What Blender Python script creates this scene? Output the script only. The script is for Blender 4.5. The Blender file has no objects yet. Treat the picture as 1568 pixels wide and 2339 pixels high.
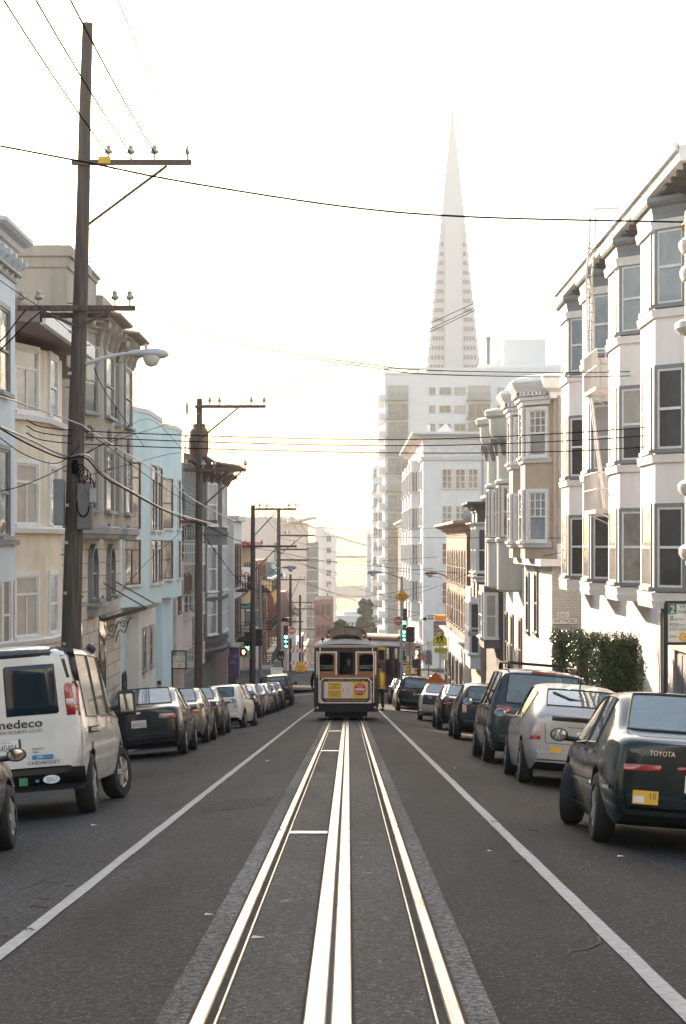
HAZE = 0.0008
import bpy, bmesh, math, random
from mathutils import Vector, Matrix
from mathutils.bvhtree import BVHTree
rnd = random.Random(11)
sc = bpy.context.scene
COL = sc.collection
FOC, CU, CV = 5000.0, 796.0, 1245.0      # focal length and principal point, in units of a 1568 wide frame
V = Vector

def at(u, v, y):
    return V(((u - CU) * y / FOC, y, (CV - v) * y / FOC))

def gz(y):                                  # height of the street's centre line: down to the crossing, flat over it, then down steeply
    if y < 122: return -1.5 - 0.062 * y
    if y < 148:
        t = (y - 122) / 26
        return -9.064 - 0.062 * 26 * (t - t * t / 2)
    if y < 172: return -9.87
    if y < 560: return -9.87 - 0.115 * (y - 172)
    if y < 900: return -54.5 - 0.022 * (y - 560)
    return -62.0

def crown(x):
    return -0.08 * max(0.0, min(abs(x), 5.8) - 1.0)

CURB_L, CURB_R = -5.75, 4.75
def road_z(x, y): return gz(y) + crown(x)
def walk_z(x, y): return gz(y) + crown(5.2) + 0.14

class MB:
    """collects faces for one mesh"""
    def __init__(s): s.v = []; s.f = []; s.mi = []; s.cur = 0
    def add(s, vs, fs):
        n = len(s.v); s.v.extend(V(a) for a in vs)
        for f in fs: s.f.append([n + i for i in f]); s.mi.append(s.cur)
        return s
    def quad(s, a, b, c, d): return s.add([a, b, c, d], [(0, 1, 2, 3)])
    def box(s, x0, x1, y0, y1, z0, z1, m=None):
        vs = [V((x, y, z)) for z in (z0, z1) for y in (y0, y1) for x in (x0, x1)]
        if m is not None: vs = [m @ a for a in vs]
        return s.add(vs, [(0, 2, 3, 1), (4, 5, 7, 6), (0, 1, 5, 4), (2, 6, 7, 3), (0, 4, 6, 2), (1, 3, 7, 5)])
    def prism(s, poly, z0, z1, m=None):
        n = len(poly)
        vs = [V((x, y, z0)) for x, y in poly] + [V((x, y, z1)) for x, y in poly]
        if m is not None: vs = [m @ a for a in vs]
        return s.add(vs, [list(range(n))[::-1], [n + i for i in range(n)]] + [(i, (i + 1) % n, n + (i + 1) % n, n + i) for i in range(n)])
    def obox(s, p, d, n, a0, a1, b0, b1, c0, c1):
        """box in the frame of a wall: a along d, b up, c along the outward normal n"""
        up = V((0, 0, 1))
        vs = [p + d * a + up * b + n * c for c in (c0, c1) for b in (b0, b1) for a in (a0, a1)]
        return s.add(vs, [(0, 2, 3, 1), (4, 5, 7, 6), (0, 1, 5, 4), (2, 6, 7, 3), (0, 4, 6, 2), (1, 3, 7, 5)])
    def oprism(s, p, d, n, poly, c0, c1):
        up = V((0, 0, 1)); k = len(poly)
        vs = [p + d * a + up * b + n * c for c in (c0, c1) for a, b in poly]
        return s.add(vs, [list(range(k))[::-1], [k + i for i in range(k)]] + [(i, (i + 1) % k, k + (i + 1) % k, k + i) for i in range(k)])
    def tube(s, pts, r, n=6, caps=True, squash=None):
        pts = [V(p) for p in pts]; rs = r if isinstance(r, (list, tuple)) else [r] * len(pts)
        rings = []; ref = None
        for i, p in enumerate(pts):
            t = (pts[min(i + 1, len(pts) - 1)] - pts[max(i - 1, 0)])
            if t.length < 1e-9: t = V((0, 0, 1))
            t.normalize()
            if ref is None:
                ref = V((0, 0, 1)) if abs(t.z) < .9 else V((1, 0, 0))
            a = t.cross(ref)
            if a.length < 1e-4: a = t.orthogonal()
            a.normalize(); b = t.cross(a).normalized(); ref = b.cross(t) if False else ref
            rings.append([p + (a * math.cos(q) + b * math.sin(q)) * rs[i] for q in [2 * math.pi * k / n for k in range(n)]])
        fs = []
        for i in range(len(rings) - 1):
            for k in range(n):
                fs.append((i * n + k, i * n + (k + 1) % n, (i + 1) * n + (k + 1) % n, (i + 1) * n + k))
        if caps: fs += [list(range(n))[::-1], [(len(rings) - 1) * n + k for k in range(n)]]
        return s.add([p for r_ in rings for p in r_], fs)
    def lathe(s, prof, c, axis='z', n=16, closed=True):
        """profile of (radius, height) turned about an axis through c"""
        vs = []
        for r, h in prof:
            for k in range(n):
                q = 2 * math.pi * k / n
                a, b = r * math.cos(q), r * math.sin(q)
                vs.append(V(c) + (V((a, b, h)) if axis == 'z' else V((h, a, b)) if axis == 'x' else V((a, h, b))))
        m = len(prof); fs = [(i * n + k, i * n + (k + 1) % n, (i + 1) * n + (k + 1) % n, (i + 1) * n + k) for i in range(m - 1) for k in range(n)]
        if closed: fs += [list(range(n))[::-1], [(m - 1) * n + k for k in range(n)]]
        return s.add(vs, fs)
    def grid(s, rows, close=False):
        n = len(rows[0]); k = len(s.v)
        fs = []
        for i in range(len(rows) - 1):
            for j in range(n if close else n - 1):
                fs.append((i * n + j, i * n + (j + 1) % n, (i + 1) * n + (j + 1) % n, (i + 1) * n + j))
        return s.add([p for r in rows for p in r], fs)
    def text(s, txt, org, xd, yd, h, align='CENTER', w=None, lift=0.0):
        vs, fs, (x0, x1, y0, y1) = text_geo(txt)
        k = h / 0.69
        kx = k if w is None else w / max(1e-6, x1 - x0)
        off = {'CENTER': (x0 + x1) / 2, 'LEFT': x0, 'RIGHT': x1}[align]
        xd = V(xd).normalized(); yd = V(yd).normalized(); nn = xd.cross(yd)
        return s.add([V(org) + xd * (a - off) * kx + yd * b * k + nn * lift for a, b in vs], fs)
    def build(s, name, mat, parent=None, smooth=False, bevel=0, recalc=True):
        """links ONE mesh object; vertices are given in the root's space (world minus the root's place)"""
        off = V((0, 0, 0))
        if parent is not None:
            r = parent
            while r.parent is not None: r = r.parent
            off = V(r.location)
        me = bpy.data.meshes.new(name)
        me.from_pydata([tuple(a - off) for a in s.v], [], s.f)
        mats = mat if isinstance(mat, (list, tuple)) else [mat]
        for m in mats: me.materials.append(m)
        for p, i in zip(me.polygons, s.mi): p.material_index = min(i, len(mats) - 1)
        bm = bmesh.new(); bm.from_mesh(me)
        if recalc: bmesh.ops.recalc_face_normals(bm, faces=bm.faces)
        if bevel:
            bmesh.ops.remove_doubles(bm, verts=bm.verts, dist=1e-5)
            es = [e for e in bm.edges if len(e.link_faces) == 2 and e.calc_face_angle(0) > .6]
            bmesh.ops.bevel(bm, geom=es, offset=bevel, segments=1, affect='EDGES', clamp_overlap=True)
        if smooth:
            for f in bm.faces: f.smooth = True
        bm.to_mesh(me); bm.free()
        if smooth:
            try: me.set_sharp_from_angle(angle=math.radians(40))
            except Exception: pass
        o = bpy.data.objects.new(name, me); COL.objects.link(o)
        if parent is not None: o.parent = parent
        return o

_tx = {}
def text_geo(txt):
    if txt not in _tx:
        cu = bpy.data.curves.new('t', 'FONT'); cu.body = txt; cu.resolution_u = 2
        o = bpy.data.objects.new('t', cu); COL.objects.link(o)
        dg = bpy.context.evaluated_depsgraph_get(); ev = o.evaluated_get(dg); me = ev.to_mesh()
        vs = [(p.co.x, p.co.y) for p in me.vertices]; fs = [list(p.vertices) for p in me.polygons]
        ev.to_mesh_clear(); bpy.data.objects.remove(o); bpy.data.curves.remove(cu)
        xs = [a for a, b in vs] or [0, 1]; ys = [b for a, b in vs] or [0, 1]
        _tx[txt] = (vs, fs, (min(xs), max(xs), min(ys), max(ys)))
    return _tx[txt]

def empty(name, loc=(0, 0, 0), label=None, cat=None, group=None, kind=None):
    o = bpy.data.objects.new(name, None); COL.objects.link(o); o.location = loc; o.empty_display_size = .3
    return tag(o, label, cat, group, kind)
def tag(o, label=None, cat=None, group=None, kind=None):
    for k, v in (('label', label), ('category', cat), ('group', group), ('kind', kind)):
        if v: o[k] = v
    return o
_kids = {}
def copy_tree(o, parent=None):
    c = o.copy(); COL.objects.link(c)
    if parent is not None: c.parent = parent; c.matrix_parent_inverse = o.matrix_parent_inverse.copy()
    for ch in list(o.children): copy_tree(ch, c)
    return c
def recolour(o, old, new):
    for i, sl in enumerate(o.material_slots):
        if sl.material is old: sl.link = 'OBJECT'; sl.material = new
    for ch in o.children: recolour(ch, old, new)

# ---------------------------------------------------------------- materials
_m = {}
def mat(name, col, rough=.6, metal=0., var=.12, scale=3., bump=0., bscale=40., coat=0., spec=.5, stretch=(1, 1, 1), col2=None, rvar=.0, streak=0.0):
    """principled surface with a slow noise in colour and a fine one in bump"""
    if name in _m: return _m[name]
    m = bpy.data.materials.new(name); m.use_nodes = True; nt = m.node_tree; N = nt.nodes; L = nt.links
    b = N['Principled BSDF']; c = (*col, 1) if len(col) == 3 else col
    b.inputs['Roughness'].default_value = rough; b.inputs['Metallic'].default_value = metal
    b.inputs['Specular IOR Level'].default_value = spec
    if coat: b.inputs['Coat Weight'].default_value = coat; b.inputs['Coat Roughness'].default_value = .06
    tc = N.new('ShaderNodeTexCoord'); mp = N.new('ShaderNodeMapping'); mp.inputs['Scale'].default_value = stretch
    L.new(tc.outputs['Object'], mp.inputs['Vector'])
    n1 = N.new('ShaderNodeTexNoise'); n1.inputs['Scale'].default_value = scale; n1.inputs['Detail'].default_value = 6; n1.inputs['Roughness'].default_value = .65
    L.new(mp.outputs['Vector'], n1.inputs['Vector'])
    rp = N.new('ShaderNodeValToRGB'); rp.color_ramp.elements[0].position = .3; rp.color_ramp.elements[1].position = .72
    d = col2 or [x * (1 - 2 * var) for x in col]
    rp.color_ramp.elements[0].color = (*[max(0, x) for x in d[:3]], 1)
    rp.color_ramp.elements[1].color = (*[min(1, x * (1 + var * .5)) for x in col[:3]], 1)
    L.new(n1.outputs['Fac'], rp.inputs['Fac']); out = rp.outputs['Color']
    if streak:                                                  # rain streaks and grime running down a wall
        m3 = N.new('ShaderNodeMapping'); m3.inputs['Scale'].default_value = (1, 1, .10); L.new(tc.outputs['Object'], m3.inputs['Vector'])
        n3 = N.new('ShaderNodeTexNoise'); n3.inputs['Scale'].default_value = 3.2; n3.inputs['Detail'].default_value = 8; n3.inputs['Roughness'].default_value = .7; L.new(m3.outputs['Vector'], n3.inputs['Vector'])
        r3 = N.new('ShaderNodeMapRange'); r3.inputs['From Min'].default_value = .48; r3.inputs['From Max'].default_value = .74; r3.inputs['To Min'].default_value = 1; r3.inputs['To Max'].default_value = 1 - streak; L.new(n3.outputs['Fac'], r3.inputs['Value'])
        x3 = N.new('ShaderNodeMix'); x3.data_type = 'RGBA'; x3.blend_type = 'MULTIPLY'; x3.inputs[0].default_value = 1; L.new(out, x3.inputs[6]); L.new(r3.outputs['Result'], x3.inputs[7]); out = x3.outputs[2]
    L.new(out, b.inputs['Base Color'])
    if rvar:
        ma = N.new('ShaderNodeMapRange'); ma.inputs['To Min'].default_value = max(0.02, rough - rvar); ma.inputs['To Max'].default_value = min(1, rough + rvar)
        L.new(n1.outputs['Fac'], ma.inputs['Value']); L.new(ma.outputs['Result'], b.inputs['Roughness'])
    if bump:
        n2 = N.new('ShaderNodeTexNoise'); n2.inputs['Scale'].default_value = bscale; n2.inputs['Detail'].default_value = 4
        L.new(mp.outputs['Vector'], n2.inputs['Vector'])
        bu = N.new('ShaderNodeBump'); bu.inputs['Strength'].default_value = bump; bu.inputs['Distance'].default_value = .02
        L.new(n2.outputs['Fac'], bu.inputs['Height']); L.new(bu.outputs['Normal'], b.inputs['Normal'])
    _m[name] = m; return m

def glow(name, col, strength):
    if name in _m: return _m[name]
    m = bpy.data.materials.new(name); m.use_nodes = True; b = m.node_tree.nodes['Principled BSDF']
    b.inputs['Base Color'].default_value = (*[c * .4 for c in col], 1)
    b.inputs['Emission Color'].default_value = (*col, 1); b.inputs['Emission Strength'].default_value = strength
    _m[name] = m; return m

def wall_mat(name, col, kind='brick', mortar=None, w=.22, h=.075, rough=.8, var=.12):
    """brick, ashlar stone or horizontal boards on walls that stand along x or y"""
    if name in _m: return _m[name]
    m = bpy.data.materials.new(name); m.use_nodes = True; nt = m.node_tree; N = nt.nodes; L = nt.links
    b = N['Principled BSDF']; b.inputs['Roughness'].default_value = rough
    tc = N.new('ShaderNodeTexCoord'); sp = N.new('ShaderNodeSeparateXYZ'); cb = N.new('ShaderNodeCombineXYZ'); ad = N.new('ShaderNodeMath')
    L.new(tc.outputs['Object'], sp.inputs[0]); L.new(sp.outputs[0], ad.inputs[0]); L.new(sp.outputs[1], ad.inputs[1])
    L.new(ad.outputs[0], cb.inputs[0]); L.new(sp.outputs[2], cb.inputs[1])
    br = N.new('ShaderNodeTexBrick'); br.inputs['Scale'].default_value = 1
    br.inputs['Brick Width'].default_value = w if kind != 'board' else 60; br.inputs['Row Height'].default_value = h
    br.inputs['Mortar Size'].default_value = .011 if kind != 'ashlar' else .014
    br.inputs['Color1'].default_value = (*col, 1); br.inputs['Color2'].default_value = (*[c * (1 - 1.6 * var) for c in col], 1)
    br.inputs['Mortar'].default_value = (*(mortar or [c * .55 for c in col]), 1)
    L.new(cb.outputs[0], br.inputs['Vector'])
    n = N.new('ShaderNodeTexNoise'); n.inputs['Scale'].default_value = 1.2; n.inputs['Detail'].default_value = 7
    L.new(tc.outputs['Object'], n.inputs['Vector'])
    mr = N.new('ShaderNodeMapRange'); mr.inputs['To Min'].default_value = .7; mr.inputs['To Max'].default_value = 1.15; L.new(n.outputs['Fac'], mr.inputs['Value'])
    mx = N.new('ShaderNodeMix'); mx.data_type = 'RGBA'; mx.blend_type = 'MULTIPLY'; mx.inputs[0].default_value = 1
    L.new(br.outputs['Color'], mx.inputs[6]); L.new(mr.outputs['Result'], mx.inputs[7]); L.new(mx.outputs[2], b.inputs['Base Color'])
    bu = N.new('ShaderNodeBump'); bu.inputs['Strength'].default_value = .6; bu.inputs['Distance'].default_value = .02; bu.invert = True
    L.new(br.outputs['Fac'], bu.inputs['Height']); L.new(bu.outputs['Normal'], b.inputs['Normal'])
    _m[name] = m; return m

def pane_mat(name, low, high, rough=.03, tilt=.02):
    """window glass in front of a blind, a curtain or a dark room, or with sky reflection painted in: glossy coat over a patchy dull ground"""
    if name in _m: return _m[name]
    m = mat(name, high, rough=.35, var=.0, scale=1.7, col2=low)
    N = m.node_tree.nodes; L = m.node_tree.links; b = N['Principled BSDF']
    b.inputs['Coat Weight'].default_value = 1; b.inputs['Coat Roughness'].default_value = rough; b.inputs['Coat IOR'].default_value = 1.55
    n2 = N.new('ShaderNodeTexNoise'); n2.inputs['Scale'].default_value = 1.1; n2.inputs['Detail'].default_value = 1
    tc = N.new('ShaderNodeTexCoord'); L.new(tc.outputs['Object'], n2.inputs['Vector'])
    bu = N.new('ShaderNodeBump'); bu.inputs['Strength'].default_value = .25; bu.inputs['Distance'].default_value = .05
    L.new(n2.outputs['Fac'], bu.inputs['Height']); L.new(bu.outputs['Normal'], b.inputs['Coat Normal'])
    return m
# ================================================================ camera, light, air
cam = bpy.data.cameras.new('camera'); co = bpy.data.objects.new('camera', cam); COL.objects.link(co)
co.location = (0, 0, 0); co.rotation_euler = (math.radians(90), 0, 0)
cam.sensor_fit = 'HORIZONTAL'; cam.sensor_width = 36; cam.lens = 36 * FOC / 1568
cam.shift_x = (784 - CU) / 1568; cam.shift_y = (CV - 1169.5) / 1568
cam.clip_start = .5; cam.clip_end = 30000
sc.camera = co

SUN_AZ, SUN_EL = math.radians(-19.0), math.radians(13.5)      # left of the street's axis, low
wd = bpy.data.worlds.new('World'); sc.world = wd; wd.use_nodes = True
wn = wd.node_tree; bg = wn.nodes['Background']; sky = wn.nodes.new('ShaderNodeTexSky'); sky.sky_type = 'NISHITA'
sky.sun_disc = False; sky.sun_elevation = SUN_EL; sky.sun_rotation = SUN_AZ
sky.air_density = 1.0; sky.dust_density = .8; sky.ozone_density = .0; sky.altitude = 0
wn.links.new(sky.outputs[0], bg.inputs['Color']); bg.inputs['Strength'].default_value = .15
sl = bpy.data.lights.new('sun', 'SUN'); sl.energy = 5.0; sl.angle = math.radians(.5); sl.color = (1, .87, .72)
so = bpy.data.objects.new('sun', sl); COL.objects.link(so)
sd = V((math.sin(SUN_AZ) * math.cos(SUN_EL), math.cos(SUN_AZ) * math.cos(SUN_EL), math.sin(SUN_EL)))
so.rotation_euler = sd.to_track_quat('Z', 'Y').to_euler(); so.location = sd * 50
vs_ = sc.view_settings; vs_.view_transform = 'Standard'; vs_.look = 'None'; vs_.exposure = 2.45; vs_.use_white_balance = True; vs_.white_balance_temperature = 7350; vs_.white_balance_tint = 14; vs_.gamma = 1; vs_.use_curve_mapping = False
sc.cycles.use_denoising = True
sc.cycles.volume_bounces = 0; sc.cycles.max_bounces = 6; sc.cycles.diffuse_bounces = 3; sc.cycles.glossy_bounces = 3
sc.cycles.transmission_bounces = 3; sc.cycles.transparent_max_bounces = 6; sc.cycles.sample_clamp_indirect = 4
sc.cycles.caustics_reflective = False; sc.cycles.caustics_refractive = False

hz = bpy.data.materials.new('haze_air'); hz.use_nodes = True; hn = hz.node_tree
hn.nodes.remove(hn.nodes['Principled BSDF'])
pv = hn.nodes.new('ShaderNodeVolumePrincipled'); pv.inputs['Color'].default_value = (.275, .285, .30, 1); pv.inputs['Density'].default_value = HAZE
pv.inputs['Anisotropy'].default_value = .2
hn.links.new(pv.outputs[0], [n for n in hn.nodes if n.type == 'OUTPUT_MATERIAL'][0].inputs['Volume'])
tag(MB().box(-2600, 2600, -700, 2900, -66, 215).build('haze', hz), kind='stuff')

# ================================================================ ground, road, pavements
def strip(name, x0, x1, y0, y1, m, dz, kind='structure', zf=road_z, parent=None, step=3.0, wob=0.0):
    b = MB(); xs = sorted({x0, x1} | {x for x in (-5.2, -4, -2.5, -1.0, 1.0, 2.5, 4) if x0 < x < x1})
    n = max(1, int((y1 - y0) / step)); rows = []
    for i in range(n + 1):
        y = y0 + (y1 - y0) * i / n
        w = [(x + (rnd.uniform(-wob, wob) if wob and x in (x0, x1) else 0)) for x in xs]
        rows.append([V((x, y, zf(x, y) + dz)) for x in w])
    b.grid(rows)
    return tag(b.build(name, m, parent, smooth=True), kind=kind) if parent is None else b.build(name, m, parent, smooth=True)

def asphalt(name, base, agg, seam, speck, rough=.8, wear=0.0):
    m = bpy.data.materials.new(name); m.use_nodes = True; nt = m.node_tree; N = nt.nodes; L = nt.links; b = N['Principled BSDF']
    tc = N.new('ShaderNodeTexCoord')
    def noise(s, det=5, st=(1, 1, 1), r=.6):
        mp = N.new('ShaderNodeMapping'); mp.inputs['Scale'].default_value = st; L.new(tc.outputs['Object'], mp.inputs['Vector'])
        n = N.new('ShaderNodeTexNoise'); n.inputs['Scale'].default_value = s; n.inputs['Detail'].default_value = det; n.inputs['Roughness'].default_value = r
        L.new(mp.outputs['Vector'], n.inputs['Vector']); return n.outputs['Fac']
    def ramp(f, p0, p1, c0, c1):
        r = N.new('ShaderNodeValToRGB'); e = r.color_ramp.elements; e[0].position = p0; e[1].position = p1; e[0].color = (*c0, 1); e[1].color = (*c1, 1); L.new(f, r.inputs['Fac']); return r.outputs['Color']
    def mix(a, c, f, mode='MIX'):
        x = N.new('ShaderNodeMix'); x.data_type = 'RGBA'; x.blend_type = mode
        if isinstance(f, float): x.inputs[0].default_value = f
        else: L.new(f, x.inputs[0])
        L.new(a, x.inputs[6]); L.new(c, x.inputs[7]); return x.outputs[2]
    col = ramp(noise(.35, 5, (1, .3, 1)), .3, .7, [c * .62 for c in base], [c * 1.3 for c in base])
    grit = ramp(noise(95, 3), .38, .62, (.35, .35, .35), (1.7, 1.7, 1.7))
    col = mix(col, grit, 1.0, 'MULTIPLY')
    col = mix(col, ramp(noise(26, 4, (1, .6, 1), .8), .40, .62, (.30, .30, .30), (1.75, 1.75, 1.75)), 1.0, 'MULTIPLY')
    col = mix(col, ramp(noise(.9, 6, (1.0, .045, 1), .6), .40, .62, (1.16, 1.16, 1.16), (.80, .80, .80)), 1.0, 'MULTIPLY')
    vo = N.new('ShaderNodeTexVoronoi'); vo.inputs['Scale'].default_value = speck; L.new(tc.outputs['Object'], vo.inputs['Vector'])
    spots = ramp(vo.outputs['Distance'], .14, .30, (1, 1, 1), (0, 0, 0))
    pick = ramp(vo.outputs['Color'], .62, .72, (0, 0, 0), (1, 1, 1))
    sm = mix(spots, pick, 1.0, 'MULTIPLY')
    ag = N.new('ShaderNodeRGB'); ag.outputs[0].default_value = (*agg, 1)
    col = mix(col, ag.outputs[0], sm)
    oil = ramp(noise(1.1, 4, (1, .12, 1)), .50, .72, (1, 1, 1), (seam * .85, seam * .85, seam * .85))
    col = mix(col, oil, 1.0, 'MULTIPLY')
    if wear:                                                    # pale scuffs and drips
        ws = ramp(noise(7, 8, (1, .35, 1), .75), .60, .72, (0, 0, 0), (wear, wear, wear))
        lt = N.new('ShaderNodeRGB'); lt.outputs[0].default_value = (.34, .33, .31, 1)
        col = mix(col, lt.outputs[0], ws)
    L.new(col, b.inputs['Base Color']); b.inputs['Roughness'].default_value = rough; b.inputs['Specular IOR Level'].default_value = .12
    bu = N.new('ShaderNodeBump'); bu.inputs['Strength'].default_value = .5; bu.inputs['Distance'].default_value = .012
    L.new(noise(70, 4), bu.inputs['Height']); L.new(bu.outputs['Normal'], b.inputs['Normal'])
    return m

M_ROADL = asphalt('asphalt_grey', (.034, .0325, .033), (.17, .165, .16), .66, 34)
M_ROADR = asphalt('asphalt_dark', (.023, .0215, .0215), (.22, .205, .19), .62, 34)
M_CONC = asphalt('track_concrete', (.043, .041, .039), (.24, .23, .22), .58, 34, rough=.75, wear=.55)
M_CONCL = asphalt('edge_concrete', (.105, .100, .096), (.24, .23, .22), .75, 36, rough=.8, wear=.35)
M_WALK = mat('pavement_concrete', (.24, .23, .215), .85, var=.15, scale=1.5, bump=.2)
M_EARTH = mat('town_ground', (.22, .21, .195), .95, var=.25, scale=.05)
M_PAINT = mat('road_paint', (.31, .298, .29), .65, var=.24, scale=14, bump=.25, bscale=60)
M_RAIL = mat('worn_steel', (.40, .38, .365), .30, metal=1, var=.30, scale=3, stretch=(9, .22, 1), bump=.06, bscale=30, rvar=.1)
M_RAILD = mat('dull_steel', (.060, .055, .051), .9, metal=.0, spec=.05, var=.25, scale=8, stretch=(1, .2, 1))
M_BLACK = mat('slot_dark', (.012, .011, .010), .9, var=.0)

b = MB(); rows = []
for y in [-650, -400, -250, -120, -60, 0, 40, 80, 122, 130, 138, 148, 172, 260, 400, 560, 700, 900, 1300, 1760]:
    rows.append([V((x, y, (gz(y) if y > -1 else -1.5 - .075 * y + .00004 * y * y) - .62)) for x in (-2500, -600, -120, -20, 20, 120, 600, 2500)])
b.grid(rows); tag(b.build('ground', M_EARTH), kind='structure')
M_SEA = mat('bay_water', (.05, .08, .09), .22, var=.1, scale=.01, bump=.35, bscale=.05)
tag(MB().quad((-2590, 1700, -63.2), (2590, 1700, -63.2), (2590, 2890, -63.2), (-2590, 2890, -63.2)).build('water', M_SEA), kind='structure')

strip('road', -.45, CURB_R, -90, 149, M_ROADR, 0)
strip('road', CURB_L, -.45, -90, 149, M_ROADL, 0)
tag(MB().quad((-110, 149, -9.87), (110, 149, -9.87), (110, 172, -9.87), (-110, 172, -9.87)).build('cross_street', M_ROADL), kind='structure')
strip('road', -5.2, 4.6, 172, 420, M_ROADL, .0, zf=lambda x, y: gz(y))
for nm, x0, x1, s in (('pavement', -8.9, CURB_L, -1), ('pavement', CURB_R, 8.0, 1)):
    b = MB(); k = x1 if s < 0 else x0
    ys = [-12 + 4 * i for i in range(40)] + [148.5]
    for i in range(len(ys) - 1):
        a, c = ys[i], ys[i + 1]
        for (xa, xb) in ((x0, x1),):
            za, zc = walk_z(0, a), walk_z(0, c); ga, gc = za - .6, zc - .6
            b.add([(xa, a, za), (xb, a, za), (xb, c, zc), (xa, c, zc)], [(0, 1, 2, 3)])
            b.add([(k, a, ga), (k, a, za), (k, c, zc), (k, c, gc)], [(0, 1, 2, 3)])
    b.add([(x0, 148.5, walk_z(0, 148.5)), (x1, 148.5, walk_z(0, 148.5)), (x1, 148.5, -10.4), (x0, 148.5, -10.4)], [(0, 1, 2, 3)])
    tag(b.build(nm, M_WALK), kind='structure')
tag(MB().box(-60, -5.4, 172.4, 178, -10.4, -9.73).box(4.9, 60, 172.4, 178, -10.4, -9.73).build('far_pavement', M_WALK), kind='structure')

# the cable car track
trk = empty('cable_car_track', (-.09, 0, gz(0)), 'polished steel rails and slot set in worn concrete down the middle of the street', 'track')
def tstrip(name, x0, x1, m, dz, z1=None, y0=-8, y1=190, wob=0.0, step=2.0):
    """a bar with sides, following the street"""
    b = MB(); n = int((y1 - y0) / step); rows = []
    for i in range(n + 1):
        y = y0 + (y1 - y0) * i / n; z = gz(y)
        a, c = x0 + rnd.uniform(-wob, wob), x1 + rnd.uniform(-wob, wob); e = min(.006, (x1 - x0) * .2)
        if z1 is None: rows.append([V((a, y, z + dz)), V((c, y, z + dz))])
        else: rows.append([V((a, y, z + dz)), V((a, y, z + z1 - e)), V((a + e, y, z + z1)), V((c - e, y, z + z1)), V((c, y, z + z1 - e)), V((c, y, z + dz))])
    b.grid(rows); return b.build(name, m, trk)
tstrip('concrete_bed', -.845, .66, M_CONCL, .006, wob=.004, step=.5)
tstrip('concrete_bed', -.575, -.20, M_CONC, .010, wob=.006, step=1.0)
tstrip('concrete_bed', .018, .385, M_CONC, .010, wob=.006, step=1.0)
tstrip('flangeway', -.700, -.566, M_RAILD, .011)
tstrip('flangeway', .372, .520, M_RAILD, .011)
tstrip('rail', -.690, -.624, M_RAIL, .0, .019)
tstrip('rail', .440, .507, M_RAIL, .0, .019)
tstrip('guard_rail', -.585, -.572, M_RAIL, .0, .017)
tstrip('guard_rail', .380, .394, M_RAIL, .0, .017)
tstrip('slot', -.204, .024, M_BLACK, .0125)
tstrip('slot_plate', -.196, -.099, M_RAIL, .0, .020)
tstrip('slot_plate', -.076, .016, M_RAIL, .0, .020)
M_RUST = mat('rail_rust', (.075, .045, .03), .9, var=.3, scale=6, spec=.1)
for xa, xb in ((-.706, -.690), (-.624, -.614), (.430, .440), (.507, .523), (-.210, -.196), (.016, .030), (-.592, -.585), (.394, .402)): tstrip('rail_edge', xa, xb, M_RUST, .0125, wob=.002)
M_SEAM = mat('joint_tar', (.035, .032, .03), .9, var=.2)
jb = MB(); y = 7.5
while y < 84:                                                    # cast joints across the bed, each crooked in its own way
    for xa, xb in ((-.57, -.205), (.03, .375)):
        if rnd.random() < .8:
            k = 7; t = rnd.uniform(.006, .014); off = rnd.uniform(-.15, .15); pts = [(xa + (xb - xa) * i / k, y + off + rnd.uniform(-.02, .02)) for i in range(k + 1)]
            jb.grid([[V((px, py, gz(py) + .0145)) for px, py in pts], [V((px, py + t, gz(py + t) + .0145)) for px, py in pts]])
    y += rnd.uniform(1.5, 2.6)
jb.build('joint', M_SEAM, trk)
for (yy, xa, xb) in ((21.2, -.574, -.204), (46, -.574, -.204), (64, -.574, -.204)):
    MB().box(xa, xb, yy, yy + .16, gz(yy) - .01, gz(yy) + .022).build('cross_bar', M_RAIL, trk)

def paint_line(name, pts, w, dz=.008, wob=.006, step=.8):
    b = MB(); rows = []
    P = [V((p[0], p[1], 0)) for p in pts]
    for a, c in zip(P, P[1:]):
        n = max(1, int((c - a).length / step)); d = (c - a).normalized(); s = V((d.y, -d.x, 0))
        for i in range(n + (c is P[-1])):
            p = a.lerp(c, i / n)
            l, r = p - s * (w / 2 + rnd.uniform(-wob, wob)), p + s * (w / 2 + rnd.uniform(-wob, wob))
            rows.append([V((q.x, q.y, road_z(q.x, q.y) + dz)) for q in (l, r)])
    b.grid(rows); return tag(b.build(name, M_PAINT), kind='structure')
paint_line('lane_line', [(-2.0, -6), (-2.0, 30), (-1.97, 90), (-1.9, 118), (-1.75, 126), (-1.5, 134)], .105)
paint_line('lane_line', [(1.57, -6), (1.58, 40), (1.60, 110), (1.62, 125)], .115)
for (x0, x1, y, w) in ((.95, 2.15, 77.5, .12), (1.6, 2.4, 104, .12), (-2.9, -2.2, 108, .12), (-2.6, -1.0, 100, .14), (-3.2, -2.3, 121, .13), (.9, 2.4, 119, .14)):
    paint_line('parking_tick', [(x0, y), (x1, y + .05)], w)
for y0, y1 in ((146.3, 146.9), (157.8, 158.3)):
    paint_line('crosswalk_line', [(-5.5, y0), (4.6, y1)], .38, step=3)
for dy in (0, .55, 1.1, 1.6):                                   # the other line's rails curve across the crossing
    b = MB(); rows = []
    for i in range(20):
        t = i / 19; x = -7 + 7.2 * t; yy = 152.5 - 2.6 * t * t + dy
        rows.append([V((x, yy, -9.855)), V((x, yy + .11, -9.855))])
    tag(b.grid(rows).build('cross_track_rail', M_RAIL), kind='structure')

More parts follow.
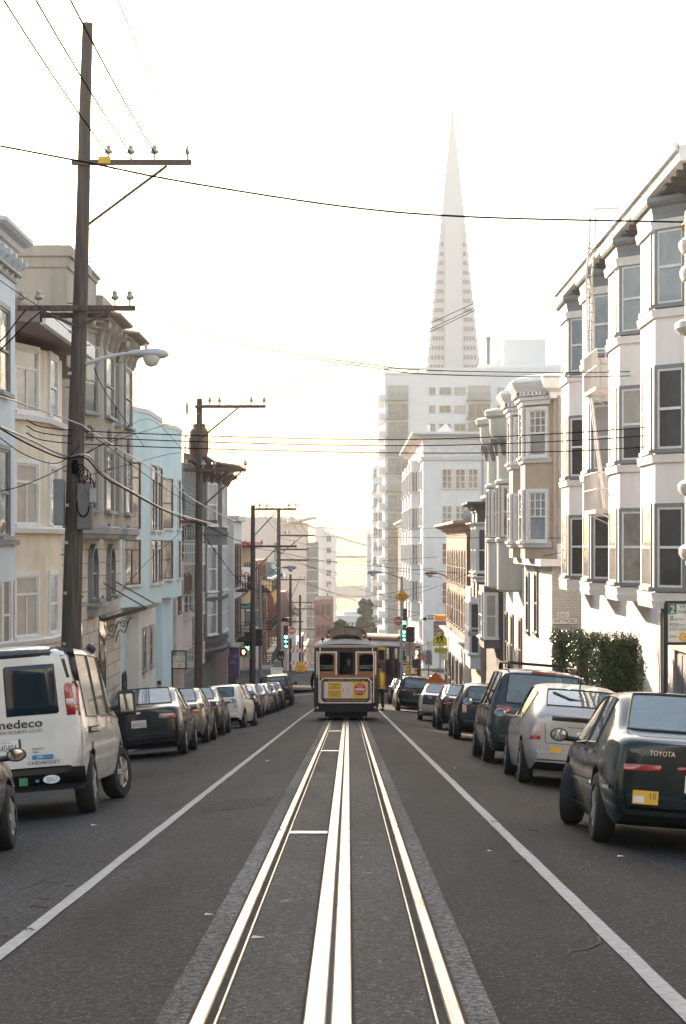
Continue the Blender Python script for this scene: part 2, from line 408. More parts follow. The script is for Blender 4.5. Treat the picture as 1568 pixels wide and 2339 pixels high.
# cracks and a cut patch in the asphalt
b = MB()
for x0, y0, n, dx, dy in ((-3.2, 13, 16, .05, .42), (3.1, 17, 14, -.06, .5), (-1.5, 24, 12, .16, .12), (1.2, 12, 10, .10, .25), (-4.4, 19, 12, .2, .3), (2.2, 27, 12, .12, .35), (-2.7, 33, 14, -.05, .6)):
    x, y = x0, y0; pts = []
    for i in range(n): pts.append((x, y)); x += dx + rnd.uniform(-.09, .09); y += dy + rnd.uniform(-.08, .12)
    rows = []
    for i, (px, py) in enumerate(pts):
        w = rnd.uniform(.003, .011) * (1 if 0 < i < n - 1 else .2); rows.append([V((px - w, py, road_z(px - w, py) + .007)), V((px + w, py, road_z(px + w, py) + .007))])
    b.grid(rows)
tag(b.build('road_crack', M_SEAM), kind='structure')
for x0, x1, y0, y1 in ((-1.75, -.95, 26.0, 28.2), (2.0, 2.5, 40, 47), (-4.9, -3.5, 38, 41)):
    b = MB(); b.grid([[V((x, y, road_z(x, y) + .005)) for x in (x0, (x0 + x1) / 2, x1)] for y in (y0, (y0 + y1) / 2, y1)]); tag(b.build('road_patch', M_ROADR if x0 < 0 else M_ROADL), kind='structure')
# ================================================================ house kit
# side: -1 the left row (outward is +x), +1 the right row (outward is -x); o runs outward from the wall plane
P_DARK = pane_mat('pane_dark', (.012, .012, .012), (.05, .045, .04))
P_BLIND = pane_mat('pane_blind', (.30, .28, .25), (.42, .40, .36))
P_CURT = pane_mat('pane_curtain', (.10, .09, .08), (.34, .31, .27))
P_SKYREFL = pane_mat('pane_sky_reflection', (.16, .20, .22), (.28, .33, .36))  # reflected sky painted into the pane's own colour
P_WARM = pane_mat('pane_amber', (.10, .07, .035), (.26, .19, .10))
PANES = [P_DARK, P_BLIND, P_CURT, P_SKYREFL]
W_WHITE = mat('white_woodwork', (.74, .73, .71), .55, var=.08, scale=5, bump=.1)
W_DARK = mat('dark_sash', (.055, .045, .04), .5, var=.1)
W_BLUE = mat('slate_blue_trim', (.225, .235, .238), .5, var=.1)
W_PALE = mat('pale_blue_grey_trim', (.56, .60, .63), .6, var=.1)
W_GREY = mat('grey_trim', (.30, .30, .29), .6, var=.1)
W_BROWN = mat('brown_sash', (.16, .10, .065), .5, var=.15)
IRON = mat('black_iron', (.03, .028, .026), .5, var=.2)
CREAMIRON = mat('painted_iron', (.66, .62, .58), .5, var=.1)

def window(root, p, d, n, w, h, frame=W_WHITE, pane=P_DARK, style='sash', case=.10, out=.07, sill=.14, head=0.0, casing=None, lattice=0, arch=False, name='window'):
    """p lower left corner on the wall, d along, n outward; casing and sash are the window, with the pane and the sill under it"""
    p, d, n = V(p), V(d).normalized(), V(n).normalized()
    b = MB(); c = case; cs = casing or frame
    if arch:
        k = 8; hw = w / 2; ry = hw * .8
        arc = [(hw + hw * math.cos(math.pi * i / k), h - ry + ry * math.sin(math.pi * i / k)) for i in range(k + 1)]
        outer = [(hw + (hw + c) * math.cos(math.pi * i / k), h - ry + (ry + c) * math.sin(math.pi * i / k)) for i in range(k + 1)]
        for i in range(k):
            b.oprism(p, d, n, [arc[i], outer[i], outer[i + 1], arc[i + 1]], -.02, out)
        b.obox(p, d, n, -c, 0, 0, h - ry, -.02, out).obox(p, d, n, w, w + c, 0, h - ry, -.02, out)
        pp = [(0, 0), (w, 0)] + arc
    else:
        b.obox(p, d, n, -c, 0, -.0, h, -.02, out).obox(p, d, n, w, w + c, -.0, h, -.02, out).obox(p, d, n, -c, w + c, h, h + c, -.02, out)
        pp = None
        if head: b.obox(p, d, n, -c - .06, w + c + .06, h + c, h + c + head, -.02, out + .09)
    b.cur = 1; s = .055; f0, f1 = .0, out * .6
    b.obox(p, d, n, 0, s, 0, h, f0, f1).obox(p, d, n, w - s, w, 0, h, f0, f1).obox(p, d, n, s, w - s, 0, s, f0, f1)
    if not arch: b.obox(p, d, n, s, w - s, h - s, h, f0, f1)
    if style in ('sash', 'sash2'):
        b.obox(p, d, n, s, w - s, h * .5 - .03, h * .5 + .03, f0, f1 + .015)
    if style == 'transom':
        b.obox(p, d, n, s, w - s, h * .68, h * .68 + .06, f0, f1).obox(p, d, n, w / 2 - .025, w / 2 + .025, s, h * .68, f0, f1)
    if style == 'slider':
        b.obox(p, d, n, s, w - s, h * .76, h * .76 + .05, f0, f1).obox(p, d, n, w / 2 - .025, w / 2 + .025, s, h * .76, f0, f1)
    if style == 'pair':
        b.obox(p, d, n, w / 2 - .03, w / 2 + .03, s, h - s, f0, f1)
    if lattice:
        for i in range(1, lattice):
            b.obox(p, d, n, w * i / lattice - .015, w * i / lattice + .015, h * .5, h - s, f0, f1 - .01)
        for j in range(1, lattice):
            z = h * .5 + h * .5 * j / lattice; b.obox(p, d, n, s, w - s, z - .015, z + .015, f0, f1 - .012)
    o = b.build(name, [cs, frame], root)
    q = MB()
    if pp: q.oprism(p, d, n, pp, -.02, .014)
    else: q.obox(p, d, n, .01, w - .01, .01, h - .01, -.02, .014)
    if style == 'sash' and pane is P_BLIND and rnd.random() < .5:        # blind drawn half way
        q = MB(); z = h * rnd.choice((.3, .45, .6)); q.obox(p, d, n, .01, w - .01, z, h - .01, -.02, .014); q.cur = 1; q.obox(p, d, n, .01, w - .01, .01, z, -.02, .012)
        q.build('pane', [pane, P_DARK], o)
    else: q.build('pane', pane, o)
    if sill: MB().obox(p, d, n, -c - .05, w + c + .05, -.09, .0, -.02, out + sill * .6).build('sill', cs, o)
    return o

def fp(side, X, o, y, z): return V((X - side * o, y, z))

def cornice(root, path, prof, m, name='cornice', out=1):
    """moulding: profile of (outward, height) swept with mitres along a path of (x, y); outward is to the right of the path, or left with out=-1"""
    pts = [V((x, y, 0)) for x, y in path]; offs = []
    for i in range(len(pts)):
        ns = []
        for a, c in ((i - 1, i), (i, i + 1)):
            if a >= 0 and c < len(pts):
                t = (pts[c] - pts[a]).normalized(); ns.append(V((t.y, -t.x, 0)) * out)
        nn = sum(ns, V((0, 0, 0))); nn.normalize()
        k = 1 / max(.35, nn.dot(ns[0])); offs.append(nn * k)
    rows = [[pts[i] + offs[i] * o + V((0, 0, z)) for o, z in prof] for i in range(len(pts))]
    b = MB(); b.grid(rows, close=True); n = len(prof)
    b.f.append(list(range(n))[::-1]); b.mi.append(0); b.f.append([len(b.v) - n + i for i in range(n)]); b.mi.append(0)
    return b.build(name, m, root)

def classic(z, out, h):                     # a simple crown moulding from z-h to z
    return [(-.05, z - h), (.05, z - h), (.06, z - h * .72), (out * .35, z - h * .66), (out * .45, z - h * .42), (out * .8, z - h * .34), (out, z - h * .2), (out, z), (-.05, z)]

def bracket(root, p, d, n, w, h, dep, m, name='bracket'):
    """scroll bracket: side outline in (outward, up), with the top at p"""
    k = [(0, 0), (dep, 0), (dep, -h * .22), (dep * .82, -h * .34), (dep * .62, -h * .36), (dep * .45, -h * .5), (dep * .38, -h * .72), (dep * .2, -h * .95), (0, -h)]
    p, d, n = V(p), V(d), V(n); vs = []
    for a in (-w / 2, w / 2): vs += [p + d * a + n * o + V((0, 0, z)) for o, z in k]
    m_ = len(k); b = MB().add(vs, [list(range(m_))[::-1], [m_ + i for i in range(m_)]] + [(i, (i + 1) % m_, m_ + (i + 1) % m_, m_ + i) for i in range(m_)])
    return b.build(name, m, root)

class Bay:
    """angled bay: near wall end, outer corners, far wall end along the street"""
    def __init__(s, root, side, X, dep, y0, y1, y2, y3, z0, z1, m, name='bay', skirt=None):
        s.root, s.side, s.X, s.dep = root, side, X, dep; s.y = (y0, y1, y2, y3); s.z0, s.z1 = z0, z1
        s.path = [(X, y0), (X - side * dep, y1), (X - side * dep, y2), (X, y3)]
        poly = s.path if side > 0 else s.path[::-1]
        b = MB().prism(poly + ([(X + side * .3, y3), (X + side * .3, y0)] if side > 0 else [(X + side * .3, y0), (X + side * .3, y3)]), z0, z1)
        s.obj = b.build(name, m, root)
    def face(s, which):
        i = {'near': 0, 'front': 1, 'far': 2}[which]; a, c = V((*s.path[i], 0)), V((*s.path[i + 1], 0)); d = (c - a)
        n = V((d.y, -d.x, 0)).normalized()
        if n.x * -s.side < 0: n = -n
        return a, d.normalized(), n, d.length
    def win(s, which, t0, t1, z0, z1, **k):
        a, d, n, L = s.face(which); return window(s.root, a + d * (t0 * L) + V((0, 0, z0)), d, n, (t1 - t0) * L, z1 - z0, **k)
    def belt(s, prof, m, name='cornice'):
        return cornice(s.root, s.path, prof, m, name, out=-1 if s.side > 0 else 1)

def wallbox(root, x0, x1, y0, y1, z0, z1, m, name='wall', bevel=0):
    return MB().box(min(x0, x1), max(x0, x1), y0, y1, z0, z1).build(name, m, root, bevel=bevel)

def balcony(root, side, X, y0, y1, z, dep, h, m, n=9, name='balcony', ladder=None):
    """iron fire escape landing: grating floor, rails and balusters"""
    b = MB(); xo = X - side * dep; r = .016
    xa, xb = min(X, xo), max(X, xo); r = .021
    for i in range(7): q = y0 + (y1 - y0) * i / 6; b.box(xa, xb, q - .06, q + .06, z - .05, z)
    b.box(xo - .03, xo + .03, y0, y1, z - .10, z + .0).box(xa, xb, y0 - .03, y0 + .03, z - .1, z).box(xa, xb, y1 - .03, y1 + .03, z - .1, z)
    for zz in (z + h, z + h * .55): b.tube([(X, y0, zz), (xo, y0, zz), (xo, y1, zz), (X, y1, zz)], r, 5)
    for i in range(n + 1):
        q = y0 + (y1 - y0) * i / n; b.tube([(xo, q, z), (xo, q, z + h)], r * .75, 4)
    for i in range(1, 5):
        x = X + (xo - X) * i / 5
        for q in (y0, y1): b.tube([(x, q, z), (x, q, z + h)], r * .75, 4)
    for q in (y0 + .2, y1 - .2): b.tube([(X, q, z - .6), (xo, q, z - .05)], r, 4)
    return b.build(name, m, root)

def house(name, x, y, label, cat='house', group=None): return empty(name, (x, y, gz(y) - .6), label, cat, group)

DY = V((0, 1, 0)); DX = V((1, 0, 0)); NY = V((0, -1, 0))
S_BLUE = mat('pale_blue_stucco', (.60, .68, .72), .8, var=.07, scale=.8, bump=.1, streak=.18)
S_CREAM = mat('cream_stucco', (.72, .63, .49), .8, var=.09, scale=.7, bump=.15, streak=.22)
S_TAN = mat('tan_stucco', (.39, .34, .28), .85, var=.14, scale=.6, bump=.15, stretch=(1, 1, .35), streak=.25)
S_TAUPE = mat('taupe_stucco', (.37, .32, .275), .8, var=.08, scale=.8, bump=.1, streak=.2)
S_AQUA = mat('aqua_stucco', (.54, .69, .71), .8, var=.05, scale=.7, bump=.08, streak=.12)
S_AQUAW = mat('whitewash', (.66, .63, .58), .85, var=.1, scale=.8, bump=.15)
S_PINK = mat('dusty_pink_stucco', (.50, .38, .33), .85, var=.12, scale=.8, bump=.15)
S_STONE = wall_mat('ashlar_stone', (.60, .54, .46), 'ashlar', (.18, .16, .13), w=.9, h=.45)
S_SIDING = wall_mat('grey_green_boards', (.20, .215, .185), 'board', (.08, .08, .07), h=.17)
S_GREY = mat('charcoal_boards', (.115, .105, .10), .75, var=.12, scale=1.5)
S_OFFW = mat('off_white_stucco', (.78, .755, .72), .8, var=.07, scale=.6, bump=.1, streak=.15)
ROOF = mat('tar_roof', (.10, .095, .09), .9, var=.2)
ROOFP = mat('mauve_shingle', (.36, .27, .25), .85, var=.15, scale=4)
ROOFD = mat('weathered_tin', (.52, .50, .48), .45, metal=.3, var=.15)

# ---------------------------------------------------------------- left row, near to far
# pale blue house at the left edge
h = house('blue_house', -9, 44, 'pale blue house with a bracketed grey cornice at the left edge, nearest on that side')
wallbox(h, -8.5, -20, 30, 51, -5.2, 6.3, S_BLUE)
by = Bay(h, -1, -8.5, .9, 45.2, 46.3, 49.9, 51, -.8, 6.3, S_BLUE)
bl = Bay(h, -1, -8.5, .9, 38.6, 39.7, 43.3, 44.4, -.8, 6.3, S_BLUE)
for q in (by, bl):
    for z0, z1 in ((3.35, 5.2), (.2, 2.1)):
        q.win('front', .3, .68, z0, z1, frame=W_GREY, casing=W_BLUE, pane=P_DARK if q is by else P_BLIND)
        q.win('near', .25, .75, z0, z1, frame=W_GREY, casing=W_BLUE, pane=P_SKYREFL)
    q.belt(classic(6.95, .40, .45), W_PALE); q.belt(classic(6.15, .16, .2), W_BLUE, 'moulding')
    q.belt([(-.05, .0), (.1, .0), (.12, .12), (-.05, .12)], W_BLUE, 'moulding')
for y in (46.6, 47.4, 48.2, 49.0, 49.7): bracket(h, fp(-1, -7.6, 0, y, 6.42), DY, DX, .2, .45, .3, W_PALE)
wallbox(h, -8.2, -20, 30, 50.9, 6.3, 7.15, S_BLUE, 'parapet')
cornice(h, [(-8.2, 30), (-8.2, 45.5)], classic(7.7, .5, .5), W_PALE, out=1)

# cream house
h = house('cream_house', -9, 56, 'cream yellow house with white framed bay windows beside the tall near pole')
wallbox(h, -8.7, -19, 51.05, 60.9, -5.6, 5.3, S_CREAM)
q = Bay(h, -1, -8.7, .9, 52.9, 56.3, 59.6, 60.8, -4.3, 5.0, S_CREAM)
for z0, z1, pn in ((3.35, 4.92, P_BLIND), (.52, 2.05, P_BLIND), (-2.3, -.78, P_BLIND)):
    q.win('near', .44, .83, z0, z1, pane=pn, style='transom', case=.12)
    q.win('front', .18, .62, z0, z1, pane=P_SKYREFL, style='sash', case=.12)
    q.belt([(-.04, z0 - .22), (.16, z0 - .22), (.2, z0 - .1), (.1, z0 - .06), (-.04, z0 - .06)], W_WHITE, 'moulding')
window(h, q.face('near')[0] + q.face('near')[1] * .75 + V((0, 0, -2.6)), q.face('near')[1], q.face('near')[2], .45, 1.75, pane=P_CURT)
eave = MB(); eave.add([(-7.15, 51.1, 5.2), (-7.15, 61, 5.25), (-8.8, 61, 5.35), (-8.8, 51.1, 5.3), (-7.15, 51.1, 5.42), (-7.15, 61, 5.47), (-8.8, 61, 6.4), (-8.8, 51.1, 6.35)],
         [(0, 1, 2, 3), (4, 5, 6, 7), (0, 1, 5, 4), (0, 3, 7, 4), (1, 2, 6, 5), (2, 3, 7, 6)])
eave.build('roof', ROOFP, h)
MB().box(-7.2, -7.06, 51.1, 61, 5.16, 5.52).build('gutter', W_WHITE, h)
MB().box(-9.0, -8.82, 51.1, 61, 6.3, 6.5).build('ridge_flashing', W_WHITE, h)

# tall taupe house: tan side wall, two decorated bays, stone ground floor
h = house('taupe_house', -9, 70, 'tall taupe bay windowed house with stone ground floor and scroll brackets behind the near pole')
wallbox(h, -8.75, -21, 61.05, 80.2, .3, 8.15, S_TAUPE)
wallbox(h, -7.85, -21, 61.0, 65.8, 5.0, 8.05, S_TAN, 'side_wall')
MB().box(-21, -7.72, 60.85, 65.9, 8.05, 8.35).box(-21, -7.80, 60.94, 65.85, 7.75, 8.05).build('coping', S_TAN, h)
wallbox(h, -8.35, -20, 61.1, 80.2, -6.8, .33, S_STONE, 'stone_base')
ba = Bay(h, -1, -8.75, .95, 66.3, 69.3, 73.0, 73.7, .34, 7.0, S_TAUPE)
bb = Bay(h, -1, -8.75, .95, 74.0, 75.4, 79.2, 80.1, .34, 6.9, S_TAUPE)
ORN = mat('plaster_ornament', (.20, .195, .18), .7, var=.2, scale=12)
for q in (ba, bb):
    for z0, z1 in ((4.15, 6.15), (1.1, 3.05)):
        q.win('near', .52, .84, z0, z1, frame=W_GREY, casing=W_BLUE, pane=P_BLIND, case=.1, sill=.2)
        q.win('front', .2, .78, z0, z1, frame=W_GREY, casing=W_BLUE, pane=P_DARK, case=.1, lattice=3 if z0 < 2 else 0, sill=.2)
        for w_, t in (('near', .68), ('front', .5)):                      # cast wreath under each window
            a, d, n, L = q.face(w_); c = a + d * (t * L) + n * .03 + V((0, 0, z0 - .62)); o = MB()
            o.tube([c + d * (.17 * math.cos(t2)) + V((0, 0, .2 * math.sin(t2))) for t2 in [i * math.pi / 5 for i in range(11)]], .045, 5, False)
            for sx in (-.22, .22): o.tube([c + d * sx + V((0, 0, .12)), c + d * sx * .9 + V((0, 0, -.28))], [.06, .03], 5)
            o.build('ornament', ORN, h)
    q.belt([(-.05, .2), (.1, .2), (.16, .34), (.22, .36), (.24, .56), (.12, .6), (-.05, .6)], W_BLUE, 'moulding')
    q.belt(classic(7.35, .6, .34), S_TAUPE); q.belt(classic(6.85, .2, .2), S_TAUPE, 'moulding')
    for t in (.12, .5, .88):
        for w_ in ('near', 'front'):
            a, d, n, L = q.face(w_); bracket(h, a + d * (t * L) + V((0, 0, 7.0)), d, n, .2, .75, .45, S_TAUPE)
wallbox(h, -8.4, -9.4, 69.4, 73, 7.3, 8.7, S_TAUPE, 'parapet'); wallbox(h, -8.2, -9.2, 73, 76.4, 7.3, 8.35, S_TAUPE, 'parapet')
wallbox(h, -8.2, -9.0, 76.4, 79.4, 7.2, 7.9, S_TAUPE, 'parapet')
cornice(h, [(-9.4, 69.4), (-8.4, 69.4), (-8.4, 73)], classic(8.9, .15, .2), W_GREY, 'coping', out=1)
for y, z0, z1 in ((68.2, -3.1, -.55), (76.5, -1.9, -.35)):
    pass
for yy, w_, z0, z1 in ((65.3, 1.5, -1.75, -.1), (70.3, 1.5, -1.75, -.1), (75.6, 1.4, -1.75, -.1)):
    window(h, fp(-1, -8.35, 0, yy, z0), DY, DX, w_, z1 - z0, frame=W_BLUE, pane=P_DARK, arch=True, case=.14, out=.16, sill=.4)
MB().box(-8.36, -8.0, 70.0, 72.2, -2.25, -1.85).box(-8.36, -7.85, 69.9, 72.3, -1.98, -1.85).build('window_box', W_GREY, h)
for yy, w_, zt in ((67, 1.6, -3.1), (73.2, 2.0, -2.6)):
    b = MB(); k = 6; arc = [(w_ / 2 + w_ / 2 * math.cos(math.pi * i / k), math.sin(math.pi * i / k) * .9) for i in range(k + 1)]
    b.oprism(V((-8.35, yy, zt)), DY, DX, [(0, -4)] + [(w_, -4)] + arc, -.1, .03); b.build('archway', P_DARK, h)
aw = MB(); aw.add([(-8.36, 74.3, -2.62), (-6.85, 74.3, -2.2), (-6.85, 78.6, -2.2), (-8.36, 78.6, -2.62), (-8.36, 74.3, -2.5), (-6.85, 74.3, -2.06), (-6.85, 78.6, -2.06), (-8.36, 78.6, -2.5)],
       [(0, 1, 2, 3), (4, 5, 6, 7), (0, 1, 5, 4), (1, 2, 6, 5), (2, 3, 7, 6), (3, 0, 4, 7)])
aw.tube([(-8.35, 74.6, -1.3), (-6.95, 74.5, -2.1)], .025, 5).tube([(-8.35, 78.3, -1.3), (-6.95, 78.4, -2.1)], .025, 5)
for s_ in (74.5, 78.4):
    aw.tube([(-8.35, s_, -3.5)] + [(-8.3 + .55 * t, s_, -3.3 + .62 * t + .14 * math.sin(t * 9)) for t in [i / 12 for i in range(1, 13)]], .02, 4)
    aw.tube([(-8.05 + .16 * (1 - i / 14) * math.cos(i * .7), s_, -2.85 + .16 * (1 - i / 14) * math.sin(i * .7)) for i in range(13)], .018, 4)
aw.build('canopy', mat('bronzed_iron', (.12, .095, .07), .5, var=.3, scale=6), h)
gt = MB()
for i in range(12): gt.box(-8.0, -7.95, 77.2 + i * .13, 77.23 + i * .13, -7.2, -4.6 + .1 * math.sin(i))
gt.box(-8.0, -7.95, 77.2, 78.8, -4.95, -4.9).build('gate', IRON, h)

# aqua house
h = house('aqua_house', -9, 90, 'flat fronted aqua house with dark sashes past the taupe house')
wallbox(h, -8.7, -20, 80.25, 103, -8.6, 5.0, S_AQUA)
b1 = Bay(h, -1, -8.7, .95, 80.3, 85.0, 91.0, 92.4, -2.35, 5.1, S_AQUA); b2 = Bay(h, -1, -8.7, .95, 94.3, 98.4, 101.8, 102.9, -2.35, 5.2, S_AQUA)
for q in (b1, b2):
    for z0, z1 in ((.6, 3.15) if q is b1 else (.75, 2.95), (-1.5, .2)):
        if q is b1:
            q.win('near', .30, .74, z0, z1, frame=W_DARK, casing=S_AQUAW, pane=P_CURT, style='slider', case=.06)
            q.win('front', .12, .52, z0, z1, frame=W_DARK, casing=S_AQUAW, pane=P_CURT, style='slider', case=.06)
            q.win('front', .62, .95, z0, z1, frame=W_DARK, casing=S_AQUAW, pane=P_CURT, style='slider', case=.06)
        else:
            q.win('near', .50, .86, z0, z1, frame=W_DARK, casing=S_AQUAW, pane=P_CURT, style='sash', case=.06)
            q.win('front', .2, .62, z0, z1, frame=W_DARK, casing=S_AQUAW, pane=P_CURT, style='sash', case=.06)
    q.belt([(-.05, q.z1 - .02), (.03, q.z1 - .02), (.03, q.z1 + .16), (-.05, q.z1 + .16)], S_AQUAW, 'coping')
wallbox(h, -8.2, -9.5, 85.5, 93.2, -8.6, -2.36, S_AQUAW, 'ground_floor_wall'); wallbox(h, -8.25, -9.5, 97, 102.9, -8.6, -2.36, S_AQUA, 'ground_floor_wall')
wallbox(h, -8.17, -9.5, 85.4, 93.3, -8.6, -6.0, W_GREY, 'plinth')
for yy in (87.2, 90.0):
    w_ = window(h, fp(-1, -8.2, 0, yy, -5.0), DY, DX, 1.3, 1.6, frame=W_GREY, pane=P_DARK)
    g = MB()
    for i in range(7): g.tube([(-8.05, yy + .05 + i * .2, -5.1), (-8.05, yy + .05 + i * .2, -3.3)], .014, 4)
    g.tube([(-8.05, yy - .05, -4.6), (-8.05, yy + 1.35, -4.6)], .014, 4).build('window_bars', CREAMIRON, w_)

# pink house with fire escapes
h = house('pink_house', -8.6, 108, 'narrow dusty pink house with white fire escape balconies next to the aqua house')
wallbox(h, -8.5, -19, 103.1, 113.5, -10, 1.2, S_PINK)
b = MB(); k = 10; b.oprism(V((-8.5, 107, 1.2)), DY, DX, [(0, 0), (4.2, 0)] + [(2.1 + 2.1 * math.cos(math.pi * i / k), .2 + 1.5 * math.sin(math.pi * i / k)) for i in range(k + 1)], -.5, .1); b.build('arched_gable', S_PINK, h)
b = MB(); b.tube([(-8.35, 109.1 + 2.1 * math.cos(math.pi * i / k), 1.4 + 1.5 * math.sin(math.pi * i / k)) for i in range(k + 1)], .13, 6); b.build('arch_moulding', mat('teal_trim', (.14, .25, .28), .6), h)
MB().box(-8.5, -8.1, 103.2, 113.4, -5.3, -2.6).build('ground_floor_wall', mat('pale_pink_stucco', (.62, .53, .50), .85, var=.1), h)
for z in (-.9, -3.4, -5.9):
    for yy in (104, 108.2, 111):
        window(h, fp(-1, -8.5 if z != -3.4 else -8.1, 0, yy, z + .2), DY, DX, 1.3, 1.7, frame=W_BROWN, pane=P_DARK)
    balcony(h, -1, -8.5, 107.2, 112, z, 1.15, .95, CREAMIRON)
ld = MB()
for x in (-7.6, -7.25):
    ld.tube([(x, 109, -5.9), (x, 109.4, 1.0)], .02, 4)
for i in range(20): ld.tube([(-7.6, 109.02 + .02 * i, -5.7 + i * .33), (-7.25, 109.02 + .02 * i, -5.7 + i * .33)], .014, 4)
ld.build('ladder', CREAMIRON, h)

# grey boarded house at the second pole
h = house('grey_house', -8.6, 126, 'dark grey boarded house with a deep brown eave behind the second pole')
wallbox(h, -8.5, -19, 113.6, 137.6, -11, 4.3, S_SIDING)
q = Bay(h, -1, -8.5, .95, 124.5, 130, 136.2, 137.5, -6.2, 4.2, S_GREY)
for z0, z1 in ((1.15, 3.55), (-2.7, -.1), (-5.2, -2.95)):
    q.win('near', .36, .76, z0, z1, pane=P_CURT, case=.1); q.win('front', .15, .5, z0, z1, pane=P_CURT, case=.1); q.win('front', .6, .9, z0, z1, pane=P_CURT, case=.1)
    q.belt([(-.05, z0 - .55), (.08, z0 - .55), (.1, z0 - .35), (-.05, z0 - .35)], S_GREY, 'moulding')
q.belt(classic(4.75, 1.1, .5), W_BROWN); cornice(h, [(-8.5, 113.6), (-8.5, 124.5)], classic(4.75, 1.0, .5), W_BROWN, out=1)
for t in (.2, .5, .8):
    for w_ in ('near', 'front'):
        a, d, n, L = q.face(w_); bracket(h, a + d * (t * L) + V((0, 0, 4.25)), d, n, .25, .7, .7, W_BROWN)
q.belt([(-.05, -6.35), (.15, -6.35), (.25, -6.1), (-.05, -6.0)], S_GREY, 'moulding')
rl = MB()
for yy in (118, 121, 124): rl.tube([(-8.8, yy, 4.6), (-8.8, yy, 5.9)], .03, 5)
rl.tube([(-8.8, 118, 5.9), (-8.8, 124, 5.9)], .03, 5).tube([(-8.8, 118, 5.3), (-8.8, 124, 5.3)], .02, 5).build('roof_railing', IRON, h)

# white corner house
h = house('white_corner_house', -8, 142, 'plain white house on the left corner behind the purple shop sign')
wallbox(h, -7.2, -19, 137.7, 147.6, -6.4, 1.6, S_OFFW); wallbox(h, -7.6, -19, 137.7, 147.6, -11, -6.38, S_PINK, 'shop_front')
MB().box(-19, -6.9, 137.7, 147.9, 1.55, 1.85).build('coping', W_WHITE, h)
for z0, z1 in ((-2.6, .0), (-5.9, -3.5)):
    for yy in (138.6, 141.4, 144.6): window(h, fp(-1, -7.2, 0, yy, z0), DY, DX, 1.2, z1 - z0, frame=W_BROWN, pane=P_CURT)
balcony(h, -1, -7.2, 139.5, 146, -6.1, 1.0, .95, IRON); balcony(h, -1, -7.2, 139.5, 146, -2.9, .8, .9, IRON)
for yy in (138.5, 141.5, 144.5): window(h, fp(-1, -7.6, 0, yy, -9.6), DY, DX, 2.0, 2.6, frame=W_BROWN, pane=P_DARK, sill=0, name='shop_window')
# ================================================================ right row, near to far
S_WHITE = mat('white_stucco', (.82, .77, .72), .75, var=.05, scale=.5, bump=.12, streak=.14)
S_CREAMW = mat('cream_plaster', (.72, .66, .58), .75, var=.08, scale=1.0, bump=.1)
S_BROWNT = mat('mushroom_stucco', (.50, .385, .275), .8, var=.08, scale=.8, bump=.12, streak=.15)
S_SAGE = mat('pale_stone_stucco', (.56, .53, .46), .75, var=.08, scale=.7, bump=.1, streak=.18)
S_DBROWN = mat('dark_umber_boards', (.075, .055, .05), .7, var=.15, scale=2)
S_MAUVE = mat('slate_mauve_boards', (.13, .115, .125), .7, var=.15, scale=2)
BRICK = wall_mat('brown_brick', (.28, .125, .055), 'brick', (.15, .085, .05), var=.2)
GBRICK = wall_mat('grey_painted_brick', (.52, .51, .48), 'brick', (.33, .32, .30), var=.06, w=.21, h=.07)
DENT = mat('dentil_dark', (.10, .09, .085), .7)
GARAGE = mat('garage_paint', (.155, .165, .175), .6, var=.1)

# near house at the right edge, round bay
h = house('round_bay_house', 8, 40, 'cream house with a round column bay cut off by the right edge')
wallbox(h, 7.7, 19, 26, 44.9, -5, 6.6, S_CREAMW)
b = MB(); c = (7.47, 42.9, 0); r = .86
b.lathe([(r, -.1), (r, 6.55)], c, n=28)
b.build('bay', S_CREAMW, h, smooth=True)
for z, e in ((5.9, .12), (5.35, .1), (4.3, .2), (1.15, .14), (-.12, .12)):
    MB().lathe([(r - .02, z - .16), (r + e * .5, z - .16), (r + e, z - .06), (r + e, z + .05), (r + e * .4, z + .12), (r - .02, z + .14)], c, n=28).build('moulding', S_CREAMW, h, smooth=True)
MB().lathe([(r - .25, -.42), (r - .02, -.4), (r + .04, -.12), (r - .05, -.1)], c, n=28).build('bay_foot', S_CREAMW, h, smooth=True)
TERRA = mat('terracotta', (.45, .17, .06), .6, var=.2, scale=9)
b = MB()
for i in range(9):
    q = 2 * math.pi * i / 9; b.lathe([(.04, 0), (.15, .05), (.17, .16), (.1, .26), (.02, .3)], (7.47 + .78 * math.cos(q), 42.9 + .8 * math.sin(q), 6.1 + .05 * (i % 3)), n=8)
b.build('finial', TERRA, h, smooth=True)
for z in (-.0, 3.0):
    for yy in (30, 34, 38): window(h, fp(1, 7.7, 0, yy, z), DY, -DX, 1.4, 2.1)

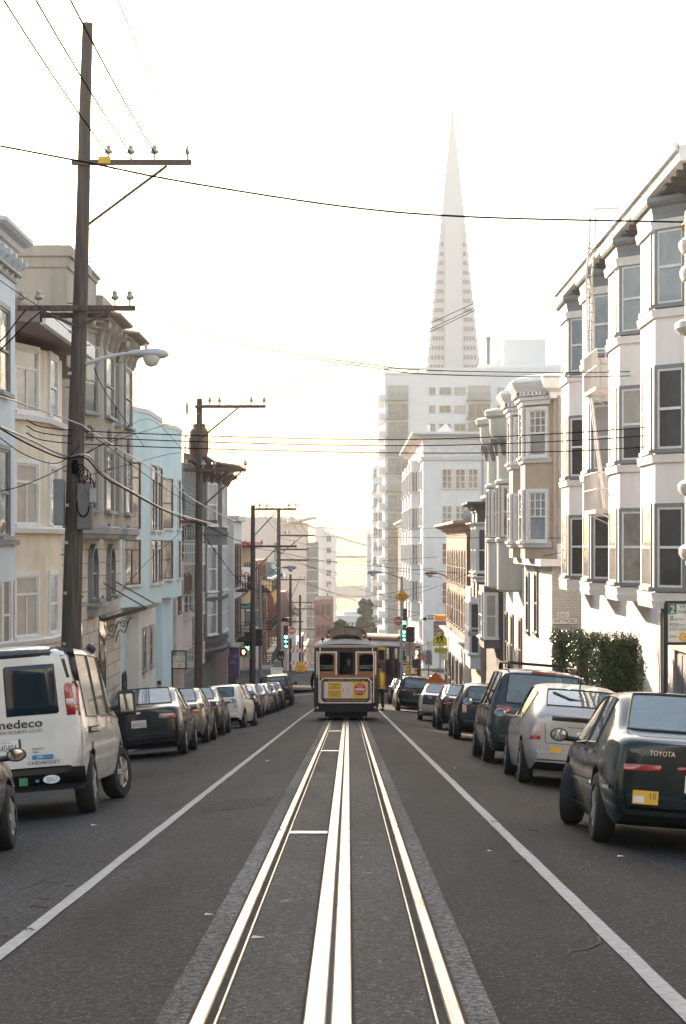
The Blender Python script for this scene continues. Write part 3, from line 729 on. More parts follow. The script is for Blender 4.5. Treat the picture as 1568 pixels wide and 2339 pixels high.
# the big white house, four angled bays and slate trim
h = house('white_bay_house', 7.8, 58, 'big white house on the right with four angled bays and slate blue window trim')
wallbox(h, 7.8, 20, 45, 71.3, -1.3, 7.4, S_WHITE); wallbox(h, 7.6, 20, 45, 71.25, -6.8, -1.28, S_WHITE, 'ground_floor_wall')
for k in range(4):
    y1 = 49.2 + 6.4 * k; q = Bay(h, 1, 7.8, .9, y1 - 1.15, y1, y1 + 2.45, min(y1 + 3.6, 71.28), -1.28, 7.3, S_WHITE)
    for z0, z1, pn in ((5.4, 7.05, P_SKYREFL), (2.15, 3.95, P_BLIND), (-.95, .85, P_DARK)):
        q.win('near', .40, .93, z0, z1, casing=W_BLUE, pane=pn if z0 > 5 else rnd.choice((P_BLIND, P_CURT, P_DARK)) if z0 > 2 else rnd.choice((P_DARK, P_CURT, P_DARK)), case=.085, out=.05, sill=.12)
        q.win('front', .24, .80, z0, z1, casing=W_BLUE, pane=P_CURT if z0 < 5 else P_SKYREFL, case=.09, out=.03, sill=.10)
        q.belt([(-.04, z0 - .30), (.06, z0 - .30), (.09, z0 - .12), (-.04, z0 - .1)], S_WHITE, 'moulding')
    q.belt([(-.05, -1.42), (.05, -1.42), (.09, -1.25), (-.05, -1.25)], S_WHITE, 'moulding')
    q.belt(classic(7.78, .2, .5), W_BLUE); q.belt([(-.05, 7.06), (.08, 7.08), (.12, 7.28), (-.05, 7.3)], W_WHITE, 'dentil_band')
ev = MB(); ev.add([(6.80, 44.9, 7.9), (6.80, 71.5, 7.9), (8, 71.5, 7.9), (8, 44.9, 7.9), (6.76, 44.9, 8.2), (6.76, 71.5, 8.2), (8, 71.5, 8.5), (8, 44.9, 8.5)],
       [(0, 1, 2, 3), (4, 5, 6, 7), (0, 1, 5, 4), (0, 3, 7, 4), (1, 2, 6, 5), (2, 3, 7, 6)]); ev.build('roof_eave', W_WHITE, h)
wallbox(h, 7.7, 20, 44.95, 71.45, 7.38, 7.93, S_WHITE, 'frieze')
MB().box(6.69, 6.79, 44.9, 71.5, 8.1, 8.27).build('gutter', W_WHITE, h)
for k in range(4):
    for i in range(4):
        yy = 49.2 + 6.4 * k + 2.9 + i * .95
        if yy < 71: bracket(h, (7.72, yy, 7.89), DY, -DX, .24, .40, .78, DENT)
for i in range(4): bracket(h, (7.72, 45.3 + i * .85, 7.89), DY, -DX, .24, .40, .78, DENT)
for z in (4.25, .95):
    balcony(h, 1, 7.8, 58.5, 61.6, z, 1.15, 1.0, CREAMIRON, n=11)
    window(h, fp(1, 7.8, 0, 59.2, z + .15), DY, -DX, 1.4, 2.0, casing=W_BLUE, pane=P_CURT)
ld = MB()
for s_ in (-.22, .22):
    yy = 60.1 + s_
    dx = s_ * .45; ld.tube([(6.66 + dx, yy, 5.3), (6.62 + dx, yy, 7.4), (6.70 + dx, yy, 8.2), (6.72 + dx, yy, 9.0), (6.86 + dx, yy, 9.2), (7.9, yy, 9.25)], .034, 5).tube([(7.8, yy, 8.3), (7.8, yy, 9.25)], .03, 5)
for i in range(15):
    z = 5.4 + .25 * i; ld.tube([(6.55, 59.88, z), (6.75, 60.32, z)], .022, 4)
for s_ in (-.22, .22): ld.tube([(6.95, 59.2 + s_, .98), (6.75, 60.9 + s_, 4.2)], .03, 5)
ld.build('ladder', CREAMIRON, h)
for yy, w_ in ((65.6, .75), (53.4, 1.1)):
    b = MB(); k = 8; b.oprism(V((7.6, yy, -4.2)), DY, -DX, [(0, 0), (w_, 0)] + [(w_ / 2 + w_ / 2 * math.cos(math.pi * i / k), 1.15 + .45 * math.sin(math.pi * i / k)) for i in range(k + 1)], -.05, .02); b.build('niche', S_CREAMW, h)
g = MB(); g.obox(V((7.6, 46.9, -4.9)), DY, -DX, 0, 3.4, 0, 2.5, -.02, .03)
for i in range(4):
    for j in range(4): g.obox(V((7.6, 46.9, -4.9)), DY, -DX, .15 + i * .82, .82 + i * .82, .12 + j * .6, .6 + j * .6, .02, .05)
g.build('garage_door', GARAGE, h)
g = MB(); g.obox(V((7.6, 46.9, -4.9)), DY, -DX, -.25, 0, 0, 2.7, -.02, .10).obox(V((7.6, 46.9, -4.9)), DY, -DX, 3.4, 3.65, 0, 2.7, -.02, .1).obox(V((7.6, 46.9, -4.9)), DY, -DX, -.25, 3.65, 2.5, 2.75, -.02, .12).build('door_frame', W_GREY, h)
window(h, fp(1, 7.6, 0, 56.5, -4.2), DY, -DX, 1.7, 1.2, frame=W_GREY, pane=P_DARK); window(h, fp(1, 7.6, 0, 62, -4.5), DY, -DX, 1.2, 1.0, frame=W_GREY, pane=P_DARK)
MB().tube([(7.45, 51.6, -1.35), (7.4, 51.5, -1.6), (7.42, 51.5, -5.0)], .06, 8).build('drainpipe', mat('zinc', (.27, .26, .25), .5, metal=.5, var=.2), h)

# mushroom coloured house with white window surrounds
h = house('mushroom_house', 7.3, 82, 'mushroom brown house with white cornices and sashes beyond the alley on the right')
wallbox(h, 7.3, 19, 77.5, 88, -.7, 5.4, S_BROWNT)
wallbox(h, 7.12, 19, 76.5, 88.6, -8.2, -.72, S_WHITE, 'ground_floor_wall')
MB().box(7.14, 19, 76.47, 76.52, -8.2, -.75).build('brick_side', GBRICK, h)
MB().box(6.7, 19.1, 76.2, 88.6, -.74, -.5).build('ledge', W_WHITE, h)
for k, (y0, y1, y2, y3) in enumerate(((78.1, 79.2, 81.2, 82.3), (84.0, 85.1, 87.0, 87.95))):
    q = Bay(h, 1, 7.3, .9, y0, y1, y2, y3, -.5, 5.3, S_BROWNT)
    for z0, z1, lt in ((3.2, 4.85, 3), (.15, 1.9, 3)):
        q.win('near', .2, .82, z0, z1, pane=P_CURT if z0 > 2 else P_SKYREFL, case=.12, lattice=lt, out=.1); q.win('front', .16, .84, z0, z1, pane=P_CURT, case=.12, lattice=lt, out=.1)
        q.belt([(-.04, z0 - .24), (.07, z0 - .24), (.13, z0 - .1), (.05, z0 - .04), (-.04, z0 - .04)], W_WHITE, 'moulding')
    q.belt([(-.05, 5.05), (.12, 5.05), (.12, 5.2), (.22, 5.22), (.22, 5.34), (-.05, 5.34)], W_WHITE, 'moulding')
    q.belt([(-.05, 5.34), (.2, 5.34), (.3, 5.5), (-.05, 5.52)], DENT, 'dentil_band')
    dn = MB()
    for wf in ('near', 'front'):
        a, d, n, L = q.face(wf); m_ = max(3, int(L / .2))
        for i in range(m_): dn.obox(a + V((0, 0, 5.36)), d, n, 0, L, .13, .16, .2, .30) if i == 0 else None; dn.obox(a + d * (L * (i + .25) / m_) + V((0, 0, 5.36)), d, n, 0, L / m_ * .5, 0, .14, .2, .34)
    dn.build('dentils', W_WHITE, h)
    q.belt([(-.05, 5.5), (.30, 5.5), (.44, 5.72), (.50, 5.86), (.44, 5.96), (.36, 6.02), (-.05, 6.14)], W_WHITE)
cornice(h, [(19, 77.5), (7.3, 77.5), (7.3, 78.1)], [(-.05, 5.15), (.15, 5.2), (.18, 5.4), (.4, 5.55), (.45, 6.0), (-.05, 6.1)], W_WHITE, out=-1)
MB().tube([(7.45, 77.38, -.5), (7.45, 77.38, 5.3)], .07, 6).build('drainpipe', W_GREY, h)
for yy, zz in ((82.0, -3.3), (85.9, -3.4)):
    o = window(h, fp(1, 7.12, 0, yy, zz), DY, -DX, 1.2, 2.2, frame=W_DARK, pane=P_DARK, case=.14, out=.06)
for yy in (79.3, 83.2, 86.5): window(h, fp(1, 7.12, 0, yy, -7.4), DY, -DX, 1.5, 1.9, frame=W_GREY, pane=P_DARK)
ac = MB().box(7.35, 7.95, 76.7, 77.1, -.5, .05); ac.build('air_conditioner', W_WHITE, h, bevel=.03)
MB().lathe([(.2, 0), (.21, -.02), (.05, -.03)], (7.72, 76.68, -.22), axis='y', n=12).build('fan_grille', DENT, h)

# pale house with round bays
h = house('round_bay_house', 7.3, 95, 'pale stone coloured house with two round bays and drum cornices past the mushroom brown house')
wallbox(h, 7.25, 19, 88.65, 101, -.9, 5.2, S_SAGE); wallbox(h, 7.15, 19, 88.65, 101, -9, -.92, S_CREAMW, 'ground_floor_wall')
for cy in (91.2, 97.6):
    c = (7.25, cy, 0); r = 1.05
    def half(prof, nm, m=S_SAGE, cc=c): return MB().lathe(prof, cc, n=26).build(nm, m, h, smooth=True)
    half([(r - .12, -1.95), (r, -1.85), (r, .1), (r - .05, .14), (r - .05, 2.5), (r, 2.55), (r, 4.4)], 'bay')
    half([(r, .1), (r + .08, .14), (r + .08, .26), (r, .32)], 'moulding'); half([(r, 2.5), (r + .1, 2.56), (r + .1, 2.66), (r, 2.74)], 'moulding')
    half([(r, 4.3), (r + .12, 4.4), (r + .3, 4.65), (r + .34, 5.25), (r + .5, 5.35), (r + .55, 5.55), (r + .4, 5.65), (.3, 5.72)], 'cornice')
    for q in [math.pi * (.55 + .9 * i / 4) for i in range(5)]:
        nn = V((math.cos(q), math.sin(q), 0)); dd = V((-nn.y, nn.x, 0)); bracket(h, V(c) + nn * r + V((0, 0, 4.42)), dd, nn, .16, .7, .3, ORN)
    for z0, z1 in ((.35, 2.4),):
        for q in (math.pi * 1.30, math.pi * 1.02, math.pi * .78):
            nn = V((math.cos(q), math.sin(q), 0)); dd = V((-nn.y, nn.x, 0)); w_ = .62
            window(h, V(c) + nn * (r - .07) - dd * (w_ / 2) + V((0, 0, z0)), dd, nn, w_, z1 - z0, frame=W_WHITE, pane=P_CURT, case=.07, sill=0)
        for q in [math.pi * (.62 + .17 * i) for i in range(6)]:
            MB().lathe([(.07, z0), (.055, z0 + .2), (.05, z1 - .2), (.075, z1)], (c[0] + (r + .03) * math.cos(q), c[1] + (r + .03) * math.sin(q), 0), n=8).build('colonnette', S_CREAMW, h, smooth=True)
for yy in (90, 94.5, 98):
    window(h, fp(1, 7.15, 0, yy, -5.6), DY, -DX, 1.1, 2.5, frame=W_BROWN, pane=P_DARK); 
for yy in (92.4, 96.6):
    window(h, fp(1, 7.15, 0, yy, -8.4), DY, -DX, 1.2, 4.0, frame=S_CREAMW, pane=P_DARK, arch=True, sill=0, name='doorway')

# dark umber house
h = house('umber_house', 7, 106, 'dark umber wooden house with white topped columns and a slate bay before the brick house')
wallbox(h, 7.0, 19, 101.1, 112, -10, 2.0, S_DBROWN)
q = Bay(h, 1, 7.0, .7, 101.3, 101.5, 105.5, 105.8, -4.8, -1.9, S_MAUVE); q.win('near', .18, .86, -4.3, -2.3, pane=P_BLIND); q.win('front', .2, .8, -4.3, -2.3, pane=P_CURT)
window(h, V((7.15, 101.1, -.9)), DX, NY, .75, 2.0, pane=P_CURT)
MB().box(6.35, 7.2, 101.05, 101.6, -1.88, 1.2).build('corner_pilaster', S_CREAMW, h)
for yy in (106.2, 109):
    q = Bay(h, 1, 7.0, .75, yy - .5, yy, yy + 1.6, yy + 2.1, -2.6, 1.6, S_DBROWN); q.win('near', .1, .9, -1.3, .8, pane=P_DARK, case=.05); q.win('front', .1, .9, -1.3, .8, pane=P_DARK, case=.06)
    q.belt(classic(2.1, .5, .5), S_DBROWN); q.belt(classic(1.1, .3, .3), W_WHITE, 'moulding'); q.belt(classic(-1.5, .2, .3), W_WHITE, 'moulding')
cornice(h, [(19, 101.1), (7.0, 101.1), (7.0, 106)], classic(2.35, .6, .6), W_WHITE, out=-1)
b = MB(); b.oprism(V((7.0, 101.05, -7.6)), DX, NY, [(0, 0), (2.5, 0), (2.5, 2.2), (.6, 2.2), (.2, 1.6)], -.1, .05); b.build('porch_arch', S_DBROWN, h)

# narrow pale house
h = house('pale_narrow_house', 6.8, 117, 'narrow pale house with a small canopy squeezed beside the brick corner house')
wallbox(h, 6.8, 19, 112.1, 121.9, -11, .2, S_PINK); q = Bay(h, 1, 6.8, .5, 112.4, 113, 117.5, 118, -6.4, -2.2, W_WHITE)
for t in (.08, .4, .72): q.win('front', t, t + .22, -5.6, -3.0, pane=P_SKYREFL)
q.win('near', .1, .9, -5.6, -3.0, pane=P_DARK, case=.04)
MB().add([(6.8, 113, -7.2), (5.9, 113, -7.9), (5.9, 117, -7.9), (6.8, 117, -7.2), (6.8, 113, -7.3), (5.9, 113, -8.0), (5.9, 117, -8.0), (6.8, 117, -7.3)], [(0, 1, 2, 3), (4, 5, 6, 7), (0, 1, 5, 4), (1, 2, 6, 5)]).build('canopy', S_CREAMW, h)

# brick corner house
h = house('brick_house', 6.6, 134, 'brown brick corner house with rows of arched windows on the right')
wallbox(h, 6.6, 19, 122, 147, -5.6, .9, BRICK); wallbox(h, 6.45, 19, 121.95, 147, -11, -5.62, S_CREAMW, 'ground_floor_wall')
cornice(h, [(19, 122), (6.6, 122), (6.6, 147), (19, 147)], classic(1.35, .8, .75), mat('terracotta_cornice', (.30, .17, .10), .7, var=.2, scale=6), out=-1)
cornice(h, [(19, 121.95), (6.45, 121.95), (6.45, 147)], classic(-5.4, .35, .4), W_WHITE, 'moulding', out=-1)
for z0, z1 in ((-2.3, -.35), (-4.9, -2.95)):
    for i in range(8): window(h, fp(1, 6.6, 0, 123.2 + i * 2.95, z0), DY, -DX, 1.25, z1 - z0, frame=W_DARK, casing=W_BROWN, pane=P_DARK, arch=True, case=.08, out=.04)
for i in range(5): window(h, fp(1, 6.45, 0, 123.5 + i * 4.6, -10), DY, -DX, 2.4, 3.2, frame=W_DARK, pane=P_DARK, sill=0, name='shop_window')
MB().lathe([(.02, 0), (.34, .14), (.38, .2), (.35, .2), (.02, .04)], (6.95, 126, 1.7), axis='y', n=14).tube([(6.95, 126, 1.3), (6.95, 126, 1.75)], .03, 5).build('satellite_dish', W_GREY, h)
# ================================================================ beyond the crossing
F_WHITE = mat('tower_white', (.82, .79, .75), .8, var=.05, scale=.15)
F_PINK = mat('tower_pink', (.72, .62, .54), .85, var=.08, scale=.1)
F_BRICK = wall_mat('far_brick', (.33, .175, .125), 'brick', (.25, .17, .14), w=.6, h=.25)
F_GLASS = pane_mat('tower_glass', (.10, .12, .10), (.22, .26, .22))
F_YBRICK = wall_mat('yellow_brick', (.48, .36, .21), 'brick', (.33, .26, .18), w=.3, h=.12)

def win_face(root, p, d, n, w, h, frame=W_WHITE, pane=P_CURT, bars=1, rows=1):
    """a simple far window: frame with bars and one pane"""
    b = MB(); f = .09
    b.obox(p, d, n, -f, 0, -f, h + f, -.02, .1).obox(p, d, n, w, w + f, -f, h + f, -.02, .1).obox(p, d, n, 0, w, h, h + f, -.02, .1).obox(p, d, n, 0, w, -f, 0, -.02, .14)
    for i in range(1, bars + 1): b.obox(p, d, n, w * i / (bars + 1) - .04, w * i / (bars + 1) + .04, 0, h, -.02, .07)
    for i in range(1, rows): b.obox(p, d, n, 0, w, h * i / rows - .03, h * i / rows + .03, -.02, .07)
    o = b.build('window', frame, root); MB().obox(p, d, n, 0, w, 0, h, -.02, .03).build('pane', pane, o); return o

# white corner building over the crossing
h = house('white_corner_building', 6, 176, 'white corner building with lattice frieze across the crossing on the right')
wallbox(h, 5.9, 22, 172.6, 214, -10.4, 8.3, S_OFFW)
cornice(h, [(22, 172.6), (5.9, 172.6), (5.9, 214)], classic(8.9, .9, .8), W_WHITE, out=-1)
cornice(h, [(22, 172.6), (5.9, 172.6), (5.9, 214)], [(-.05, 6.7), (.12, 6.7), (.2, 6.95), (-.05, 7.0)], W_WHITE, 'moulding', out=-1)
lt = MB()
for i in range(16):
    for s_ in (-1, 1):
        x = 6.3 + i * .95; a, c = (x, 7.05), (x + s_ * 1.1, 8.05)
        lt.tube([(a[0], 172.56, a[1]), (c[0], 172.56, c[1])], .025, 4)
lt.build('lattice_frieze', W_WHITE, h)
for z0, z1, pn in ((4.5, 5.95, P_WARM), (1.55, 3.05, P_CURT), (-1.5, .1, P_CURT), (-4.6, -3.0, P_CURT), (-7.5, -6.0, P_DARK)):
    for x in (7.45, 8.5, 9.5, 12.0, 13.1): win_face(h, V((x, 172.6, z0)), DX, NY, .68, z1 - z0, pane=pn, bars=0 if pn is P_DARK else 1, rows=3)
    for yy in (174.2, 177.5): win_face(h, V((5.9, yy, z0)), DY, -DX, 1.4, z1 - z0, pane=P_CURT, rows=2)
for y0 in (180, 189, 198, 207):
    q = Bay(h, 1, 5.9, .7, y0, y0 + .9, y0 + 4, y0 + 4.9, -6.3, 7.0, S_OFFW)
    for z0 in (4.4, 1.4, -1.6, -4.6): win_face(h, *[(lambda f: (f[0] + f[1] * .25 + V((0, 0, z0)), f[1], f[2]))(q.face('near'))][0], .65, 1.6, pane=P_CURT); win_face(h, *[(lambda f: (f[0] + f[1] * .5 + V((0, 0, z0)), f[1], f[2]))(q.face('front'))][0], 2.0, 1.6, pane=P_DARK)
b = MB(); b.oprism(V((7.0, 186, 8.3)), DX, NY, [(0, 0), (2.4, 0), (2.4, .7), (1.3, 2.1), (0, .9)], -3, 0); b.build('roof_gable', S_WHITE, h)
MB().tube([(6.6, 180, 8.3), (6.6, 180, 9.9)], .16, 8).build('vent_pipe', W_WHITE, h)
MB().tube([(10.6, 172.5, 8), (10.6, 172.5, -6)], .06, 6).build('drainpipe', W_GREY, h)
MB().box(11, 22, 172.3, 172.62, -.1, .9).build('belt_course', S_OFFW, h)

# cream narrow building next along
h = house('cream_building', 6, 236, 'narrow cream building with fluted pilasters between the white corner building and the tall apartment tower')
wallbox(h, 6.1, 20, 215, 262, -20, 1.9, S_CREAMW)
cornice(h, [(20, 215), (6.1, 215), (6.1, 262)], classic(2.6, .7, .8), W_WHITE, out=-1)
for i in range(12): MB().box(5.9, 6.12, 216 + i * 3.8, 216.7 + i * 3.8, -14, 1.8).build('pilaster', S_CREAMW, h)
for z in (-1.8, -5, -8.4):
    for i in range(11): win_face(h, V((6.1, 217.4 + i * 3.8, z)), DY, -DX, 1.7, 2.1, pane=P_DARK)

# apartment tower
TX0, TX1, TY = 5.35, 34.0, 320.0
h = empty('apartment_tower', (20, TY, gz(TY) - 1), 'tall pale apartment tower with balconies in front of the pointed tower', 'apartment tower')
wallbox(h, TX0, TX1, TY, TY + 24, gz(TY) - 1, 25.0, F_WHITE)
MB().box(TX0 - .1, TX1, TY - .15, TY + .15, 25.0, 25.25).box(TX0 - .1, TX1, TY - .1, TY + .1, 25.7, 25.95).box(TX0 - .1, TX0 + .15, TY, TY + 24, 25.0, 25.95).box(5.6, 5.9, TY - .1, TY + .1, 25.2, 25.7).box(10, 10.4, TY - .1, TY + .1, 25.2, 25.7).box(14, 30, TY - .1, TY + .1, 25.2, 25.7).build('roof_rail', F_WHITE, h)
FR = mat('far_alu', (.55, .52, .48), .5, var=.1); GR = mat('far_rail', (.42, .38, .33), .5, var=.1)
for i in range(16):
    z = 21.3 - 2.66 * i
    if z < gz(TY): break
    for x0, w_ in ((5.85, 2.85), (17.6, 3.1)):
        o = win_face(h, V((x0, TY, z)), DX, NY, w_, 1.95, frame=FR, pane=rnd.choice((P_CURT, P_BLIND, P_WARM)), bars=rnd.choice((1, 2)))
        g = MB().box(x0 - .35, x0 + w_ + .1, TY - .95, TY, z - .18, z - .04).box(x0 - .35, x0 + w_ + .1, TY - .95, TY - .9, z + .88, z + .95)
        for k in range(15): g.box(x0 - .35 + (w_ + .4) * k / 14, x0 - .32 + (w_ + .4) * k / 14, TY - .94, TY - .91, z - .1, z + .9)
        g.build('balcony', GR, h)
    for x0, w_ in ((11.9, .75), (13.4, 1.55), (15.6, 1.5), (21.9, .75)):
        if z > -6: win_face(h, V((x0, TY, z + .75)), DX, NY, w_, .95, frame=FR, pane=rnd.choice((P_CURT, P_WARM, P_BLIND, P_DARK)), bars=1)
    for yy in (TY + 2, TY + 8.5, TY + 15):
        MB().box(TX0 - .9, TX0, yy, yy + 4, z - .18, z + .9).build('side_balcony', F_WHITE, h)
    MB().box(TX0 - .02, TX1, TY - .04, TY, z - .5, z - .42).build('floor_band', F_WHITE, h)
wallbox(h, 19.5, TX1, TY + 6, TY + 20, 25, 26.9, F_WHITE, 'penthouse'); wallbox(h, 23.3, 29.6, TY + 8, TY + 14, 26.9, 30.9, F_WHITE, 'lift_house')
MB().tube([(21, TY + 8, 26.5), (21, TY + 8, 30.8)], .28, 10).tube([(21, TY + 8, 30.6), (21, TY + 8, 31.2)], .38, 10).build('chimney', mat('flue_metal', (.30, .26, .23), .5, metal=.4), h)
MB().lathe([(.3, 26.9), (.3, 27.5), (.42, 27.5), (.42, 27.75), (.1, 27.8)], (22.5, TY + 8, 0), n=10).build('roof_vent', F_WHITE, h)
ar = MB()
for i in range(4): ar.tube([(21.3, TY + 8, 29.8 - i * .6), (22.9, TY + 8, 30.2 - i * 1.0)], .03, 4)
ar.build('antenna', GR, h)

# slim block behind it
h = empty('apartment_block', (7, 425, gz(425)), 'slim hazy apartment block left of the pale tower', 'apartment block')
wallbox(h, 4.75, 12, 420, 440, gz(425) - 2, 15.2, F_WHITE)
for i in range(21):
    z = 13 - 2.8 * i
    for x in (4.95, 5.95, 6.7): win_face(h, V((x, 420, z)), DX, NY, .6, 1.5, frame=FR, pane=P_CURT)
    MB().box(4.55, 4.75, 421, 438, z - .3, z + .3).build('floor_band', F_WHITE, h)

# the pointed tower
PY, HB = 1000.0, -66.0
PZT = (CV - 248) * PY / FOC; PXC = (1034 - CU) * PY / FOC
def half_w(z): return (4.0 + (PZT - z) * 5 * .1925 * 1.0) / 2 / 5.0
h = empty('pyramid_tower', (PXC, PY, HB), 'very tall white pyramid shaped tower with two side wings, fading in the haze', 'skyscraper')
PYR = mat('pyramid_white', (.66, .64, .62), .7, var=.04, scale=.02)
z1 = PZT - 1.0; b = MB(); a0, a1 = half_w(HB), half_w(z1)
b.add([(PXC - a0, PY - a0, HB), (PXC + a0, PY - a0, HB), (PXC + a0, PY + a0, HB), (PXC - a0, PY + a0, HB), (PXC - a1, PY - a1, z1), (PXC + a1, PY - a1, z1), (PXC + a1, PY + a1, z1), (PXC - a1, PY + a1, z1), (PXC, PY, PZT)],
      [(0, 1, 5, 4), (1, 2, 6, 5), (2, 3, 7, 6), (3, 0, 4, 7), (4, 5, 8), (5, 6, 8), (6, 7, 8), (7, 4, 8)])
b.build('wall', PYR, h)
zt = (CV - 512) * PY / FOC; zw = (CV - 486) * PY / FOC
def face_y(z): return PY - half_w(z)
b = MB(); w2 = 3.9
b.add([(PXC - w2 - .3, face_y(HB) - 4.5, HB), (PXC + w2 + .3, face_y(HB) - 4.5, HB), (PXC + w2 - .2, face_y(zt) - 5, zt), (PXC - w2 + .2, face_y(zt) - 5, zt), (PXC - w2 - .3, PY, HB), (PXC + w2 + .3, PY, HB), (PXC + w2 - .2, PY, zt), (PXC - w2 + .2, PY, zt)],
      [(0, 1, 2, 3), (0, 3, 7, 4), (1, 2, 6, 5), (3, 2, 6, 7)]); b.build('lift_wing', PYR, h)
P_PYR = mat('tower_windows', (.10, .095, .09), .3, var=.2, scale=.2)
SL = V((0, -(half_w(0) - half_w(10)) / 10 * -1, 1))
k = 0; z = zw - 1.5
while z > 72 and k < 46:
    k += 1; zb = z - 1.9; hw0, hw1 = half_w(zb), half_w(z)
    for s_ in (-1, 1):
        f = MB(); pn = MB()
        xi0 = w2 + .5; xo0, xo1 = hw0 - 1.0, hw1 - 1.0
        if xo1 - xi0 < .9: continue
        n_ = 4
        for i in range(n_):
            e = .13
            p = [(xi0 + (xo0 - xi0) * (i + e) / n_, zb), (xi0 + (xo0 - xi0) * (i + 1 - e) / n_, zb), (xi0 + (xo1 - xi0) * (i + 1 - e) / n_, z), (xi0 + (xo1 - xi0) * (i + e) / n_, z)]
            pn.add([(PXC + s_ * q[0], face_y(q[1]) - .25, q[1]) for q in p], [(0, 1, 2, 3)])
        f.add([(PXC + s_ * q[0], face_y(q[1]) - .1, q[1]) for q in ((xi0, zb - .1), (xo0, zb - .1), (xo1, z + .1), (xi0, z + .1))], [(0, 1, 2, 3)])
        o = f.build('window', PYR, h); pn.build('pane', P_PYR, o)
    z -= 4.3
nts = {-1: MB(), 1: MB()}
zz = zw - 2
while zz > 66:                                                   # saw-toothed edge of the floors
    for s_ in (-1, 1): nts[s_].box(PXC + s_ * half_w(zz) - .5, PXC + s_ * half_w(zz) + .5, PY - half_w(zz) - .2, PY + half_w(zz), zz - 1.4, zz)
    zz -= 4.3
for s_ in (-1, 1): nts[s_].build('edge_trim', PYR, h)

# hill-foot buildings on the left, far
h = empty('pink_tower', (-14, 452, gz(452)), 'broad pinkish tower block with a slanted roof far down the left side', 'tower block')
wallbox(h, -22, -13.2, 450, 470, gz(455) - 3, 5.8, F_PINK); wallbox(h, -13.3, -8.6, 450.5, 470, gz(455) - 3, 4.6, F_PINK, 'wing')
b = MB(); b.oprism(V((-13.2, 449, 3.6)), DX, NY, [(0, .6), (6.4, 1.9), (6.4, 2.35), (0, 1.1)], -14, .6); b.build('slanted_roof', F_PINK, h)
wallbox(h, -8.7, -6.2, 451, 466, gz(455) - 3, .6, F_GLASS, 'glass_stair')
fb = MB()
for i in range(22): fb.box(-8.75, -6.15, 450.9, 451, -.4 - i * 2.4, -.15 - i * 2.4)
fb.build('floor_bands', FR, h); wallbox(h, -15.2, -14.0, 449.8, 450, gz(450), .5, F_GLASS, 'glass_strip')
MB().tube([(-17, 452, 5.8), (-17, 452, 8)], .12, 6).tube([(-20, 452, 5.8), (-20, 452, 8.5)], .1, 6).build('roof_mast', FR, h)
h = empty('grey_tower', (-4.5, 505, gz(505)), 'hazy grey apartment tower with an open framed top beside the water gap', 'apartment tower')
wallbox(h, -7.6, -5.6, 500, 515, gz(505) - 3, 4.2, F_WHITE); wallbox(h, -5.7, -2.9, 500.5, 515, gz(505) - 3, 2.6, F_WHITE, 'wing')
fr = MB()
for i in range(4): fr.box(-5.6 + i * .7, -5.4 + i * .7, 500.5, 501, 2.6, 3.8)
fr.box(-5.6, -3.2, 500.5, 501, 3.7, 4.0).build('roof_frame', F_WHITE, h)
for i in range(20):
    z = 1.2 - i * 2.6; MB().box(-2.95, -2.6, 501, 513, z - .5, z + .4).build('balcony', F_WHITE, h); win_face(h, V((-4.9, 500.5, z - .4)), DX, NY, .9, 1.2, frame=FR, pane=P_WARM if i in (5, 9) else P_CURT)
MB().box(-4.6, -3.9, 500.35, 500.5, -22, -9).build('stair_panel', F_PINK, h)
h = empty('brick_block', (-5, 400, gz(400)), 'low red brick block at the foot of the left towers', 'brick building')
wallbox(h, -6.2, -2.9, 400, 425, gz(405) - 3, -9.9, F_BRICK)
for z in (-12.8, -16.6, -20.4):
    for x in (-5.9, -4.9, -3.9): win_face(h, V((x, 400, z)), DX, NY, .6, 1.9, frame=F_BRICK, pane=P_DARK, bars=1, rows=2)
h = empty('harbour_shed', (-1, 700, gz(700)), 'long pale flat roofed building beyond the bushes by the water', 'building')
wallbox(h, -4, 4.2, 640, 668, gz(650) - 3, -20.6, F_WHITE); wallbox(h, -1.5, 5, 645, 660, -20.6, -19.6, F_WHITE, 'upper_floor')
for i in range(7): win_face(h, V((-3.5 + i * 1.1, 640, -24)), DX, NY, .6, 1.4, frame=FR, pane=P_DARK)
h = empty('suspension_bridge', (0, 2300, -64), 'faint long bridge across the bay on the horizon', 'bridge')
MB().box(-600, 620, 2300, 2312, -14, -11).build('deck', F_WHITE, h)
for x in (-360, -60, 240): MB().box(x - 3, x + 3, 2302, 2310, -64, 30).build('bridge_tower', F_WHITE, h)
b = MB()
for x0 in (-360, -60): b.tube([(x0 + 300 * t, 2306, -9 + 38 * (2 * t - 1) ** 2) for t in [i / 14 for i in range(15)]], 1.2, 5)
b.build('cable', F_WHITE, h)
h = empty('harbour_tower', (8.4, 840, -60), 'pale hazy tower block standing before the bay', 'tower block')
b = MB(); b.prism([(7.2, 840), (10.3, 840), (10.3, 850), (7.2, 850)], -62, 4.6).prism([(6.2, 839.5), (10.6, 839.5), (10.6, 851), (6.2, 851)], -62, -16); b.build('wall', F_WHITE, h)
tag(MB().grid([[V((x, 2600 + 40 * math.sin(x * .002), -63.5)), V((x, 2800, -52 + 6 * math.sin(x * .0061) + 2 * math.sin(x * .021)))] for x in range(-2500, 2501, 100)]).build('hills', M_EARTH), kind='structure')

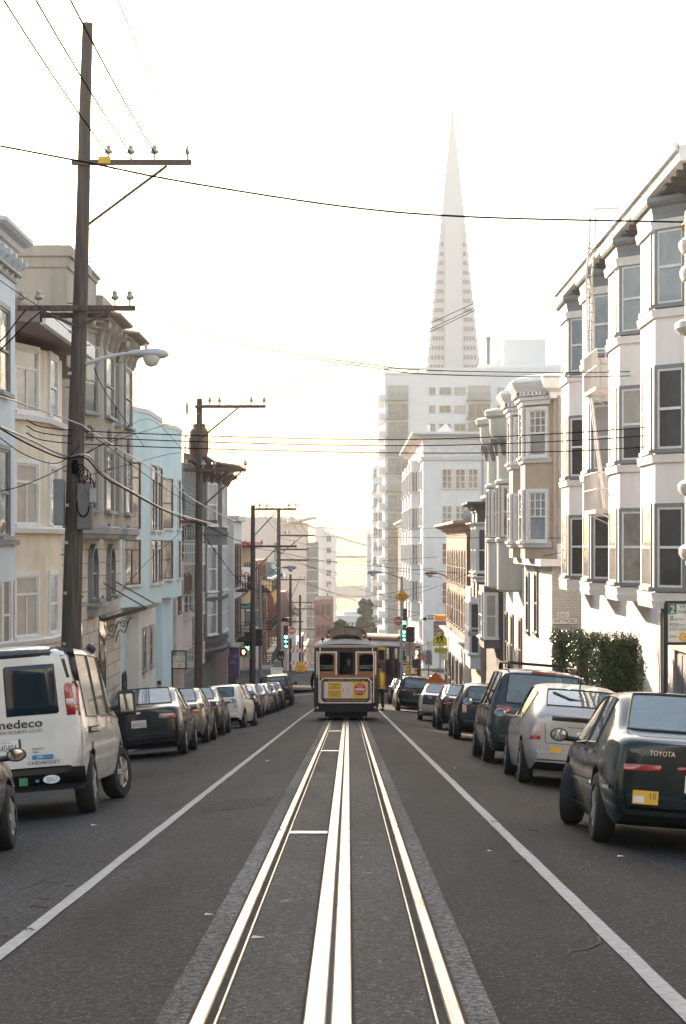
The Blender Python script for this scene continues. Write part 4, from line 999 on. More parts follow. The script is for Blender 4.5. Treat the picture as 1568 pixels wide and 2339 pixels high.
# the shops past the crossing on the left
SIGNR = mat('sign_red', (.50, .045, .03), .5, var=.1)
h = house('brick_shop', -8, 186, 'yellow brick corner shop house with a red eave across the crossing on the left', 'shop')
wallbox(h, -8.3, -24, 173, 196, -10.5, -.2, F_YBRICK)
MB().box(-24.3, -7.7, 172.6, 196.2, -.2, .25).build('roof_eave', SIGNR, h)
for z in (-3.6, -7): 
    for yy in (175, 179, 183, 187): window(h, fp(-1, -8.3, 0, yy, z), DY, DX, 1.3, 2.1, frame=W_BROWN, pane=P_DARK)
    for x in (-9.9, -13, -16): window(h, V((x - .9, 173, z)), DX, NY, 1.0, 2.0, frame=W_BROWN, pane=P_DARK)
sg = MB().box(-8.75, -7.75, 172.75, 172.9, -3.0, -1.75).build('sign_board', W_WHITE, h)
ch = MB()                                                       # red brush character on the board
for a, c, w_ in (((-8.65, -2.1), (-8.3, -2.05), .05), ((-8.48, -1.85), (-8.48, -2.85), .06), ((-8.46, -2.15), (-8.66, -2.6), .05), ((-8.46, -2.15), (-8.3, -2.45), .05), ((-8.2, -2.2), (-8.2, -2.7), .05), ((-7.88, -2.2), (-7.88, -2.7), .05), ((-8.2, -2.2), (-7.88, -2.2), .05), ((-8.2, -2.66), (-7.88, -2.66), .05)):
    d = V((c[0] - a[0], 0, c[1] - a[1])); n = V((-d.z, 0, d.x)).normalized() * w_
    ch.add([V((a[0], 172.74, a[1])) + n, V((a[0], 172.74, a[1])) - n, V((c[0], 172.74, c[1])) - n, V((c[0], 172.74, c[1])) + n], [(0, 1, 2, 3)])
ch.build('character', SIGNR, sg)
b = MB().box(-8.3, -7.1, 174, 178, -9.87, -6.6); b.build('shop_front', S_PINK, h)
h = house('balcony_house', -8, 210, 'red brick house with a golden barrel awning and iron balconies past the yellow brick shop', 'house')
wallbox(h, -8.2, -22, 196.3, 222, -17, -1.4, F_BRICK)
for z in (-4.2, -7.6, -10.8):
    balcony(h, -1, -8.2, 198, 220, z, 1.3, 1.0, IRON, n=20)
    for yy in (199, 204, 209, 214): window(h, fp(-1, -8.2, 0, yy, z + .2), DY, DX, 1.6, 2.1, frame=W_BROWN, pane=P_DARK)
b = MB(); k = 8
b.grid([[V((-8.2 + 1.5 * math.sin(math.pi / 2 * i / k), yy, -5.5 + 2.0 * math.cos(math.pi / 2 * i / k) + .25 * math.sin(math.pi * (yy - 198) / 14))) for i in range(k + 1)] for yy in range(198, 213, 2)]); b.build('awning', mat('golden_canvas', (.50, .29, .03), .7, var=.15), h)
h = house('pagoda_house', -8, 245, 'white house crowned with an upturned green pagoda roof on the left past the crossing', 'house')
wallbox(h, -8.3, -22, 222.2, 268, -23, -3.6, S_OFFW)
GREEN = mat('green_glazed_tile', (.14, .25, .20), .35, var=.2, scale=6)
def pagoda(root, x0, x1, y0, y1, z, ov, rise, m):
    b = MB(); rows = []
    for i in range(7):
        t = i / 6; e = ov * (1 - t) ** 1.0; zz = z + rise * t ** 1.6
        ring = []
        for (ax, ay, bx, by_) in ((x0 - e, y0 - e, x1 + e, y0 - e), (x1 + e, y0 - e, x1 + e, y1 + e), (x1 + e, y1 + e, x0 - e, y1 + e), (x0 - e, y1 + e, x0 - e, y0 - e)):
            for k in range(8):
                s_ = k / 8; up = (abs(2 * s_ - 1)) ** 4 * .55 * (1 - t) * min(1, ov)
                ring.append(V((ax + (bx - ax) * s_, ay + (by_ - ay) * s_, zz + up)))
        rows.append(ring)
    b.grid(rows, close=True); b.f.append([len(b.v) - 32 + i for i in range(32)]); b.mi.append(0)
    return b.build('pagoda_roof', m, root)
pagoda(h, -14, -8.2, 224, 236, -3.4, 1.5, 1.5, GREEN)
for z in (-6.8, -10.6, -14.4):
    for yy in (225, 230, 236, 244, 252, 260): window(h, fp(-1, -8.3, 0, yy, z), DY, DX, 1.6, 2.2, frame=W_BROWN, pane=P_DARK)
MB().box(-8.3, -7.2, 224, 235, -9.4, -5.2).build('red_gallery', F_BRICK, h)
h = house('brown_roof_house', -7, 285, 'pinkish house with a brown flared roof edged in gold on the left past the crossing', 'house')
wallbox(h, -7.6, -20, 268.3, 318, -28, -9.4, S_PINK); pagoda(h, -12, -7.8, 270, 282, -9.0, 1.6, 3.2, mat('brown_tile', (.16, .095, .075), .5, var=.15))
for z in (-13.4, -17.4):
    for i in range(8): window(h, fp(-1, -7.6, 0, 270 + i * 6, z), DY, DX, 2.2, 2.3, frame=W_WHITE, pane=P_DARK)
for k, (y0, y1, zt, m, lb) in enumerate(((318.2, 350, -14.5, S_OFFW, 'off white low shop row with a striped parapet far down on the left'), (350.2, 398, -17.5, F_PINK, 'pink low shop row farthest down on the left before the brick block'))):
    h = house('shop_row', -7, (y0 + y1) / 2, lb, 'shop row'); wallbox(h, -7.4, -18, y0, y1, gz(y1) - 2, zt, m)
    for i in range(7): window(h, fp(-1, -7.4, 0, y0 + 2 + i * 4, zt - 3.4), DY, DX, 2, 2.2, frame=W_WHITE, pane=P_DARK); window(h, fp(-1, -7.4, 0, y0 + 2 + i * 4, zt - 7.4), DY, DX, 2, 2.2, frame=W_BROWN, pane=P_DARK)
    MB().box(-7.5, -7.0, y0, y1, zt - .3, zt + .5).build('parapet', W_WHITE if k == 0 else S_PINK, h)
# ================================================================ vehicles
def paint(name, col, metal=.0, rough=.18, coat=.35): return mat(name, col, rough, metal=metal, var=.06, scale=3, coat=coat, spec=.3)
C_DGREEN = paint('paint_dark_green', (.006, .014, .015)); C_TEAL = paint('paint_grey_teal', (.030, .043, .048), .2); C_SILVER = paint('paint_silver', (.36, .35, .34), .4, .35)
C_WHITE = paint('paint_white', (.70, .68, .65)); C_BLACK = paint('paint_black', (.006, .006, .007)); C_GREY = paint('paint_graphite', (.03, .029, .028), .2); C_BEIGE = paint('paint_beige', (.20, .175, .145), .35)
C_RED = paint('paint_oxblood', (.10, .028, .022)); C_NAVY = paint('paint_blue_grey', (.014, .022, .03), .1); C_VAN = paint('paint_van_white', (.62, .595, .55), 0, .3, .8)
G_CAR = bpy.data.materials.new('car_glass'); G_CAR.use_nodes = True
_b = G_CAR.node_tree.nodes['Principled BSDF']; _b.inputs['Base Color'].default_value = (.50, .68, .70, 1); _b.inputs['Roughness'].default_value = .02; _b.inputs['IOR'].default_value = 1.12
_b.inputs['Transmission Weight'].default_value = .82; _b.inputs['Coat Weight'].default_value = 1; _b.inputs['Coat Roughness'].default_value = .02; _b.inputs['Coat IOR'].default_value = 1.65
G_MIRROR = mat('mirror_silver', (.5, .52, .53), .04, metal=1, var=.02)
TRIMC = mat('cabin_trim', (.018, .017, .016), .8, var=.1)
G_VAN = mat('van_glass', (.008, .018, .026), .06, var=.1, spec=.45)
G_VANS = mat('fogged_glass', (.30, .26, .20), .25, var=.2, scale=3, coat=.8)
RUBBER = mat('tyre_rubber', (.016, .015, .014), .85, var=.2, scale=20); PLASTIC = mat('black_plastic', (.022, .021, .02), .5, var=.1)
ALLOY = mat('alloy', (.42, .41, .40), .35, metal=.7, var=.1); CHROME = mat('chrome', (.75, .74, .72), .12, metal=1, var=.03)
TAIL = mat('tail_lens', (.34, .022, .018), .15, var=.15, scale=20, coat=1); TAILC = mat('clear_lens', (.55, .42, .38), .15, var=.15, scale=25, coat=1); AMBER = mat('amber_lens', (.62, .20, .03), .2, coat=1)
PLATE = mat('plate_white', (.66, .64, .62), .5, var=.05); PLATEI = mat('plate_ink', (.03, .035, .07), .6); PLATER = mat('plate_red', (.5, .06, .04), .6)
STICK = mat('sticker_yellow', (.70, .40, .04), .6, var=.1); SEAM_ = mat('panel_gap', (.006, .006, .006), .9)

def resample(keys, y, j):
    for a, c in zip(keys, keys[1:]):
        if a[0] <= y <= c[0]:
            t = (y - a[0]) / max(1e-6, c[0] - a[0]); return a[j] + (c[j] - a[j]) * t
    return keys[-1][j]

class Car:
    """a car body lofted over stations from the tail (y=0) to the nose; each station: y, bottom half width and height, widest point, shoulder, roof edge, roof inner edge, top"""
    def __init__(s, name, L, W, H, st, glass_side, glass_back, glass_front, wheels, wr, body, glass=G_CAR, tw=.205, bulge=.05, gl_side_mat=None, track=None, tint=None):
        s.root = empty(name, (0, 0, 0)); s.body_m = body; s.L, s.W, s.H, s.wr = L, W, H, wr
        hw = W / 2; vs = []; fs = []; mi = []
        NK = 7
        for (y, wb, zb, wm, zm, wt, zt, wr_, zr, wc, zc, ztop) in st:
            half = [(0, zb), (wb * hw, zb), (wm * hw, zm), (wt * hw, zt), (wr_ * hw, zr), (wc * hw, zc), (0, ztop)]
            ring = half + [(-x, z) for x, z in half[5:0:-1]]          # 7 + 5 = 12 points
            vs += [V((x, y, z)) for x, z in ring]
        n = 12; ns = len(st)
        lab = {0: 'u', 1: 'b', 2: 'b', 3: 'side', 4: 'rail', 5: 'top', 6: 'top', 7: 'rail', 8: 'side', 9: 'b', 10: 'b', 11: 'u'}
        for i in range(ns - 1):
            for k in range(n):
                m = 0
                if lab[k] == 'side' and i in glass_side: m = 3
                if lab[k] == 'top' and i in glass_back: m = 1
                if lab[k] == 'top' and i in glass_front: m = 4
                if lab[k] == 'u': m = 2
                fs.append((i * n + k, (i + 1) * n + k, (i + 1) * n + (k + 1) % n, i * n + (k + 1) % n)); mi.append(m)
        for end, i in ((-1, 0), (1, ns - 1)):                          # closing faces at tail and nose, bowed outward in the middle
            base = i * n; cols = []
            for k in range(7):
                r = base + k; l = base + (12 - k) % 12 if k not in (0, 6) else r
                if k in (0, 6): cols.append((r, r, r))
                else:
                    c = len(vs); vs.append(V((0, vs[r].y + end * bulge, vs[r].z))); cols.append((r, c, l))
            for k in range(6):
                (r0, c0, l0), (r1, c1, l1) = cols[k], cols[k + 1]
                for q in ((r0, r1, c1, c0), (c0, c1, l1, l0)):
                    q = [a for j, a in enumerate(q) if a not in q[:j]]
                    if len(q) >= 3: fs.append(q); mi.append(2 if k == 0 else 0)
        me = bpy.data.meshes.new('tmp'); me.from_pydata([tuple(a) for a in vs], [], fs)
        for p, m in zip(me.polygons, mi): p.material_index = m; p.use_smooth = True
        for _ in range(5): me.materials.append(None)
        bm = bmesh.new(); bm.from_mesh(me); bmesh.ops.recalc_face_normals(bm, faces=bm.faces)
        cl = bm.edges.layers.float.new('crease_edge')
        for e in bm.edges:
            if len(e.link_faces) == 2:
                a, c = e.link_faces
                if a.material_index != c.material_index: e[cl] = .93
                elif e.calc_face_angle(0) > .7: e[cl] = .35
        cv = bm.verts.layers.float.new('crease_vert')
        for v_ in bm.verts:                                      # keep the corners of panes from rounding off
            es = [e for e in v_.link_edges if e[cl] > .9]
            if len(es) == 2:
                d0, d1 = ((e.other_vert(v_).co - v_.co).normalized() for e in es)
                if d0.dot(-d1) < .8: v_[cv] = .62
        bm.to_mesh(me); bm.free()
        o = bpy.data.objects.new('tmp', me); COL.objects.link(o)
        md = o.modifiers.new('s', 'SUBSURF'); md.levels = md.render_levels = 2
        # wheel arches
        cut = MB(); tr = track or (hw - .02)
        for wy in wheels:
            for sx in (-1, 1):
                cut.lathe([(wr + .055, 0), (wr + .055, .42)], (sx * hw - (.40 if sx > 0 else .02), wy, wr + .01), axis='x', n=28)
        co_ = cut.build('cut', PLASTIC)
        bo = o.modifiers.new('b', 'BOOLEAN'); bo.operation = 'DIFFERENCE'; bo.object = co_; bo.solver = 'EXACT'
        dg = bpy.context.evaluated_depsgraph_get(); ev = o.evaluated_get(dg); m2 = bpy.data.meshes.new_from_object(ev)
        bpy.data.objects.remove(o); bpy.data.objects.remove(co_)
        bm = bmesh.new(); bm.from_mesh(m2)
        for f in bm.faces:
            c = f.calc_center_median()
            for wy in wheels:
                if abs(math.hypot(c.y - wy, c.z - wr - .01) - wr - .055) < .012 and abs(c.x) > hw - .45: f.material_index = 2
                if math.hypot(c.y - wy, c.z - wr - .01) < wr + .05 and hw - .46 < abs(c.x) < hw - .36: f.material_index = 2
            f.smooth = True
        bmesh.ops.recalc_face_normals(bm, faces=bm.faces)
        s.bvh = BVHTree.FromBMesh(bm)
        def part(name, idx, mats):
            b2 = bm.copy(); bmesh.ops.delete(b2, geom=[f for f in b2.faces if f.material_index not in idx], context='FACES')
            for f in b2.faces: f.material_index = idx.index(f.material_index)
            me = bpy.data.meshes.new(name); b2.to_mesh(me); b2.free()
            for m in mats: me.materials.append(m)
            try: me.set_sharp_from_angle(angle=math.radians(38))
            except Exception: pass
            ob = bpy.data.objects.new(name, me); COL.objects.link(ob); ob.parent = s.root; return ob
        s.body = part('body', [0, 2], [body, PLASTIC])
        if glass_back: part('rear_window', [1], [glass])
        if glass_side:
            for q in (1, -1):
                keep = bm.copy(); bmesh.ops.delete(keep, geom=[f for f in keep.faces if f.material_index != 3 or f.calc_center_median().x * q < 0], context='FACES')
                for f in keep.faces: f.material_index = 0
                me = bpy.data.meshes.new('side_windows'); keep.to_mesh(me); keep.free(); me.materials.append(gl_side_mat or glass)
                ob = bpy.data.objects.new('side_windows', me); COL.objects.link(ob); ob.parent = s.root
        rubs = {}                                               # rubber seal round every pane
        for e in bm.edges:
            if len(e.link_faces) == 2:
                a, c = (f.material_index for f in e.link_faces)
                if (a in (1, 3, 4)) != (c in (1, 3, 4)):
                    nn = (e.link_faces[0].normal + e.link_faces[1].normal).normalized() * .002
                    gi = a if a in (1, 3, 4) else c; key = (gi, e.verts[0].co.x > 0 if gi == 3 else 0)
                    rubs.setdefault(key, MB()).tube([e.verts[0].co + nn, e.verts[1].co + nn], .013 if 1 in (a, c) else .010, 4, caps=False)
        for rub in rubs.values(): rub.build('window_seal', PLASTIC, s.root, recalc=False)
        if glass_front: part('windscreen', [4], [glass])
        bm.free()
        if glass is G_CAR:                                       # dark cabin with seats seen through the glass
            gl = [i for i in glass_side]; y0, y1 = st[min(gl)][0], st[max(gl) + 1][0]; zb_ = min(q[7 - 1] for q in st[min(gl):max(gl)]) - .06; hw_ = W / 2 * .86
            MB().box(-hw_, hw_, y0 - .25, y1 - .15, .36, zb_ - .12).build('cabin', TRIMC, s.root)
            for yy, xs in ((y0 + .25, (-.36, .36)), (y0 + .45 + (y1 - y0) * .42, (-.36, .36))):
                for x in xs:
                    b = MB(); b.box(x - .22, x + .22, yy, yy + .10, zb_ - .3, zb_ + .10); b.build('seat', TRIMC, s.root, bevel=.03)
                    MB().box(x - .12, x + .12, yy - .01, yy + .08, zb_ + .13, zb_ + .30).tube([(x - .05, yy + .04, zb_), (x - .05, yy + .04, zb_ + .2)], .01, 4).tube([(x + .05, yy + .04, zb_), (x + .05, yy + .04, zb_ + .2)], .01, 4).build('headrest', TRIMC, s.root, bevel=.012)
        s.wheels(wheels, tw)
    def wheels(s, wheels, tw):
        r = s.wr; hw = s.W / 2
        for wy in wheels:
            for sx in (-1, 1):
                x = sx * (hw - tw / 2 - .015)
                t = MB().lathe([(r * .6, -tw / 2 + .03), (r * .66, -tw / 2), (r * .93, -tw / 2 + .005), (r, -tw / 2 + .035), (r, tw / 2 - .035), (r * .93, tw / 2 - .005), (r * .66, tw / 2), (r * .6, tw / 2 - .03)], (0, 0, 0), axis='x', n=24)
                o = t.build('wheel', RUBBER, s.root, smooth=True); o.location = (x, wy, r)
                q = MB(); q.lathe([(r * .62, -.01), (r * .60, .012), (r * .56, .0), (.0, .0)] if sx > 0 else [(r * .62, .01), (r * .60, -.012), (r * .56, .0), (.0, .0)], (sx * (tw / 2 - .03), 0, 0), axis='x', n=20, closed=False)
                for k in range(5):
                    a = 2 * math.pi * k / 5 + .3; m = Matrix.Rotation(a, 4, 'X'); x0, x1 = sorted((sx * (tw / 2 - .032), sx * (tw / 2 - .006))); q.box(x0, x1, -.035, .035, .02, r * .58, m)
                ri = q.build('rim', ALLOY, s.root); ri.parent = o; s_ = None
    def steer(s, deg, wheels_front):
        for ch in s.root.children:
            if ch.name.startswith('wheel') and abs(ch.location.y - wheels_front) < .1: ch.rotation_euler = (0, 0, math.radians(deg))
    def hit(s, o, d):
        h = s.bvh.ray_cast(V(o), V(d)); return h[0]
    def back(s, name, quad, m, n=6, k=3, lift=.008, edge=.03, parent=None, front=False):
        """a lens, plate recess or badge laid on the tail: corners (x, z) in order round, pressed onto the body"""
        a, b_, c, d = [V((*p, 0)) for p in quad]; rows = []; last = 0
        sg = -1 if front else 1
        for i in range(k + 1):
            row = []
            for j in range(n + 1):
                p = a.lerp(b_, j / n).lerp(d.lerp(c, j / n), i / k)
                h = s.hit((p.x, -3 if not front else s.L + 3, p.y), (0, sg, 0)); y = h.y if h else last; last = y
                e = edge if i in (0, k) or j in (0, n) else -lift
                row.append(V((p.x, y + e * sg, p.y)))
            rows.append(row)
        inner = MB(); inner.grid(rows)
        o = inner.build(name, m, s.root, smooth=True)
        if parent is not None: o.parent = parent
        return o
    def side(s, name, quad, m, sx=1, n=6, k=2, lift=.006, edge=.0, both=True):
        mm = MB()
        for q in ((1, -1) if both else (sx,)):
            a, b_, c, d = [V((*p, 0)) for p in quad]; rows = []; last = s.W / 2
            for i in range(k + 1):
                row = []
                for j in range(n + 1):
                    p = a.lerp(b_, j / n).lerp(d.lerp(c, j / n), i / k); h = s.hit((q * 3, p.x, p.y), (-q, 0, 0)); x = abs(h.x) if h else last; last = x
                    row.append(V((q * (x + (lift if not edge or not (i in (0, k)) else -edge)), p.x, p.y)))
                rows.append(row)
            mm.grid(rows)
        return mm.build(name, m, s.root, smooth=True)
    def seam(s, pts, w=.012, both=True):
        for a, c in zip(pts, pts[1:]):
            pass
        mm = MB()
        for q in ((1, -1) if both else (-1,)):
            prev = None
            for a, c in zip(pts, pts[1:]):
                d = V((c[0] - a[0], c[1] - a[1])); L = d.length; d.normalize(); nn = V((-d.y, d.x)) * (w / 2); k = max(1, int(L / .12)); rows = []
                for i in range(k + 1):
                    p = V(a) + d * (L * i / k); r = []
                    for sg in (-1, 1):
                        e = p + nn * sg; h = s.hit((q * 3, e.x, e.y), (-q, 0, 0))
                        r.append(V((q * ((abs(h.x) if h else s.W / 2) + .003), e.x, e.y)))
                    rows.append(r)
                mm.grid(rows)
        return mm.build('door_gap', SEAM_, s.root)
    def mirror(s, y, z, w=.2, h=.14, m=None, arm=.1):
        for q in (-1, 1):
            hx = s.hit((q * 3, y, z), (-q, 0, 0)); x = abs(hx.x) if hx else s.W / 2 - .05
            b = MB(); cx = q * (x + arm + w / 2)
            rows = []
            for (dy, k) in ((-.05, .9), (-.04, 1), (.02, .95), (.09, .55)):
                rows.append([V((cx + k * w / 2 * math.cos(t) * (1 if abs(math.cos(t)) > .2 else 1), y + dy, z + .05 + k * h / 2 * math.sin(t))) for t in [2 * math.pi * i / 12 for i in range(12)]])
            b.grid(rows, close=True); b.f.append(list(range(12))); b.mi.append(0); b.f.append([36 + i for i in range(12)][::-1]); b.mi.append(0)
            b.tube([(q * (x - .03), y + .02, z + .01), (cx - q * w * .3, y + .02, z + .02)], .03, 6)
            o = b.build('side_mirror', m or PLASTIC, s.root, smooth=True)
            g = MB(); g.lathe([(1, 0)], (0, 0, 0), n=3) if False else None
            g.f.append(list(range(12))); g.mi.append(0)
            g.v = [V((cx + .82 * w / 2 * math.cos(2 * math.pi * i / 12), y - .052, z + .05 + .8 * h / 2 * math.sin(2 * math.pi * i / 12))) for i in range(12)]
            mo = g.build('mirror_glass', G_MIRROR, s.root); mo.parent = o
    def plate(s, z, txt, y=None, x=0, m=PLATE, w=.31, h=.155):
        p = s.hit((x, -3, z), (0, 1, 0)); y = (p.y if p else 0) - .012 if y is None else y
        o = MB().box(x - w / 2, x + w / 2, y - .008, y, z - h / 2, z + h / 2).build('number_plate', m, s.root)
        if txt:
            t = MB().text(txt, (x, y - .0095, z - .055), (1, 0, 0), (0, 0, 1), .085, w=w * .86).build('plate_lettering', PLATEI, s.root); t.parent = o
            t = MB().text('California', (x, y - .0095, z + .047), (1, 0, 0), (0, 0, 1), .024, w=w * .4).build('plate_state', PLATER, s.root); t.parent = o
        return o
    def place(s, x, y, label, yaw=0, cat='car', group=None, root=None):
        return place_car(root or s.root, x, y, label, yaw, cat, group, s.L, s.W)

SIZE = 1.10
def place_car(r, x, y, label, yaw=0, cat='car', group=None, L=4.5, W=1.8):
    """sets a car on the sloping, cambered road with its tail at y"""
    m = y + L / 2; pitch = math.atan2(road_z(x, m + 1.3) - road_z(x, m - 1.3), 2.6); roll = math.atan2(road_z(x + .7, m) - road_z(x - .7, m), 1.4)
    z = road_z(x, m) - math.tan(pitch) * (L / 2)
    k = SIZE; x += (k - 1) * W / 2 * (1 if x > 0 else -1); r.scale = (k, k, k)
    r.rotation_euler = (pitch, -roll, math.radians(yaw)); r.location = (x, y, z); tag(r, label, cat, group); return r

PARK_L = 'cars parked along the left kerb'; PARK_R = 'cars parked along the right kerb'
#            y     wb   zb   wm   zm   wt   zt   wr   zr   wc   zc   top
def sedan_st(L, H, deck, hood, belt, yb, yr, yf, yc, b_pillar=True):
    r = .72
    return [(.0, .80, .32, .88, .50, .84, deck - .12, .72, deck - .06, .60, deck - .04, deck - .03),
            (.10, .84, .24, .95, .52, .90, deck - .05, .80, deck, .62, deck + .01, deck + .02),
            (.45, .87, .20, .99, .55, .95, deck - .03, .84, deck + .03, .66, deck + .04, deck + .05),
            (yb, .88, .19, 1.0, .56, .96, belt, .84, deck + .04, .74, deck + .05, deck + .06),
            (yr, .90, .18, 1.0, .56, .96, belt, r + .02, H - .07, .60, H - .02, H),
            (yr + .12, .90, .18, 1.0, .56, .96, belt, r + .02, H - .06, .58, H - .012, H + .01),
            ((yr + yf) / 2, .90, .18, 1.0, .56, .96, belt - .01, r + .02, H - .05, .58, H, H + .02),
            ((yr + yf) / 2 + .07, .90, .18, 1.0, .56, .96, belt - .01, r + .02, H - .05, .58, H, H + .02),
            (yf, .90, .18, 1.0, .56, .96, belt - .03, r + .01, H - .08, .57, H - .03, H),
            (yc, .89, .18, .99, .56, .95, belt - .05, .85, hood + .05, .74, hood + .06, hood + .07),
            (yc + .5, .88, .19, .98, .55, .93, hood - .06, .82, hood, .6, hood + .02, hood + .03),
            (L - .35, .85, .20, .95, .52, .88, hood - .14, .76, hood - .10, .56, hood - .08, hood - .07),
            (L - .08, .80, .24, .88, .48, .80, hood - .24, .68, hood - .20, .5, hood - .18, hood - .17),
            (L, .74, .30, .80, .46, .74, hood - .30, .62, hood - .26, .48, hood - .25, hood - .24)]
SED_G = dict(glass_side={4, 5, 7, 8}, glass_back={3}, glass_front={8})
def sedan(name, body, L=4.75, W=1.80, H=1.43, deck=1.02, hood=.92, belt=.93, yb=.75, yr=1.45, yf=2.75, yc=3.55, wr=.325, wheels=(.98, 3.75)):
    c = Car(name, L, W, H, sedan_st(L, H, deck, hood, belt, yb, yr, yf, yc), wheels=wheels, wr=wr, body=body, **SED_G)
    c.seam([(yr - .15, .90), (yr - .1, .6), (yr + .12, .3)]); c.seam([((yr + yf) / 2 + .03, .9), ((yr + yf) / 2 + .03, .28)]); c.seam([(yc - .1, .86), (yc, .6), (yc - .02, .28)]); c.seam([(yr + .1, .27), (yc - .05, .27)])
    c.side('door_handle', [(yr + .05, .80), (yr + .25, .80), (yr + .25, .83), (yr + .05, .83)], CHROME, lift=.025)
    c.side('door_handle', [((yr + yf) / 2 + .15, .80), ((yr + yf) / 2 + .35, .80), ((yr + yf) / 2 + .35, .83), ((yr + yf) / 2 + .15, .83)], CHROME, lift=.025)
    c.mirror(yc - .32, belt - .03)
    return c

# -------- right row
# 1 the old dark green saloon in the foreground
c = sedan('parked_car', C_DGREEN, L=4.75, W=1.77, H=1.41, deck=1.0, hood=.88, belt=.90, yb=.62, yr=1.30, yf=2.65, yc=3.45, wr=.32, wheels=(1.02, 3.69))
c.back('tail_light', [(-.80, .66), (-.32, .68), (-.32, .80), (-.80, .80)], TAIL); c.back('tail_light', [(.32, .68), (.80, .66), (.80, .80), (.32, .80)], TAIL)
c.back('reflector_panel', [(-.31, .68), (.31, .68), (.31, .80), (-.31, .80)], mat('tail_panel', (.16, .014, .012), .2, coat=1))
c.back('bumper', [(-.80, .32), (.80, .32), (.83, .55), (-.83, .55)], C_DGREEN, n=12, lift=.05, edge=.06)
t = MB().text('TOYOTA', (-.38, c.hit((-.38, -3, .85), (0, 1, 0)).y - .01, .85), (1, 0, 0), (0, 0, 1), .045, w=.24).build('badge', CHROME, c.root)
y_ = c.hit((-.5, -3, .48), (0, 1, 0)).y - .075
o = MB().box(-.64, -.40, y_ - .004, y_, .42, .54).build('bumper_sticker', STICK, c.root); MB().box(-.63, -.53, y_ - .007, y_ - .003, .43, .49).build('sticker_panel', PLATE, c.root).parent = o
MB().text('15', (-.45, y_ - .006, .47), (1, 0, 0), (0, 0, 1), .05).build('sticker_number', PLATEI, c.root).parent = o
c.side('side_moulding', [(.2, .52), (4.4, .50), (4.4, .53), (.2, .555)], CHROME, n=24, k=1, lift=.012)
c.side('sill_trim', [(1.4, .255), (3.3, .255), (3.3, .27), (1.4, .27)], CHROME, n=8, k=1, lift=.01)
c.plate(.62, '', x=.0)
c.steer(-17, 3.69)
SIZE = 1.04
c.place(3.30, 21.0, 'dark green old saloon car in the right foreground with a yellow bumper sticker', group=PARK_R)
GREENSEDAN = c; c.root.scale = (1.03, 1.03, 1.09); SIZE = 1.10
# 2 silver hatchback
def hatch(name, body, L=4.4, W=1.74, H=1.49):
    st = [(.0, .80, .34, .90, .52, .86, .86, .74, 1.00, .62, 1.03, 1.04), (.10, .84, .25, .96, .54, .92, .88, .78, 1.06, .64, 1.09, 1.10), (.22, .86, .22, .98, .55, .94, .92, .78, 1.11, .66, 1.15, 1.16),
          (.95, .88, .20, 1.0, .56, .96, .95, .72, 1.34, .58, 1.395, 1.41), (1.45, .9, .19, 1.0, .56, .96, .96, .70, H - .09, .56, H - .03, H - .01), (1.95, .9, .18, 1.0, .56, .96, .95, .70, H - .06, .56, H, H + .01),
          (2.02, .9, .18, 1.0, .56, .96, .95, .70, H - .06, .56, H, H + .01), (2.45, .9, .18, 1.0, .56, .96, .93, .69, H - .09, .56, H - .03, H - .01), (3.35, .89, .18, .99, .56, .94, .90, .84, .98, .72, 1.0, 1.01),
          (3.85, .87, .2, .96, .54, .91, .80, .8, .86, .6, .88, .89), (4.2, .82, .22, .91, .5, .84, .7, .7, .74, .52, .76, .77), (4.4, .74, .3, .8, .46, .74, .58, .62, .62, .48, .63, .64)]
    c = Car(name, L, W, H, st, glass_side={3, 4, 6, 7}, glass_back={2}, glass_front={7}, wheels=(.80, 3.5), wr=.315, body=body)
    c.back('rear_window', [(-.585, .90), (.585, .90), (.60, 1.06), (-.60, 1.06)], P_DARK, n=10)
    c.back('tail_light', [(-.82, .64), (-.60, .68), (-.62, 1.0), (-.74, 1.03)], TAILC, k=6, lift=.012); c.back('tail_light', [(.60, .68), (.82, .64), (.74, 1.03), (.62, 1.0)], TAILC, k=6, lift=.012)
    c.back('tail_light', [(-.82, .62), (-.62, .64), (-.615, .74), (-.815, .74)], TAIL, k=3, lift=.016); c.back('tail_light', [(.62, .64), (.82, .62), (.815, .74), (.615, .74)], TAIL, k=3, lift=.016)
    c.back('bumper', [(-.80, .30), (.80, .30), (.83, .57), (-.83, .57)], body, n=12, lift=.04, edge=.06)
    for ln in ([(-.56, .615), (.56, .615), (.56, .622), (-.56, .622)], [(-.57, .62), (-.562, .62), (-.585, .90), (-.593, .90)], [(.562, .62), (.57, .62), (.593, .90), (.585, .90)], [(-.26, .86), (.26, .86), (.26, .867), (-.26, .867)]): c.back('panel_gap', ln, SEAM_, n=8, k=1, lift=.004, edge=-.004)
    c.back('number_plate', [(-.17, .70), (.17, .70), (.17, .84), (-.17, .84)], PLATE); c.back('badge', [(-.07, .875), (.07, .875), (.07, .935), (-.07, .935)], CHROME, n=4)
    MB().tube([(0, 1.15, H - .06), (0, 1.0, H + .12)], [.012, .004], 5).build('aerial', PLASTIC, c.root)
    b = MB().tube([(.03, .5, 1.235), (-.20, .52, 1.262), (-.42, .78, 1.345)], .02, 5); b.build('rear_wiper', PLASTIC, c.root)
    c.seam([(1.3, .93), (1.25, .6), (1.5, .3)]); c.seam([(1.98, .92), (1.98, .28)]); c.seam([(3.1, .88), (3.25, .6), (3.2, .28)])
    for y in (1.5, 2.2): c.side('door_handle', [(y, .81), (y + .2, .81), (y + .2, .84), (y, .84)], CHROME, lift=.022)
    c.mirror(3.0, .92, m=body); return c
c = hatch('parked_car', C_SILVER); HATCH = c
y_ = c.hit((-.4, -3, .5), (0, 1, 0)).y - .05
